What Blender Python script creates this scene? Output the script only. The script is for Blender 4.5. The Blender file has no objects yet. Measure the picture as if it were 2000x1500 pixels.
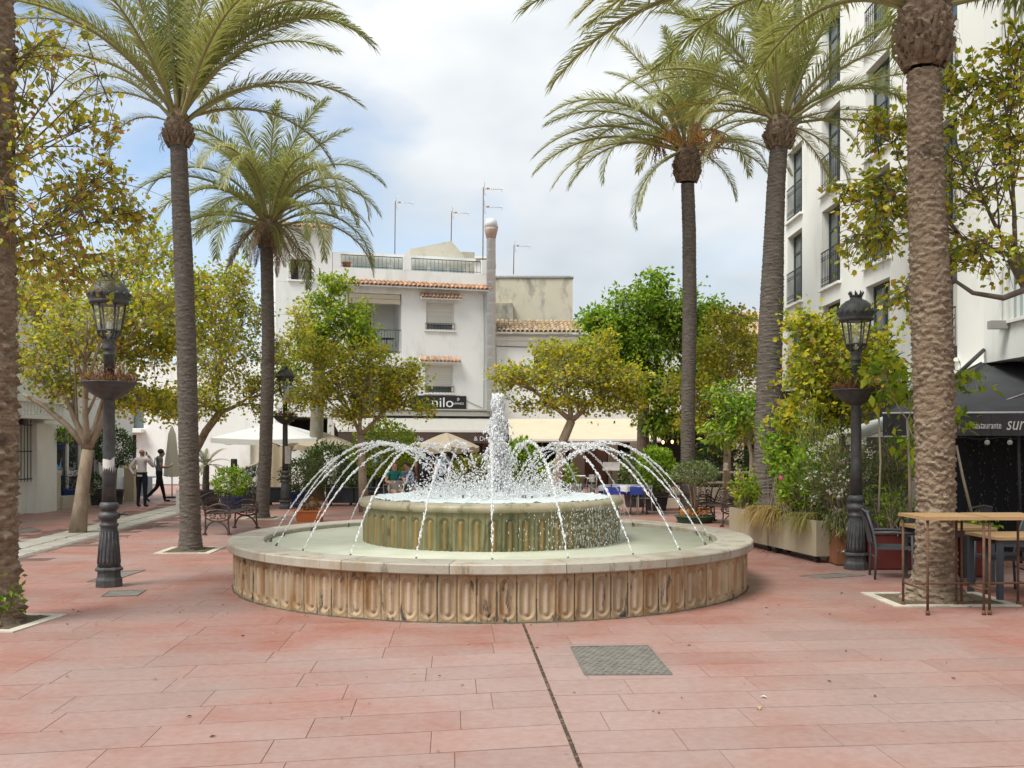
import bpy, math, random
import numpy as np
from mathutils import Vector, Matrix

R = math.radians
rnd = random.Random(7)
SC = bpy.context.scene
COL = SC.collection

# ---------------------------------------------------------------- camera, sky, sun, exposure
F, EYE, HZ = 1950.0, 1.85, 868.0          # focal length in photo pixels, eye height (m), horizon row
cam_d = bpy.data.cameras.new('camera'); cam = bpy.data.objects.new('camera', cam_d); COL.objects.link(cam)
cam.location = (0, 0, EYE); cam.rotation_euler = (R(90), 0, 0)
cam_d.sensor_width = 36.0; cam_d.lens = 36.0 * F / 2000.0
cam_d.shift_y = (HZ - 750.0) / 2000.0
cam_d.clip_end = 2000.0
SC.camera = cam

SUN_EL, SUN_AZ = 57.0, 228.0              # azimuth measured clockwise from +Y
world = bpy.data.worlds.new('World'); SC.world = world; world.use_nodes = True
wn, wl = world.node_tree.nodes, world.node_tree.links
wn.clear()
w_out = wn.new('ShaderNodeOutputWorld'); w_bg = wn.new('ShaderNodeBackground')
w_sky = wn.new('ShaderNodeTexSky'); w_sky.sky_type = 'NISHITA'; w_sky.sun_disc = False
w_sky.sun_elevation = R(SUN_EL); w_sky.sun_rotation = R(SUN_AZ); w_sky.air_density = 1.0; w_sky.dust_density = 1.2
w_tc = wn.new('ShaderNodeTexCoord')
w_map = wn.new('ShaderNodeMapping'); w_map.inputs['Scale'].default_value = (1.0, 1.0, 1.9)
w_map.inputs['Location'].default_value = (0.35, 0.1, 0.62)
w_n1 = wn.new('ShaderNodeTexNoise'); w_n1.inputs['Scale'].default_value = 2.6; w_n1.inputs['Detail'].default_value = 5; w_n1.inputs['Roughness'].default_value = 0.52
w_r1 = wn.new('ShaderNodeValToRGB'); w_r1.color_ramp.elements[0].position = 0.29; w_r1.color_ramp.elements[1].position = 0.48
w_n2 = wn.new('ShaderNodeTexNoise'); w_n2.inputs['Scale'].default_value = 3.4; w_n2.inputs['Detail'].default_value = 4
w_r2 = wn.new('ShaderNodeValToRGB')
w_r2.color_ramp.elements[0].position = 0.33; w_r2.color_ramp.elements[0].color = (3.9, 4.3, 4.65, 1)
w_r2.color_ramp.elements[1].position = 0.66; w_r2.color_ramp.elements[1].color = (6.1, 6.25, 6.35, 1)
w_mul = wn.new('ShaderNodeMixRGB'); w_mul.blend_type = 'MULTIPLY'; w_mul.inputs['Fac'].default_value = 1.0
w_mul.inputs['Color2'].default_value = (1.35, 1.3, 1.25, 1)
w_mix = wn.new('ShaderNodeMixRGB')
wl.new(w_tc.outputs['Generated'], w_map.inputs['Vector'])
wl.new(w_map.outputs['Vector'], w_n1.inputs['Vector']); wl.new(w_map.outputs['Vector'], w_n2.inputs['Vector'])
wl.new(w_n1.outputs['Fac'], w_r1.inputs['Fac']); wl.new(w_n2.outputs['Fac'], w_r2.inputs['Fac'])
wl.new(w_sky.outputs['Color'], w_mul.inputs['Color1'])
wl.new(w_r1.outputs['Color'], w_mix.inputs['Fac']); wl.new(w_mul.outputs['Color'], w_mix.inputs['Color1']); wl.new(w_r2.outputs['Color'], w_mix.inputs['Color2'])
wl.new(w_mix.outputs['Color'], w_bg.inputs['Color']); w_bg.inputs['Strength'].default_value = 0.097
wl.new(w_bg.outputs['Background'], w_out.inputs['Surface'])

sun_d = bpy.data.lights.new('sun', 'SUN'); sun = bpy.data.objects.new('sun', sun_d); COL.objects.link(sun)
sun_d.energy = 2.4; sun_d.angle = R(28); sun_d.color = (1.0, 0.975, 0.92)
_sd = Vector((math.sin(R(SUN_AZ)) * math.cos(R(SUN_EL)), math.cos(R(SUN_AZ)) * math.cos(R(SUN_EL)), math.sin(R(SUN_EL))))
sun.rotation_euler = _sd.to_track_quat('Z', 'Y').to_euler(); sun.location = (0, 0, 40)

SC.view_settings.view_transform = 'Standard'; SC.view_settings.look = 'None'
SC.view_settings.gamma = 1.0; SC.view_settings.exposure = 0.8
SC.render.engine = 'CYCLES'
SC.cycles.use_denoising = True; SC.cycles.max_bounces = 6; SC.cycles.diffuse_bounces = 3; SC.cycles.glossy_bounces = 2
SC.cycles.transmission_bounces = 3; SC.cycles.transparent_max_bounces = 10
SC.cycles.caustics_reflective = False; SC.cycles.caustics_refractive = False

def P(px, py, d):
    """a point at depth d (m) seen at that place of the 2000 px photograph"""
    return Vector(((px - 1000.0) / F * d, d, EYE + (HZ - py) / F * d))
def GX(px, d): return (px - 1000.0) / F * d
def GD(py): return EYE * F / (py - HZ)          # depth of a ground point on that row

# ---------------------------------------------------------------- materials
MT = {}
def _mix(nt, fac, c1, c2, blend='MIX'):
    n = nt.nodes.new('ShaderNodeMixRGB'); n.blend_type = blend
    for k, v in (('Fac', fac), ('Color1', c1), ('Color2', c2)):
        if isinstance(v, bpy.types.NodeSocket): nt.links.new(v, n.inputs[k])
        elif k == 'Fac': n.inputs[k].default_value = v
        else: n.inputs[k].default_value = (*v, 1)
    return n.outputs['Color']
def _noise(nt, vec, scale, detail=4, rough=0.55, stretch=None):
    n = nt.nodes.new('ShaderNodeTexNoise'); n.inputs['Scale'].default_value = scale
    n.inputs['Detail'].default_value = detail; n.inputs['Roughness'].default_value = rough
    if stretch:
        m = nt.nodes.new('ShaderNodeMapping'); m.inputs['Scale'].default_value = stretch
        nt.links.new(vec, m.inputs['Vector']); vec = m.outputs['Vector']
    nt.links.new(vec, n.inputs['Vector'])
    return n.outputs['Fac']
def _ramp(nt, fac, stops):
    n = nt.nodes.new('ShaderNodeValToRGB'); cr = n.color_ramp
    while len(cr.elements) < len(stops): cr.elements.new(0.5)
    for e, (p, c) in zip(cr.elements, stops):
        e.position = p; e.color = (*c, 1) if not isinstance(c, (int, float)) else (c, c, c, 1)
    nt.links.new(fac, n.inputs['Fac'])
    return n.outputs['Color']
def new_mat(name):
    m = bpy.data.materials.new(name); m.use_nodes = True; nt = m.node_tree
    b = nt.nodes['Principled BSDF']
    return m, nt, b
def pm(name, c, c2=None, scale=6.0, lo=0.35, hi=0.68, rough=0.75, bump=0.0, bscale=40.0, metal=0.0, spec=0.3, stain=None, sscale=1.2,
       slo=0.56, shi=0.7, stretch=None, world=False, rand=0.0, sstretch=None):
    """plain surface: two-colour noise, optional stains with a shape of their own, fine bump, optional per-object tone"""
    if name in MT: return MT[name]
    m, nt, b = new_mat(name)
    if world:
        vec = nt.nodes.new('ShaderNodeNewGeometry').outputs['Position']
    else:
        vec = nt.nodes.new('ShaderNodeTexCoord').outputs['Object']
    col = None
    if c2 is not None:
        f = _ramp(nt, _noise(nt, vec, scale, 5, 0.6, stretch), [(lo, 0.0), (hi, 1.0)])
        col = _mix(nt, f, c, c2)
    if stain is not None:
        f = _ramp(nt, _noise(nt, vec, sscale, 6, 0.65, sstretch), [(slo, 0.0), (shi, 1.0)])
        col = _mix(nt, f, col if col is not None else c, stain)
    if rand > 0:
        oi = nt.nodes.new('ShaderNodeObjectInfo').outputs['Random']
        rr = _ramp(nt, oi, [(0, 1 - rand), (1, 1 + rand * 0.4)])
        col = _mix(nt, 1.0, col if col is not None else c, rr, 'MULTIPLY')
    if col is not None: nt.links.new(col, b.inputs['Base Color'])
    else: b.inputs['Base Color'].default_value = (*c, 1)
    b.inputs['Roughness'].default_value = rough; b.inputs['Metallic'].default_value = metal
    b.inputs['Specular IOR Level'].default_value = spec
    if bump > 0:
        bn = nt.nodes.new('ShaderNodeBump'); bn.inputs['Strength'].default_value = bump; bn.inputs['Distance'].default_value = 0.02
        nt.links.new(_noise(nt, vec, bscale, 4), bn.inputs['Height']); nt.links.new(bn.outputs['Normal'], b.inputs['Normal'])
    MT[name] = m
    return m
def leafmat(name, stops, transl=0.45, rough=0.5, objrand=False):
    """leaf faces: each leaf takes its own colour of the ramp; part of the light passes through"""
    if name in MT: return MT[name]
    m, nt, b = new_mat(name)
    g = nt.nodes.new('ShaderNodeNewGeometry')
    fac = g.outputs['Random Per Island']
    if objrand:
        oi = nt.nodes.new('ShaderNodeObjectInfo').outputs['Random']
        mm = nt.nodes.new('ShaderNodeMath'); mm.operation = 'MULTIPLY_ADD'; mm.inputs[1].default_value = 0.45
        nt.links.new(fac, mm.inputs[0])
        m2 = nt.nodes.new('ShaderNodeMath'); m2.operation = 'MULTIPLY'; m2.inputs[1].default_value = 0.55
        nt.links.new(oi, m2.inputs[0]); nt.links.new(m2.outputs[0], mm.inputs[2]); fac = mm.outputs[0]
    col = _ramp(nt, fac, stops)
    nt.links.new(col, b.inputs['Base Color']); b.inputs['Roughness'].default_value = rough; b.inputs['Specular IOR Level'].default_value = 0.35
    tr = nt.nodes.new('ShaderNodeBsdfTranslucent'); nt.links.new(_mix(nt, 1.0, col, (1.0, 1.0, 0.75), 'MULTIPLY'), tr.inputs['Color'])
    mx = nt.nodes.new('ShaderNodeMixShader'); mx.inputs['Fac'].default_value = transl
    out = [n for n in nt.nodes if n.type == 'OUTPUT_MATERIAL'][0]
    nt.links.new(b.outputs['BSDF'], mx.inputs[1]); nt.links.new(tr.outputs['BSDF'], mx.inputs[2]); nt.links.new(mx.outputs['Shader'], out.inputs['Surface'])
    MT[name] = m
    return m
def glassmat(name, tint, rough=0.05, alpha=0.35):
    if name in MT: return MT[name]
    m, nt, b = new_mat(name)
    b.inputs['Base Color'].default_value = (*tint, 1); b.inputs['Roughness'].default_value = rough
    b.inputs['Specular IOR Level'].default_value = 0.8; b.inputs['Alpha'].default_value = alpha
    MT[name] = m
    return m

# ---------------------------------------------------------------- mesh building
class MB:
    def __init__(s): s.v = []; s.f = []; s.mi = []; s.sm = []
    def add(s, vs, fs, m=0, sm=False):
        o = len(s.v); s.v.extend([tuple(p) for p in vs])
        for f in fs: s.f.append(tuple(i + o for i in f)); s.mi.append(m); s.sm.append(sm)
    def bx(s, x0, x1, y0, y1, z0, z1, m=0):
        s.add([(x0,y0,z0),(x1,y0,z0),(x1,y1,z0),(x0,y1,z0),(x0,y0,z1),(x1,y0,z1),(x1,y1,z1),(x0,y1,z1)],
              [(0,3,2,1),(4,5,6,7),(0,1,5,4),(1,2,6,5),(2,3,7,6),(3,0,4,7)], m)
        return s
    def box(s, c, d, m=0, rz=0.0, rx=0.0, ry=0.0):
        M = Matrix.Translation(c) @ Matrix.Rotation(rz, 4, 'Z') @ Matrix.Rotation(ry, 4, 'Y') @ Matrix.Rotation(rx, 4, 'X')
        h = [x / 2 for x in d]
        vs = [M @ Vector((sx*h[0], sy*h[1], sz*h[2])) for sx, sy, sz in ((-1,-1,-1),(1,-1,-1),(1,1,-1),(-1,1,-1),(-1,-1,1),(1,-1,1),(1,1,1),(-1,1,1))]
        s.add(vs, [(0,3,2,1),(4,5,6,7),(0,1,5,4),(1,2,6,5),(2,3,7,6),(3,0,4,7)], m)
        return s
    def tube(s, pts, rad, n=6, m=0, sm=True, cap=True):
        pts = [Vector(p) for p in pts]; k = len(pts)
        if not hasattr(rad, '__len__'): rad = [rad] * k
        t0 = (pts[1] - pts[0]).normalized()
        u = t0.orthogonal().normalized(); vs = []
        for i in range(k):
            t = (pts[min(i+1, k-1)] - pts[max(i-1, 0)])
            t = t.normalized() if t.length > 1e-9 else t0
            u = (u - t * u.dot(t)); u = u.normalized() if u.length > 1e-6 else t.orthogonal().normalized()
            w = t.cross(u)
            for j in range(n):
                a = 2 * math.pi * j / n
                vs.append(pts[i] + (u * math.cos(a) + w * math.sin(a)) * rad[i])
        fs = [(i*n+j, i*n+(j+1) % n, (i+1)*n+(j+1) % n, (i+1)*n+j) for i in range(k-1) for j in range(n)]
        if cap: fs += [tuple(range(n))[::-1], tuple((k-1)*n + j for j in range(n))]
        s.add(vs, fs, m, sm)
        return s
    def lathe(s, prof, n=24, c=(0, 0, 0), m=0, sm=True, closed=False):
        vs = []; k = len(prof)
        for r, z in prof:
            for j in range(n):
                a = 2 * math.pi * j / n; vs.append((c[0] + r*math.cos(a), c[1] + r*math.sin(a), c[2] + z))
        fs = [(i*n+j, i*n+(j+1) % n, (i+1)*n+(j+1) % n, (i+1)*n+j) for i in range(k-1) for j in range(n)]
        if closed: fs += [((k-1)*n+j, (k-1)*n+(j+1) % n, (j+1) % n, j) for j in range(n)]
        else:
            if prof[0][0] > 1e-4: fs.append(tuple(range(n))[::-1])
            if prof[-1][0] > 1e-4: fs.append(tuple((k-1)*n + j for j in range(n)))
        s.add(vs, fs, m, sm)
        return s
    def prism(s, poly, h0, h1, axis='z', m=0):
        """extrude a 2-d outline between h0 and h1 along an axis"""
        n = len(poly)
        mk = {'z': lambda p, h: (p[0], p[1], h), 'y': lambda p, h: (p[0], h, p[1]), 'x': lambda p, h: (h, p[0], p[1])}[axis]
        vs = [mk(p, h0) for p in poly] + [mk(p, h1) for p in poly]
        fs = [tuple(range(n))[::-1], tuple(range(n, 2*n))] + [(i, (i+1) % n, n + (i+1) % n, n + i) for i in range(n)]
        s.add(vs, fs, m)
        return s
    def ball(s, c, r, m=0, seg=12, rings=8, jit=0.0, rg=None):
        if not hasattr(r, '__len__'): r = (r, r, r)
        vs = [(c[0], c[1], c[2] - r[2])]
        for i in range(1, rings):
            t = math.pi * i / rings
            for j in range(seg):
                a = 2 * math.pi * j / seg; q = 1 + ((rg or rnd).uniform(-jit, jit) if jit else 0)
                vs.append((c[0] + r[0]*math.sin(t)*math.cos(a)*q, c[1] + r[1]*math.sin(t)*math.sin(a)*q, c[2] - r[2]*math.cos(t)*q))
        vs.append((c[0], c[1], c[2] + r[2])); N = len(vs) - 1
        fs = [(0, 1 + (j+1) % seg, 1 + j) for j in range(seg)]
        for i in range(rings - 2):
            for j in range(seg):
                a = 1 + i*seg; fs.append((a+j, a+(j+1) % seg, a+seg+(j+1) % seg, a+seg+j))
        a = 1 + (rings-2)*seg
        fs += [(a+j, a+(j+1) % seg, N) for j in range(seg)]
        s.add(vs, fs, m, True)
        return s
    def mesh(s, name, mats):
        me = bpy.data.meshes.new(name); me.from_pydata(s.v, [], s.f)
        for mt in (mats if isinstance(mats, (list, tuple)) else [mats]): me.materials.append(mt)
        me.polygons.foreach_set('material_index', s.mi); me.polygons.foreach_set('use_smooth', s.sm); me.update()
        return me
    def obj(s, name, mats, parent=None, loc=None, rz=0.0, **kw):
        return link(name, s.mesh(name, mats), parent, loc, rz, **kw)

def link(name, data, parent=None, loc=None, rz=0.0, label=None, cat=None, group=None, kind=None):
    o = bpy.data.objects.new(name, data); COL.objects.link(o)
    if parent is not None: o.parent = parent
    if loc is not None: o.location = loc
    if rz: o.rotation_euler = (0, 0, rz)
    tag(o, label, cat, group, kind)
    return o
def tag(o, label=None, cat=None, group=None, kind=None):
    for k, v in (('label', label), ('category', cat), ('group', group), ('kind', kind)):
        if v: o[k] = v
    return o
def empty(name, loc=(0, 0, 0), rz=0.0, label=None, cat=None, group=None, kind=None):
    o = link(name, None, None, loc, rz, label, cat, group, kind); o.empty_display_size = 0.2
    return o
def dup(root, loc=None, rz=None, label=None, group=None):
    """a copy of a thing with copies of its parts and sub-parts, sharing mesh data"""
    def cp(o, par):
        c = o.copy(); COL.objects.link(c); c.parent = par
        for ch in o.children: cp(ch, c)
        return c
    r = cp(root, None)
    if loc is not None: r.location = loc
    if rz is not None: r.rotation_euler = (0, 0, rz)
    if label: r['label'] = label
    if group: r['group'] = group
    return r
def np_mesh(name, V, faces, mat, smooth=False):
    """V (n,3) float array, faces (m,k) int array, all faces of k corners"""
    me = bpy.data.meshes.new(name); V = np.asarray(V, np.float32); faces = np.asarray(faces, np.int32)
    k = faces.shape[1]
    me.vertices.add(len(V)); me.vertices.foreach_set('co', V.ravel())
    me.loops.add(faces.size); me.loops.foreach_set('vertex_index', faces.ravel())
    me.polygons.add(len(faces)); me.polygons.foreach_set('loop_start', np.arange(0, faces.size, k, dtype=np.int32))
    me.polygons.foreach_set('loop_total', np.full(len(faces), k, np.int32))
    me.polygons.foreach_set('use_smooth', np.full(len(faces), smooth))
    for mt in (mat if isinstance(mat, (list, tuple)) else [mat]): me.materials.append(mt)
    me.update(calc_edges=True)
    return me
def text(name, s, size, mat, parent, loc, rot, ext=0.004, align='LEFT', scale=(1, 1, 1), shear=0.0):
    cu = bpy.data.curves.new(name, 'FONT'); cu.body = s; cu.size = size; cu.extrude = ext; cu.align_x = align; cu.shear = shear
    cu.resolution_u = 3
    cu.materials.append(mat)
    tmp = bpy.data.objects.new('tmp', cu); COL.objects.link(tmp)
    me = bpy.data.meshes.new_from_object(tmp.evaluated_get(bpy.context.evaluated_depsgraph_get()))
    bpy.data.objects.remove(tmp); bpy.data.curves.remove(cu)
    o = link(name, me, parent, loc); o.rotation_euler = rot; o.scale = scale
    return o

# ---------------------------------------------------------------- leaf clouds
LEAF = {   # local outline (x across, y along), two quads folded at the middle line
    'lobed': (np.array([(0,0,0),(-.44,.30,.10),(-.30,.98,.08),(0,.74,0),(.30,.98,.08),(.44,.30,.10)]), np.array([(0,3,2,1),(0,5,4,3)])),
    'oval': (np.array([(0,0,0),(-.26,.45,.07),(0,1.0,-.04),(.26,.45,.07),(0,.5,0)]), np.array([(0,4,2,1),(0,3,2,4)])),
    'lance': (np.array([(0,0,0),(-.11,.4,.03),(0,1.0,-.06),(.11,.4,.03),(0,.45,0)]), np.array([(0,4,2,1),(0,3,2,4)])),
}

def leaf_cloud(pos, dirs, size, shape, rg, droop=0.4, spread=0.9, sj=0.35):
    """one small folded leaf at each position; returns V, F"""
    L, Fq = LEAF[shape]; n = len(pos)
    d = dirs + rg.normal(0, spread, (n, 3)); d[:, 2] -= droop
    d /= np.linalg.norm(d, axis=1, keepdims=True) + 1e-9
    up = rg.normal(0, 0.6, (n, 3)); up[:, 2] += 0.8
    x = np.cross(d, up); x /= np.linalg.norm(x, axis=1, keepdims=True) + 1e-9
    z = np.cross(x, d)
    s = size * (1 + rg.uniform(-sj, sj, n))
    V = (pos[:, None, :] + s[:, None, None] * (L[None, :, 0, None] * x[:, None, :] + L[None, :, 1, None] * d[:, None, :] + L[None, :, 2, None] * z[:, None, :]))
    k = len(L)
    Fc = (Fq[None] + (np.arange(n) * k)[:, None, None]).reshape(-1, 4)
    return V.reshape(-1, 3), Fc
# ================================================================ ground and pavement
gm = pm('ground_concrete', (0.30, 0.20, 0.165), (0.36, 0.28, 0.24), scale=0.7, rough=0.85, world=True)
_g = MB(); _g.add([(-400,-60,-0.05),(400,-60,-0.05),(400,900,-0.05),(-400,900,-0.05)], [(0,1,2,3)])
_g.obj('ground', gm, kind='structure')

def slab_material():
    m, nt, b = new_mat('red_stamped_slab')
    g = nt.nodes.new('ShaderNodeNewGeometry'); pos = g.outputs['Position']
    oi = nt.nodes.new('ShaderNodeObjectInfo').outputs['Random']
    # worn pale where people walk round the fountain, red pigment left elsewhere
    mp = nt.nodes.new('ShaderNodeMapping'); mp.inputs['Location'].default_value = (-0.9/4.6, -7.0/4.8, 0); mp.inputs['Scale'].default_value = (1/4.6, 1/4.8, 0)
    nt.links.new(pos, mp.inputs['Vector'])
    gr = nt.nodes.new('ShaderNodeTexGradient'); gr.gradient_type = 'SPHERICAL'; nt.links.new(mp.outputs['Vector'], gr.inputs['Vector'])
    n1 = _noise(nt, pos, 0.45, 5, 0.6, (1, 1, 0.05))
    mm = nt.nodes.new('ShaderNodeMath'); mm.operation = 'MULTIPLY_ADD'; mm.inputs[1].default_value = 0.62
    n1 = _ramp(nt, n1, [(0.34, 0.0), (0.66, 0.75)])
    nt.links.new(gr.outputs['Fac'], mm.inputs[0]); nt.links.new(n1, mm.inputs[2])
    rr = nt.nodes.new('ShaderNodeMath'); rr.operation = 'MULTIPLY_ADD'; rr.inputs[1].default_value = 0.10
    nt.links.new(oi, rr.inputs[0]); nt.links.new(mm.outputs[0], rr.inputs[2])
    wear = _ramp(nt, rr.outputs[0], [(0.34, 0.0), (0.62, 0.5), (0.92, 1.0)])
    red = _mix(nt, _ramp(nt, _noise(nt, pos, 1.6, 6, 0.65, (1, 1.6, 1)), [(0.38, 0.0), (0.62, 1.0)]), (0.305, 0.093, 0.058), (0.32, 0.158, 0.125))
    pale = _mix(nt, _ramp(nt, _noise(nt, pos, 2.2, 5, 0.6), [(0.35, 0.0), (0.7, 1.0)]), (0.36, 0.255, 0.225), (0.33, 0.214, 0.182))
    c = _mix(nt, wear, red, pale)
    # greyish dirt film, and small dark spots
    gf = _ramp(nt, _noise(nt, pos, 0.33, 4, 0.55, (1.3, 1, 1)), [(0.48, 0.0), (0.62, 0.6)])
    c = _mix(nt, gf, c, (0.285, 0.23, 0.21))
    fine = _ramp(nt, _noise(nt, pos, 14.0, 6, 0.7), [(0.3, 0.0), (0.75, 1.0)])
    c = _mix(nt, 0.32, c, _mix(nt, fine, (0.24, 0.115, 0.085), (0.46, 0.33, 0.285)))
    vo = nt.nodes.new('ShaderNodeTexVoronoi'); vo.inputs['Scale'].default_value = 2.6; nt.links.new(pos, vo.inputs['Vector'])
    sp = _ramp(nt, vo.outputs['Distance'], [(0.030, 1.0), (0.055, 0.0)])
    sx = nt.nodes.new('ShaderNodeMath'); sx.operation = 'MULTIPLY'; sx.inputs[1].default_value = 0.55; nt.links.new(sp, sx.inputs[0])
    c = _mix(nt, sx.outputs[0], c, (0.12, 0.085, 0.07))
    tone = _ramp(nt, oi, [(0, 0.93), (1, 1.03)])
    c = _mix(nt, 1.0, c, tone, 'MULTIPLY')
    nt.links.new(c, b.inputs['Base Color'])
    rg_ = _ramp(nt, _noise(nt, pos, 1.1, 4), [(0.35, 0.42), (0.7, 0.72)])
    nt.links.new(rg_, b.inputs['Roughness']); b.inputs['Specular IOR Level'].default_value = 0.4
    bn = nt.nodes.new('ShaderNodeBump'); bn.inputs['Strength'].default_value = 0.35; bn.inputs['Distance'].default_value = 0.01
    nt.links.new(_noise(nt, pos, 9.0, 6, 0.65), bn.inputs['Height']); nt.links.new(bn.outputs['Normal'], b.inputs['Normal'])
    return m
slab_m = slab_material()
joint_m = pm('joint_grout', (0.11, 0.066, 0.052), (0.19, 0.12, 0.098), scale=3, rough=0.95, world=True)
pave = MB(); pave.add([(-40,-12,-0.0045),(40,-12,-0.0045),(40,60,-0.0045),(-40,60,-0.0045)], [(0,1,2,3)])
pave = pave.obj('pavement', joint_m, kind='structure')

SEAM0 = Vector((0.741, 0.0)); CV = Vector((-0.0607, 1.0))
def slab_rows():
    rg = random.Random(21); out = []
    pitch, gap, rgap = 0.46, 0.004, 0.013
    for side, rv in ((1, Vector((1, 0.093))), (-1, Vector((-1, -0.19)))):
        for k in range(-8, 108):
            t0 = k * pitch + (0.0 if side > 0 else 0.17)
            s = 0.014
            first = True
            while s < 26:
                ln = rg.uniform(0.25, 0.95) if first else 0.97
                first = False
                a0, a1, t1 = s, s + ln - gap, t0 + pitch - rgap
                o = SEAM0 + CV * t0 + rv * a0
                mid = SEAM0 + CV * (t0 + 0.2) + rv * (a0 + ln / 2)
                s += ln
                y = mid.y
                if y < 3.0 or y > 45 or abs(mid.x) > y * 0.62 + 2.0: continue
                sx = -8.02 - (y - 15.9) * 0.082            # stone channel on the far side of the square
                if sx - 1.25 < mid.x < sx + 0.40: continue
                if (mid - Vector((-0.28, 13.73))).length < 2.6: continue
                out.append((y, o, rv * (a1 - a0), CV * (t1 - t0), side, round(a1 - a0, 4)))
    return sorted(out, key=lambda q: q[0])
_cache = {}
def slab_geo(ru, cu):
    b = 0.0012; d = 0.03
    n = lambda v: v.normalized() * b
    c = [Vector((0, 0)), ru, ru + cu, cu]
    i = [c[0] + n(ru) + n(cu), c[1] - n(ru) + n(cu), c[2] - n(ru) - n(cu), c[3] + n(ru) - n(cu)]
    vs = [(p.x, p.y, -d) for p in c] + [(p.x, p.y, -b) for p in c] + [(p.x, p.y, 0) for p in i]
    fs = [(8, 9, 10, 11)] + [(k, (k+1) % 4, 4 + (k+1) % 4, 4 + k) for k in range(4)] + [(4+k, 4 + (k+1) % 4, 8 + (k+1) % 4, 8 + k) for k in range(4)]
    if ru.cross(cu) < 0: fs = [f[::-1] for f in fs]
    return vs, fs
rows = slab_rows(); field = MB(); nslab = 0
for y, o, ru, cu, side, ln in rows:
    vis = y > 5.2 and abs(o.x + ru.x/2) < y * 0.52 + 0.5
    if nslab < 296 and vis:
        key = (side, ln)
        if key not in _cache:
            m_ = MB(); m_.add(*slab_geo(ru, cu)); _cache[key] = m_.mesh('slab', slab_m)
        q = link('slab', _cache[key], pave, (o.x, o.y, rnd.uniform(-0.0008, 0.0008))); nslab += 1
    else:
        vs, fs = slab_geo(ru, cu); field.add([(x + o.x, yy + o.y, z) for x, yy, z in vs], fs)
field.obj('slab_field', slab_m, pave, kind='stuff')

# expansion joint filled with grit, iron covers, stone channel at the far side
seam = MB(); rg = random.Random(4)
for k in range(260):
    t = 4.0 + k * 0.03; p = SEAM0 + CV * t
    if t > 10.35: break
    seam.box((p.x + rg.uniform(-.004, .004), p.y, -0.006), (rg.uniform(.012, .022), rg.uniform(.012, .03), rg.uniform(.008, .016)), rg.choice((0, 0, 1)), rg.uniform(0, 3))
seam.obj('joint_grit', [pm('grit_dark', (0.075, 0.06, 0.045), rough=0.95), pm('grit_brown', (0.17, 0.12, 0.08), rough=0.95)], pave, kind='stuff')

iron = pm('cover_iron', (0.13, 0.12, 0.10), (0.22, 0.205, 0.175), scale=9, rough=0.7, spec=0.4, bump=0.3)
def cover(corners, label, grid=True, mat=iron, z=0.004):
    c = [P(*q, GD(q[1])) for q in corners]; c = [Vector((p.x, p.y, 0)) for p in c]
    o = sum(c, Vector()) / 4; b = MB()
    pl = [(p - o).xy for p in c]
    b.prism([tuple(p) for p in pl], 0.0, z)
    r = empty('drain_cover', o, label=label, cat='drain cover', group='iron covers let into the paving')
    b.obj('plate', mat, r)
    fr = MB()
    for i in range(4):
        p, q = pl[i], pl[(i+1) % 4]; fr.tube([(p.x, p.y, z), (q.x, q.y, z)], 0.008, 4, sm=False)
    fr.obj('frame', iron, r)
    if grid:
        st = MB(); e1 = pl[1] - pl[0]; e2 = pl[3] - pl[0]; n1, n2 = 26, 18
        for i in range(n1):
            for j in range(n2):
                if (i + j) % 2: continue
                p = pl[0] + e1 * ((i + .5) / n1) + e2 * ((j + .5) / n2)
                st.box((p.x, p.y, z + .002), (.020, .009, .007), 0, math.atan2(e1.y, e1.x))
        st.obj('tread_studs', iron, r, kind='stuff')
    return r
cover([(1115,1264),(1266,1262),(1312,1318),(1143,1319)], 'large studded iron cover in front of the fountain')
cover([(198,1166),(214,1155),(285,1153),(268,1164)], 'small grey cover nearest the lamp post on the fountain\'s left side', False)
cover([(170,1137),(215,1136),(284,1114),(235,1117)], 'thin grey cover just behind the foot of the lamp post by the thin tree', False)
cover([(1560,1126),(1640,1120),(1690,1125),(1610,1130)], 'dark grey cover near the lamp post beside the flower planters', False)
cover([(20,1038),(60,1030),(80,1036),(35,1042)], 'small grey cover in the paving before the barred window', False)

ch = MB(); ck = MB(); grey_stone = pm('channel_stone', (0.40, 0.375, 0.32), (0.30, 0.285, 0.24), scale=2.0, rough=0.85, world=True, bump=0.2, rand=0.12)
dark_kerb = pm('channel_kerb', (0.17, 0.16, 0.14), (0.24, 0.225, 0.20), scale=3, rough=0.9, world=True)
chan = empty('stone_channel', (-8.3, 16, 0), label='pale grey stone drainage channel with a dark edge crossing the red paving', cat='drain channel')
k = 0; y = 10.0
while y < 40:
    ln = 0.62; x = -8.02 - (y - 15.9) * 0.082
    for a, w in ((0.0, 0.42), (0.43, 0.50)):
        m_ = MB(); xx = x - 0.13 - a + 8.3
        m_.bx(xx - w, xx, y - 16, y - 16 + ln - .008, -0.03, 0.003 - (0.006 if a == 0 else 0))
        m_.obj('stone', grey_stone, chan)
    ck.bx(x - 0.12 + 8.3, x + 8.3, y - 16, y - 16 + ln, -0.03, -0.004); y += ln
ck.obj('dark_edge', dark_kerb, chan)

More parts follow.
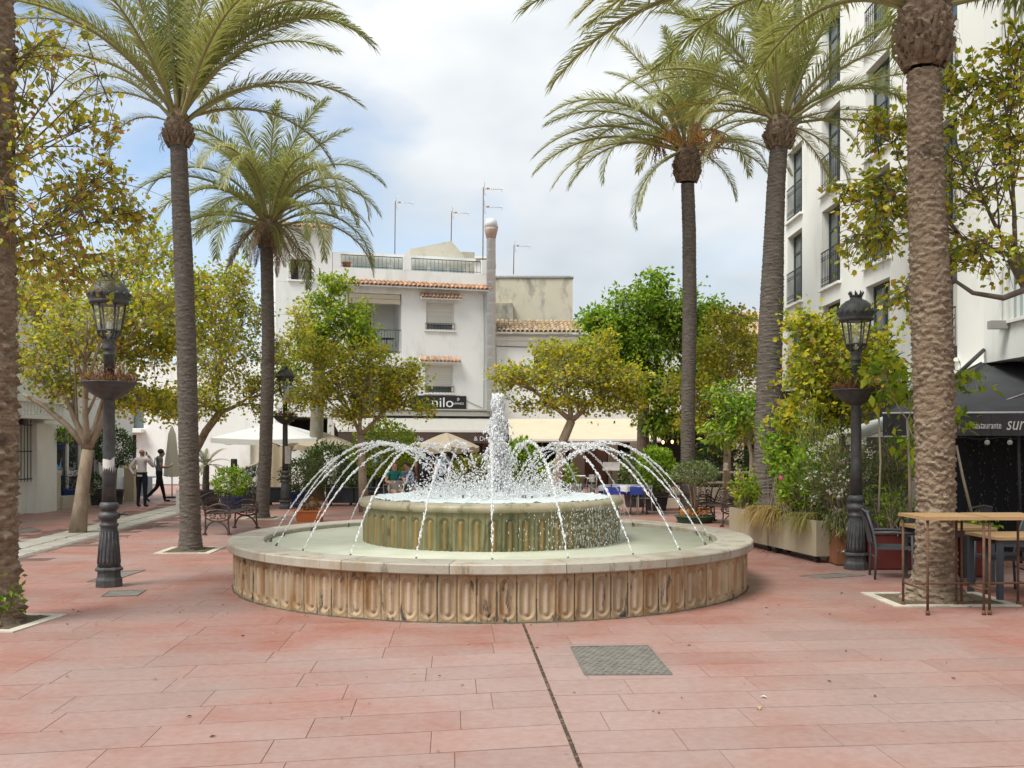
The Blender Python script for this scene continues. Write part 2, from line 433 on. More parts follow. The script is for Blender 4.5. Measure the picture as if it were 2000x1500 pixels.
# ================================================================ fountain
FC = Vector((-0.28, 13.73, 0)); RB, ZC0, ZC1, ROUT, RIN = 3.42, 0.507, 0.617, 3.50, 3.04
fount = empty('fountain', FC, label='round two tier stone fountain with oval fluted panels in the middle of the square', cat='fountain')
def stone_fx(name, base, light, stainc, moss, wet, seed, mlo=0.575):
    m, nt, b = new_mat(name)
    tc = nt.nodes.new('ShaderNodeTexCoord').outputs['Object']; pos = nt.nodes.new('ShaderNodeNewGeometry').outputs['Position']
    oi = nt.nodes.new('ShaderNodeObjectInfo').outputs['Random']
    c = _mix(nt, _ramp(nt, _noise(nt, pos, 4.0, 6, 0.65), [(0.35, 0.0), (0.68, 1.0)]), base, light)
    st = _ramp(nt, _noise(nt, pos, 2.0, 6, 0.6, (1.6, 1.6, 0.55)), [(0.50, 0.0), (0.62, 0.7)])
    c = _mix(nt, st, c, stainc)
    bl = _ramp(nt, _noise(nt, pos, 2.3, 7, 0.72, (2.2, 2.2, 0.5)), [(mlo, 0.0), (mlo + .05, 0.9)])
    c = _mix(nt, bl, c, moss)
    c = _mix(nt, 1.0, c, _ramp(nt, oi, [(0, (0.82, 0.80, 0.78)), (1, (1.06, 1.05, 1.04))]), 'MULTIPLY')
    nt.links.new(c, b.inputs['Base Color']); b.inputs['Roughness'].default_value = wet; b.inputs['Specular IOR Level'].default_value = 0.4
    bn = nt.nodes.new('ShaderNodeBump'); bn.inputs['Strength'].default_value = 0.5; bn.inputs['Distance'].default_value = 0.012
    nt.links.new(_noise(nt, pos, 26.0, 6, 0.7), bn.inputs['Height']); nt.links.new(bn.outputs['Normal'], b.inputs['Normal'])
    MT[name] = m
    return m
wall_s = stone_fx('fountain_stone', (0.37, 0.265, 0.15), (0.45, 0.35, 0.225), (0.29, 0.15, 0.05), (0.05, 0.045, 0.038), 0.7, 0, .552)
bar_s = stone_fx('fountain_stone_bar', (0.45, 0.345, 0.24), (0.49, 0.39, 0.285), (0.35, 0.2, 0.085), (0.06, 0.05, 0.04), 0.65, 1)
cope_s = stone_fx('coping_stone', (0.385, 0.355, 0.28), (0.43, 0.405, 0.335), (0.33, 0.26, 0.17), (0.22, 0.185, 0.14), 0.5, 2)
tier_s = stone_fx('wet_tier_stone', (0.20, 0.185, 0.09), (0.26, 0.235, 0.125), (0.135, 0.14, 0.058), (0.085, 0.09, 0.04), 0.35, 3)
tbar_s = stone_fx('wet_tier_bar', (0.34, 0.205, 0.06), (0.29, 0.22, 0.09), (0.22, 0.175, 0.065), (0.15, 0.12, 0.05), 0.35, 4)
inner_s = pm('basin_inside', (0.56, 0.56, 0.44), (0.48, 0.50, 0.36), scale=2.5, rough=0.4, world=True)

def panel_mesh(w, h, R_, hw, z0, z1, bar, depth, mats, name, nx=23, nz=36):
    """stone panel with a sunk stadium-shaped flute and a rounded bar standing inside it, slightly curved about the basin's centre"""
    vs = []; fs = []; mi = []
    xs = [(-0.5 + i / (nx - 1)) * w for i in range(nx)]; zs = [j / (nz - 1) * h for j in range(nz)]
    def sd(x, z, r, a, b):
        zz = min(max(z, a + r), b - r); return math.hypot(x, z - zz) - r
    for z in zs:
        for x in xs:
            d = sd(x, z, hw, z0, z1); e = sd(x, z, bar, z0 + hw * 0.45, z1 - hw * 0.55)
            t = min(max(-d / 0.018, 0), 1); dep = -depth * t * t * (3 - 2 * t)
            ridge = 0.007 * math.exp(-((d - 0.012) / 0.009) ** 2)
            if e < 0: dep += depth * 1.02 * math.sqrt(max(0, 1 - (1 + e / bar) ** 2)) ** 0.7
            edge = -0.006 if abs(x) > w / 2 - 0.004 else 0
            a = x / R_; rr = R_ + dep + ridge + edge
            vs.append((rr * math.sin(a), -rr * math.cos(a), z))
    for j in range(nz - 1):
        for i in range(nx - 1):
            a = j * nx + i; fs.append((a, a + 1, a + nx + 1, a + nx))
            x = (xs[i] + xs[i+1]) / 2; z = (zs[j] + zs[j+1]) / 2
            mi.append(1 if sd(x, z, bar * 1.05, z0 + hw * 0.45, z1 - hw * 0.55) < 0 else 0)
    me = bpy.data.meshes.new(name); me.from_pydata(vs, [], fs)
    for m_ in mats: me.materials.append(m_)
    me.polygons.foreach_set('material_index', mi); me.polygons.foreach_set('use_smooth', [True] * len(fs)); me.update()
    return me
core = MB(); core.lathe([(RB - .075, 0), (RB - .075, ZC0), (RIN + .04, ZC0), (RIN + .04, 0)], 96, closed=True)
lower = core.obj('lower_wall', wall_s, fount)
NP = 104; w = 2 * math.pi * RB / NP
pmesh = panel_mesh(w - 0.004, ZC0 - 0.002, RB, 0.074, 0.045, 0.465, 0.025, 0.027, [wall_s, bar_s], 'panel')
for i in range(NP):
    q = link('panel', pmesh, lower, (0, 0, 0), 2 * math.pi * (i + .1) / NP)
    if i % 9 == 4: q.scale = (0.998, 0.998, 1)
# broken corners and dark mortar gaps between some front panels
gapm = pm('gap_mortar', (0.06, 0.052, 0.045), (0.11, 0.095, 0.08), scale=12, rough=0.95)
for i, hh, z0 in ((-3, 0.46, 0.03), (0, 0.30, 0.03), (1, 0.42, 0.0), (2, .22, .03), (5, 0.46, 0.03), (6, 0.36, 0.09), (7, 0.33, 0.04), (9, .26, .03), (11, 0.2, 0.03), (-1, .16, .3), (-9, 0.2, 0.1)):
    a = 2 * math.pi * (i + .6) / NP; g_ = MB(); rr = RB + 0.001; wv = rnd.uniform(.008, .022)
    pts = [(wv * rnd.uniform(.4, 1) * s_, z0 + hh * t / 5) for s_, ts in ((1, range(6)), (-1, range(5, -1, -1))) for t in ts]
    g_.prism(pts, -rr - 0.001, -rr + 0.03, 'y'); g_.obj('crack', gapm, lower, (0, 0, 0), a)
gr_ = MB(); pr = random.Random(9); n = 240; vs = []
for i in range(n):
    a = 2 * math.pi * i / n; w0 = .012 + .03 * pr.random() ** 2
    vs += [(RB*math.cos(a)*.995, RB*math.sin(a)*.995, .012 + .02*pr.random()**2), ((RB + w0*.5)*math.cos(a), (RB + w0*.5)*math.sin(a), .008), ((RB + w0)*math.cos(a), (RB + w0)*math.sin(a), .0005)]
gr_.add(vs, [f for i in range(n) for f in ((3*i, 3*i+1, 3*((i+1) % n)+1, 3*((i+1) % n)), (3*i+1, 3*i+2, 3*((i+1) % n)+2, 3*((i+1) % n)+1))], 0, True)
gr_.obj('base_grime_shade', pm('grime_contact_shade', (.07, .06, .04), (.13, .11, .07), scale=14, rough=1, bump=.6), fount, kind='stuff')  # uneven grime line; its dark colour also paints contact shade round the fountain foot
NC = 18
for i in range(NC):
    a0, a1 = 2 * math.pi * i / NC + .0012 + .07, 2 * math.pi * (i + 1) / NC - .0012 + .07; c_ = MB(); n = 9
    prof = [(RIN, ZC0), (ROUT - .012, ZC0), (ROUT, ZC0 + .012), (ROUT, ZC1 - .014), (ROUT - .014, ZC1), (RIN + .012, ZC1 + .001), (RIN, ZC1 - .012)]
    vs = [(r * math.cos(a0 + (a1 - a0) * t / n), r * math.sin(a0 + (a1 - a0) * t / n), z) for t in range(n + 1) for r, z in prof]
    k = len(prof)
    fs = [(t*k + j, (t+1)*k + j, (t+1)*k + (j+1) % k, t*k + (j+1) % k) for t in range(n) for j in range(k)] + [tuple(range(k)), tuple(n*k + j for j in range(k))[::-1]]
    fs = [f[::-1] for f in fs]
    c_.add(vs, fs); c_.obj('coping_stone', cope_s, fount, (0, 0, rnd.uniform(-.002, .002)))
bas = MB(); bas.lathe([(RIN + .005, ZC0 + .05), (RIN - .01, 0.10), (1.6, 0.10)], 96)
bas.obj('basin_floor', inner_s, fount)
ledge = MB(); ledge.lathe([(RIN - .005, .47), (RIN - .10, .46), (RIN - .11, .30)], 96, sm=False); ledge.obj('inner_ledge', inner_s, fount)
# upper tier
RT, ZT0, ZT1, RR = 1.745, 0.30, 1.04, 1.80
up = MB(); up.lathe([(RT - .05, ZT0 - .2), (RT - .05, ZT1)], 80)
upper = up.obj('upper_wall', tier_s, fount)
NU = 54; wu = 2 * math.pi * RT / NU
um = panel_mesh(wu - .002, ZT1 - 0.43, RT, 0.066, 0.09, 0.53, 0.026, 0.03, [tier_s, tbar_s], 'panel', 17, 36)
for i in range(NU): link('panel', um, upper, (0, 0, 0.43), 2 * math.pi * (i + .3) / NU)
pl = MB(); pl.lathe([(RT + .03, .32), (RT + .035, .425), (RT - .02, .435), (RT - .04, .32)], 80, closed=True); pl.obj('plinth', tier_s, upper)
rim_s = stone_fx('upper_rim_stone', (0.41, 0.36, 0.235), (0.47, 0.425, 0.305), (0.29, 0.275, 0.145), (0.20, 0.19, 0.10), 0.28, 5)
rim = MB(); rim.lathe([(RR - .06, 1.02), (RR - .01, 1.035), (RR + .005, 1.065), (RR - .005, 1.10), (RR - .04, 1.128), (RR - .12, 1.138), (RR - .22, 1.125), (RR - .26, 1.06), (RR - .2, 1.0)], 112, closed=True)
rim.obj('upper_rim', rim_s, fount)
ubm = pm('upper_basin_floor', (0.45, 0.55, 0.52), rough=0.4)
ub = MB(); ub.lathe([(RR - .2, 1.02), (0.02, 0.98)], 64); ub.obj('upper_basin', ubm, fount)
# nozzles
NJ = 22; JA = [2 * math.pi * (k + 0.08) / NJ - math.pi / 2 for k in range(NJ)]
brass = pm('nozzle_metal', (0.10, 0.10, 0.075), (0.17, 0.15, 0.09), scale=20, rough=0.55, metal=0.4)
nzm = MB(); nzm.tube([(RIN - .03, 0, .40), (RIN - .055, 0, .52), (RIN - .085, 0, .59)], [.022, .024, .018], 8); nzm.tube([(RIN - .085, 0, .59), (RIN - .10, 0, .62)], [.013, .011], 8)
nzme = nzm.mesh('nozzle', brass)
for a in JA: link('nozzle', nzme, fount, (0, 0, 0), a)
for k in range(14):
    a = rnd.uniform(0, 6.28); r = rnd.uniform(.5, 1.2); t = MB(); t.tube([(0, 0, 1.0), (0, 0, 1.19)], .014, 6); t.obj('nozzle', brass, fount, (r * math.cos(a), r * math.sin(a), 0))

# ---------------------------------------------------------------- water
def watermat(name, dif, fd, ft, fg=0.25):
    m, nt, b = new_mat(name); nt.nodes.remove(b)
    d = nt.nodes.new('ShaderNodeBsdfDiffuse'); d.inputs['Color'].default_value = (*dif, 1)
    tl = nt.nodes.new('ShaderNodeBsdfTranslucent'); tl.inputs['Color'].default_value = (*dif, 1)
    t = nt.nodes.new('ShaderNodeBsdfTransparent'); g = nt.nodes.new('ShaderNodeBsdfGlossy'); g.inputs['Roughness'].default_value = 0.06
    m0 = nt.nodes.new('ShaderNodeMixShader'); m0.inputs['Fac'].default_value = 0.12
    m1 = nt.nodes.new('ShaderNodeMixShader'); m1.inputs['Fac'].default_value = ft
    m2 = nt.nodes.new('ShaderNodeMixShader'); m2.inputs['Fac'].default_value = fg
    out = [n for n in nt.nodes if n.type == 'OUTPUT_MATERIAL'][0]
    L = nt.links.new
    L(d.outputs[0], m0.inputs[1]); L(tl.outputs[0], m0.inputs[2])
    L(m0.outputs[0], m1.inputs[1]); L(t.outputs[0], m1.inputs[2]); L(m1.outputs[0], m2.inputs[1]); L(g.outputs[0], m2.inputs[2]); L(m2.outputs[0], out.inputs['Surface'])
    return m
spray_m = watermat('spray_water', (0.96, 0.975, 0.975), 0.5, 0.46, 0.08)
foam_m = watermat('foam_water', (0.86, 0.93, 0.92), 0.5, 0.12, 0.14)
film_m = watermat('film_water', (0.80, 0.84, 0.78), 0.5, 0.55, 0.25)
def poolmat():
    m, nt, b = new_mat('pool_water_surface'); pos = nt.nodes.new('ShaderNodeNewGeometry').outputs['Position']
    c = _mix(nt, _ramp(nt, _noise(nt, pos, 3.0, 5, 0.6), [(0.35, 0.0), (0.65, 1.0)]), (0.40, 0.50, 0.38), (0.62, 0.69, 0.57))
    nt.links.new(c, b.inputs['Base Color']); b.inputs['Roughness'].default_value = 0.06; b.inputs['IOR'].default_value = 1.33
    b.inputs['Alpha'].default_value = 0.72
    bn = nt.nodes.new('ShaderNodeBump'); bn.inputs['Strength'].default_value = 1.0; bn.inputs['Distance'].default_value = 0.16
    nt.links.new(_noise(nt, pos, 6.0, 5, 0.65, (1, 1, 0.1)), bn.inputs['Height']); nt.links.new(bn.outputs['Normal'], b.inputs['Normal'])
    return m
ng = np.random.default_rng(5)
def polar_disc(r0, r1, nr, na, z, hfun):
    V = []; 
    for i in range(nr):
        r = r0 + (r1 - r0) * i / (nr - 1)
        for j in range(na):
            a = 2 * math.pi * j / na; V.append((r * math.cos(a), r * math.sin(a), z + hfun(r, a)))
    Fq = [(i*na + j, (i+1)*na + j, (i+1)*na + (j+1) % na, i*na + (j+1) % na) for i in range(nr - 1) for j in range(na)]
    return np.array(V), np.array(Fq)
V, Q = polar_disc(RT - .06, RIN - .02, 26, 180, 0.41, lambda r, a: ng.normal(0, .007) + .010 * math.sin(r * 26 + 3 * math.sin(a * 5)) * math.sin(a * 9 + r * 3))
link('basin_water', np_mesh('basin_water', V, Q, poolmat(), True), None, FC, kind='structure')
V, Q = polar_disc(0.01, RR - .2, 40, 220, 1.128, lambda r, a: max(0, ng.normal(.012, .018)) * (1.6 - r) + abs(ng.normal(0, .012)))
link('splash_foam', np_mesh('splash_foam', V, Q, foam_m, True), None, FC, kind='stuff', label='white churning water filling the upper bowl of the fountain', cat='water')

_t = (1 + 5 ** .5) / 2
ICO = np.array([(-1,_t,0),(1,_t,0),(-1,-_t,0),(1,-_t,0),(0,-1,_t),(0,1,_t),(0,-1,-_t),(0,1,-_t),(_t,0,-1),(_t,0,1),(-_t,0,-1),(-_t,0,1)]) / math.hypot(1, _t)
ICF = np.array([(0,11,5),(0,5,1),(0,1,7),(0,7,10),(0,10,11),(1,5,9),(5,11,4),(11,10,2),(10,7,6),(7,1,8),(3,9,4),(3,4,2),(3,2,6),(3,6,8),(3,8,9),(4,9,5),(2,4,11),(6,2,10),(8,6,7),(9,8,1)])
def drops(pos, vel, size, stretch, g):
    """pos, vel (n,3): small water drops drawn out along their flight"""
    n = len(pos); d = vel / (np.linalg.norm(vel, axis=1, keepdims=True) + 1e-9)
    u = np.cross(d, g.normal(0, 1, (n, 3))); u /= np.linalg.norm(u, axis=1, keepdims=True) + 1e-9; w_ = np.cross(d, u)
    s = np.asarray(size); st = np.asarray(stretch)
    I = ICO[None] * (1 + g.uniform(-.22, .22, (n, 12, 1)))
    V = pos[:, None] + s[:, None, None] * (I[..., 0:1] * u[:, None] + I[..., 1:2] * w_[:, None] + I[..., 2:3] * d[:, None] * st[:, None, None])
    return V.reshape(-1, 3), (ICF[None] + (np.arange(n) * 12)[:, None, None]).reshape(-1, 3)
def jet_mesh(seed):
    g = np.random.default_rng(seed); G = 9.81
    r0, z0, zp, rp = RIN - .10, .61, 1.84 + g.uniform(-.05, .05), 1.58 + g.uniform(-.08, .08)
    vz = math.sqrt(2 * G * (zp - z0)); tp = vz / G; vr = (r0 - rp) / tp; tend = tp + math.sqrt(2 * (zp - 1.16) / G)
    n = 560; t = np.sort(g.uniform(0, 1, n) ** .92) * tend
    spread = 0.005 + .013 * (t / tend) ** 1.3
    pos = np.stack([r0 - vr * t, g.normal(0, 1, n) * spread, z0 + vz * t - G * t * t / 2 + g.normal(0, 1, n) * spread], 1)
    vel = np.stack([-vr * np.ones(n), g.normal(0, .2, n), vz - G * t], 1)
    size = g.uniform(.0035, .0092, n) * (0.85 + .55 * t / tend); stc = g.uniform(1.0, 2.2, n) + 2.2 * (t < tp * .55)
    keep = (t < tp * 1.2) | (g.uniform(0, 1, n) < .55)
    return drops(pos[keep], vel[keep], size[keep], stc[keep], g)
jm = []
for s_ in range(5):
    V, T = jet_mesh(40 + s_); jm.append(np_mesh('water_jet', V, T, spray_m, True))
for k, a in enumerate(JA):
    rel = k if k <= 11 else k - 22
    words_ = ('', 'first', 'second', 'third', 'fourth', 'fifth', 'sixth', 'seventh', 'eighth', 'ninth', 'tenth')
    lab = 'arching water jet at the front of the basin, nearest the camera' if rel == 0 else 'arching water jet at the back of the basin behind the plume' if rel == 11 else \
        '%s arching water jet along the basin rim %s of the front one' % (words_[abs(rel)], 'to the right' if rel > 0 else 'to the left')
    q = empty('water_jet', FC, a, label=lab, cat='water jet', group='arching jets around the fountain'); link('drops', jm[k % 5], q, kind='stuff')
# centre plume
g = np.random.default_rng(77); n = 7000
h = g.uniform(0, 1, n) ** 0.85; top = 1.38
rad = np.where(h > .72, .03 + .085 * np.sqrt(np.clip((1.03 - h) / .3, 0, 1)) , .05 + .30 * (1 - h) ** .9 * g.random(n) ** .6)
core_ = g.random(n) < .45; rad = np.where(core_, np.where(h > .8, .05, .075) * g.random(n) + .012, rad * (0.4 + .6 * g.random(n)))
a = g.uniform(0, 6.283, n) ; lump = 1 + .35 * np.sin(h * 21 + a * 2)
pos = np.stack([rad * lump * np.cos(a), rad * lump * np.sin(a), 1.14 + top * h], 1)
vel = np.stack([np.cos(a) * .4, np.sin(a) * .4, np.where(core_, 3, -2.0)], 1)
V1, T1 = drops(pos, vel, g.uniform(.004, .0135, n), np.where(core_, g.uniform(2, 5.5, n), g.uniform(1, 2.6, n)), g)
wp_ = empty('water_plume', FC + Vector((.09, 0, 0)), label='tall white plume of water shooting up from the middle of the upper bowl', cat='water jet'); link('drops', np_mesh('drops', V1, T1, watermat('plume_water', (0.97, 0.98, 0.98), 0.5, 0.2, 0.05), True), wp_, kind='stuff')
# splashing drops over the bowl: each jet lands in its own crown of spray
n = 5600; k = g.integers(0, 16, n); ca = k * .393 + g.normal(0, .18, n); cr = np.abs(.85 + .28 * np.sin(k * 2.7)) + g.normal(0, .13, n)
hz = np.abs(g.exponential(.07, n)) * (1 + .8 * np.sin(k * 1.9) ** 2); ok = (hz < .5) & (cr < 1.5)
pos = np.stack([cr * np.cos(ca), cr * np.sin(ca), 1.14 + hz], 1)[ok]
V2, T2 = drops(pos, g.normal(0, 1, (len(pos), 3)) + np.array([0, 0, 1.2]), g.uniform(.0035, .0115, len(pos)), g.uniform(1, 2.2, len(pos)), g)
link('splash_drops', np_mesh('splash_drops', V2, T2, spray_m, True), None, FC, kind='stuff', label='spray of drops splashing above the upper bowl', cat='water')
# water spilling over the rim on one side of the tier, running down in strands
n = 1500; a = g.normal(-0.72, .28, n); zz = g.uniform(.40, 1.06, n); rr_ = RT + .045 + .03 * g.random(n) + .03 * (1.06 - zz)
pos = np.stack([rr_ * np.cos(a), rr_ * np.sin(a), zz], 1)
V3, T3 = drops(pos, np.tile([[0, 0, -1.]], (n, 1)) + g.normal(0, .25, (n, 3)), g.uniform(.002, .0065, n), g.uniform(1.5, 5, n), g)
link('spill_water', np_mesh('spill_water', V3, T3, film_m, True), None, FC, kind='stuff', label='thin water strands spilling down the upper tier', cat='water')
# ================================================================ buildings
plaster = pm('white_plaster', (0.82, 0.825, 0.79), (0.78, 0.785, 0.745), scale=0.8, rough=0.85, bump=0.12, bscale=60, stain=(0.66, 0.66, 0.60), sscale=0.9, slo=0.52, shi=0.68, sstretch=(1, 1, 0.35))
cream = pm('cream_plaster', (0.85, 0.85, 0.80), (0.82, 0.82, 0.765), scale=0.6, rough=0.85, bump=0.1, bscale=60, stain=(0.70, 0.69, 0.62), sscale=0.8, slo=0.53, shi=0.7, sstretch=(1, 1, 0.3))
tile_m = pm('roof_tile', (0.50, 0.25, 0.14), (0.58, 0.38, 0.25), scale=5, rough=0.9, stain=(0.30, 0.20, 0.13), sscale=3, rand=0.3, world=True)
tile_old = pm('roof_tile_weathered', (0.42, 0.29, 0.17), (0.50, 0.37, 0.23), scale=4, rough=0.92, stain=(0.24, 0.19, 0.13), sscale=2.5, rand=0.3, world=True)
shutter_m = pm('shutter_slat', (0.66, 0.645, 0.56), rough=0.6, rand=0.08)
frame_w = pm('frame_white', (0.78, 0.77, 0.73), rough=0.5)
frame_br = pm('frame_brown', (0.10, 0.065, 0.045), (0.14, 0.09, 0.06), scale=8, rough=0.6)
frame_gr = pm('frame_green', (0.035, 0.05, 0.042), rough=0.5)
iron_b = pm('wrought_iron', (0.030, 0.032, 0.036), (0.055, 0.055, 0.055), scale=15, rough=0.55, metal=0.3)
pane_m = glassmat('window_pane', (0.11, 0.135, 0.14), 0.06, 0.9)
pane_l = glassmat('pale_pane', (0.46, 0.55, 0.56), 0.08, 0.85)
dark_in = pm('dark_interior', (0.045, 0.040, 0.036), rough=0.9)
alu = pm('aluminium', (0.68, 0.71, 0.72), (0.60, 0.63, 0.65), scale=5, rough=0.45, metal=0.05)
rust = pm('rusty_steel', (0.10, 0.052, 0.032), (0.18, 0.10, 0.06), scale=14, rough=0.8, metal=0.2)

def wall_cells(mb, u0, u1, z0, z1, v0, v1, holes, m=0):
    """wall in the local u-z plane between depths v0 and v1 with rectangular openings (ua, ub, za, zb)"""
    us = sorted({u0, u1, *[h for q in holes for h in q[:2]]}); zs = sorted({z0, z1, *[h for q in holes for h in q[2:]]})
    us = [u for u in us if u0 <= u <= u1]; zs = [z for z in zs if z0 <= z <= z1]
    for a, b in zip(us, us[1:]):
        run = None
        for c, d in list(zip(zs, zs[1:])) + [(None, None)]:
            solid = c is not None and not any(q[0] <= (a+b)/2 <= q[1] and q[2] <= (c+d)/2 <= q[3] for q in holes)
            if solid: run = (run[0], d) if run else (c, d)
            elif run: mb.bx(a, b, v0, v1, run[0], run[1], m); run = None
def rail(parent, u0, u1, v, z0, z1, step, mat=iron_b, name='railing', th=0.012, scroll=False):
    b = MB(); n = max(2, int((u1 - u0) / step))
    for i in range(n + 1): b.bx(u0 + (u1-u0)*i/n - th/2, u0 + (u1-u0)*i/n + th/2, v - th/2, v + th/2, z0, z1)
    b.bx(u0 - th, u1 + th, v - th, v + th, z1 + .001, z1 + .03); b.bx(u0, u1, v - th*.8, v + th*.8, z0 + .06, z0 + .08)
    if scroll:
        for i in range(n):
            uc = u0 + (u1-u0)*(i+.5)/n; r = (u1-u0)/n*.38
            for zc in (z0 + .22*(z1-z0), z0 + .82*(z1-z0)):
                b.tube([(uc + r*math.cos(t*.785), v, zc + r*math.sin(t*.785)) for t in range(9)], .006, 4)
    return b.obj(name, mat, parent)
_tilec = {}
def tile_mesh(L, r, mat):
    key = (round(L, 3), round(r, 3), mat.name)
    if key not in _tilec:
        b = MB(); n = 6; vs = []
        for y, k in ((0, 1.0), (L, 0.82)):
            for rr in (r, r * .78):
                for i in range(n + 1):
                    a = math.pi * i / n; vs.append((rr*k*math.cos(a), y, rr*k*math.sin(a)))
        N = n + 1; fs = []
        for i in range(n):
            fs += [(i, i+1, 2*N+i+1, 2*N+i), (N+i+1, N+i, 3*N+i, 3*N+i+1), (i+1, i, N+i, N+i+1)]
        b.add(vs, fs, 0, True); _tilec[key] = b.mesh('roof_tile', mat)
    return _tilec[key]
def tile_roof(parent, u0, u1, v0, z0, rows, pitch_deg, L=0.38, r=0.085, mat=tile_m, name='tile_eave', slab=True, under=None):
    """rows of curved clay tiles climbing away from the eave at (v0, z0)"""
    a = R(pitch_deg); cs, sn = math.cos(a), math.sin(a); depth = rows * L * .85
    b = MB(); b.prism([(v0 - .0, z0 - .07), (v0 - .0, z0 - .01), (v0 + depth*cs, z0 + depth*sn - .01), (v0 + depth*cs, z0 + depth*sn - .07)], u0, u1, 'x')
    e = b.obj(name, under or mat, parent); n = max(2, int((u1 - u0) / (2 * r * 1.04)))
    me = tile_mesh(L, r, mat)
    for k in range(rows):
        for i in range(n):
            o = link('roof_tile', me, e, (u0 + (u1-u0)*(i+.5)/n, v0 - .05 + k*L*.85*cs, z0 + .0 + k*L*.85*sn + .012*k + rnd.uniform(-.006, .006)))
            o.rotation_euler = (a + rnd.uniform(-.03, .03), 0, rnd.uniform(-.04, .04))
    return e
def shutter_window(par, u0, u1, z0, z1, v, drop=0.82):
    """opening with a rolled-down slatted blind, sill and low guard"""
    f = MB(); t = .05
    for q in ((u0, u0+t, z0, z1), (u1-t, u1, z0, z1), (u0+t, u1-t, z1-t, z1), (u0+t, u1-t, z0, z0+t)): f.bx(q[0], q[1], v + .10, v + .16, q[2], q[3])
    w_ = f.obj('window', frame_w, par)
    n = 13; zt = z1 - t; zb = z0 + t + (1-drop) * (z1-z0)
    sm_ = MB(); sm_.bx(u0 + t, u1 - t, -.012, .012, 0, (zt-zb)/n - .006); me = sm_.mesh('slat', shutter_m)
    for i in range(n): link('slat', me, w_, (0, v + .10, zb + (zt-zb)*i/n))
    g = MB(); g.bx(u0 + t, u1 - t, v + .17, v + .18, z0 + t, z1 - t); g.obj('pane', pane_m, w_)
    s = MB(); s.bx(u0 - .08, u1 + .08, v - .07, v + .12, z0 - .06, z0 - .001); s.obj('sill', frame_w, w_)
    rail(w_, u0 - .03, u1 + .03, v - .05, z0 + .0, z0 + .27, .12, name='guard_rail')
    return w_

gable_m = pm('gable_render', (.56, .53, .43), (.50, .47, .38), scale=2, rough=.9, stain=(.36, .33, .27), sscale=1.5)
# ---- white three storey house behind the fountain
HA = math.atan2(1.9, 6.53); HO = Vector((-7.54, 42.0, 0)); HW = 6.80
house = empty('white_house', HO, HA, label='white house with shuttered windows, tiled eave and roof terrace behind the fountain', cat='house')
holes = [(3.99, 5.22, 6.80, 8.02), (3.95, 5.18, 4.07, 5.31), (0.62, 2.92, 5.75, 8.28), (0.75, 2.92, 3.35, 5.2)]
hb = MB(); wall_cells(hb, -2.35, HW, 3.36, 8.62, 0, 0.3, holes); hb.bx(-2.35, HW, .3, 7.0, 8.5, 8.62); hb.bx(-2.35, -2.05, .31, 7.0, 0, 8.49); hb.bx(HW - .3, HW, .31, 7.0, 0, 8.49)
wall = hb.obj('wall', plaster, house)
for (a, b_, c, d) in holes[:2]: shutter_window(house, a, b_, c, d, 0)
# recessed balconies
for k, (a, b_, c, d) in enumerate(holes[2:]):
    lo = MB(); lo.bx(a - .1, b_ + .1, .301, 2.0, c - .12, c); lo.bx(a - .1, b_ + .1, .301, 2.0, d + .001, d + .1); lo.bx(a - .1, a, .301, 2.0, c + .001, d); lo.bx(b_, b_ + .1, .301, 2.0, c + .001, d); lo.bx(a, b_, 1.9, 2.0, c + .001, d)
    bal = lo.obj('balcony', plaster, house)
    dr = MB(); dr.bx(a + .1, a + 1.25, 1.86, 1.9, c + .01, c + 2.0 if d - c > 2.2 else d - .1); dr.obj('balcony_door', dark_in, bal)
    gl = MB(); gl.bx(a + .7, a + 1.2, 1.82, 1.85, c + .05, c + 1.75); gl.obj('pane', pane_l, bal)
    fr_ = MB(); fr_.bx(a + 1.26, a + 1.36, 1.80, 1.89, c + .01, c + 1.8); fr_.bx(a + .02, a + .09, 1.80, 1.89, c + .01, c + 1.8); fr_.bx(a + .02, a + 1.36, 1.80, 1.89, c + 1.81, c + 1.9); fr_.obj('door_frame', frame_w, bal)
    rail(bal, a, b_, .04, c + .0, c + .98, .115)
    if k == 0:
        aw = MB(); aw.prism([(.05, d - .22), (.05, d - .02), (1.5, d - .01), (1.5, d - .06), (.12, d - .24)], a + .05, b_ - .05, 'x'); aw.obj('rolled_awning', pm('awning_beige', (.62, .55, .42), rough=.8), bal)
        vz = MB(); n = 18
        for i in range(n):
            u = a + .05 + (b_ - a - .1) * i / n; wd = (b_ - a - .1) / n
            vz.prism([(u, d - .24), (u + wd, d - .24), (u + wd, d - .40), (u + wd*.5, d - .46), (u, d - .40)], .02, .03, 'y')
        vz.obj('valance', pm('valance_beige', (.60, .52, .40), rough=.85), bal)
        tb = MB(); tb.lathe([(.02, 0), (.02, .68), (.36, .69), (.36, .72)], 14, (b_ - .5, .9, c)); tb.obj('balcony_table', iron_b, bal)
    else:
        tb = MB(); tb.bx(a + 1.5, b_ - .1, 1.84, 1.89, c + .02, d - .15); tb.obj('inner_door', dark_in, bal)
tile_roof(house, 0.0, HW + .05, -.42, 8.58, 2, 24, L=.40, r=.088, under=plaster)
for (a, b_, z) in ((3.70, 5.50, 8.15), (3.66, 5.46, 5.42)): tile_roof(house, a, b_, -.36, z, 1, 30, L=.42, r=.075, name='window_canopy', under=plaster)
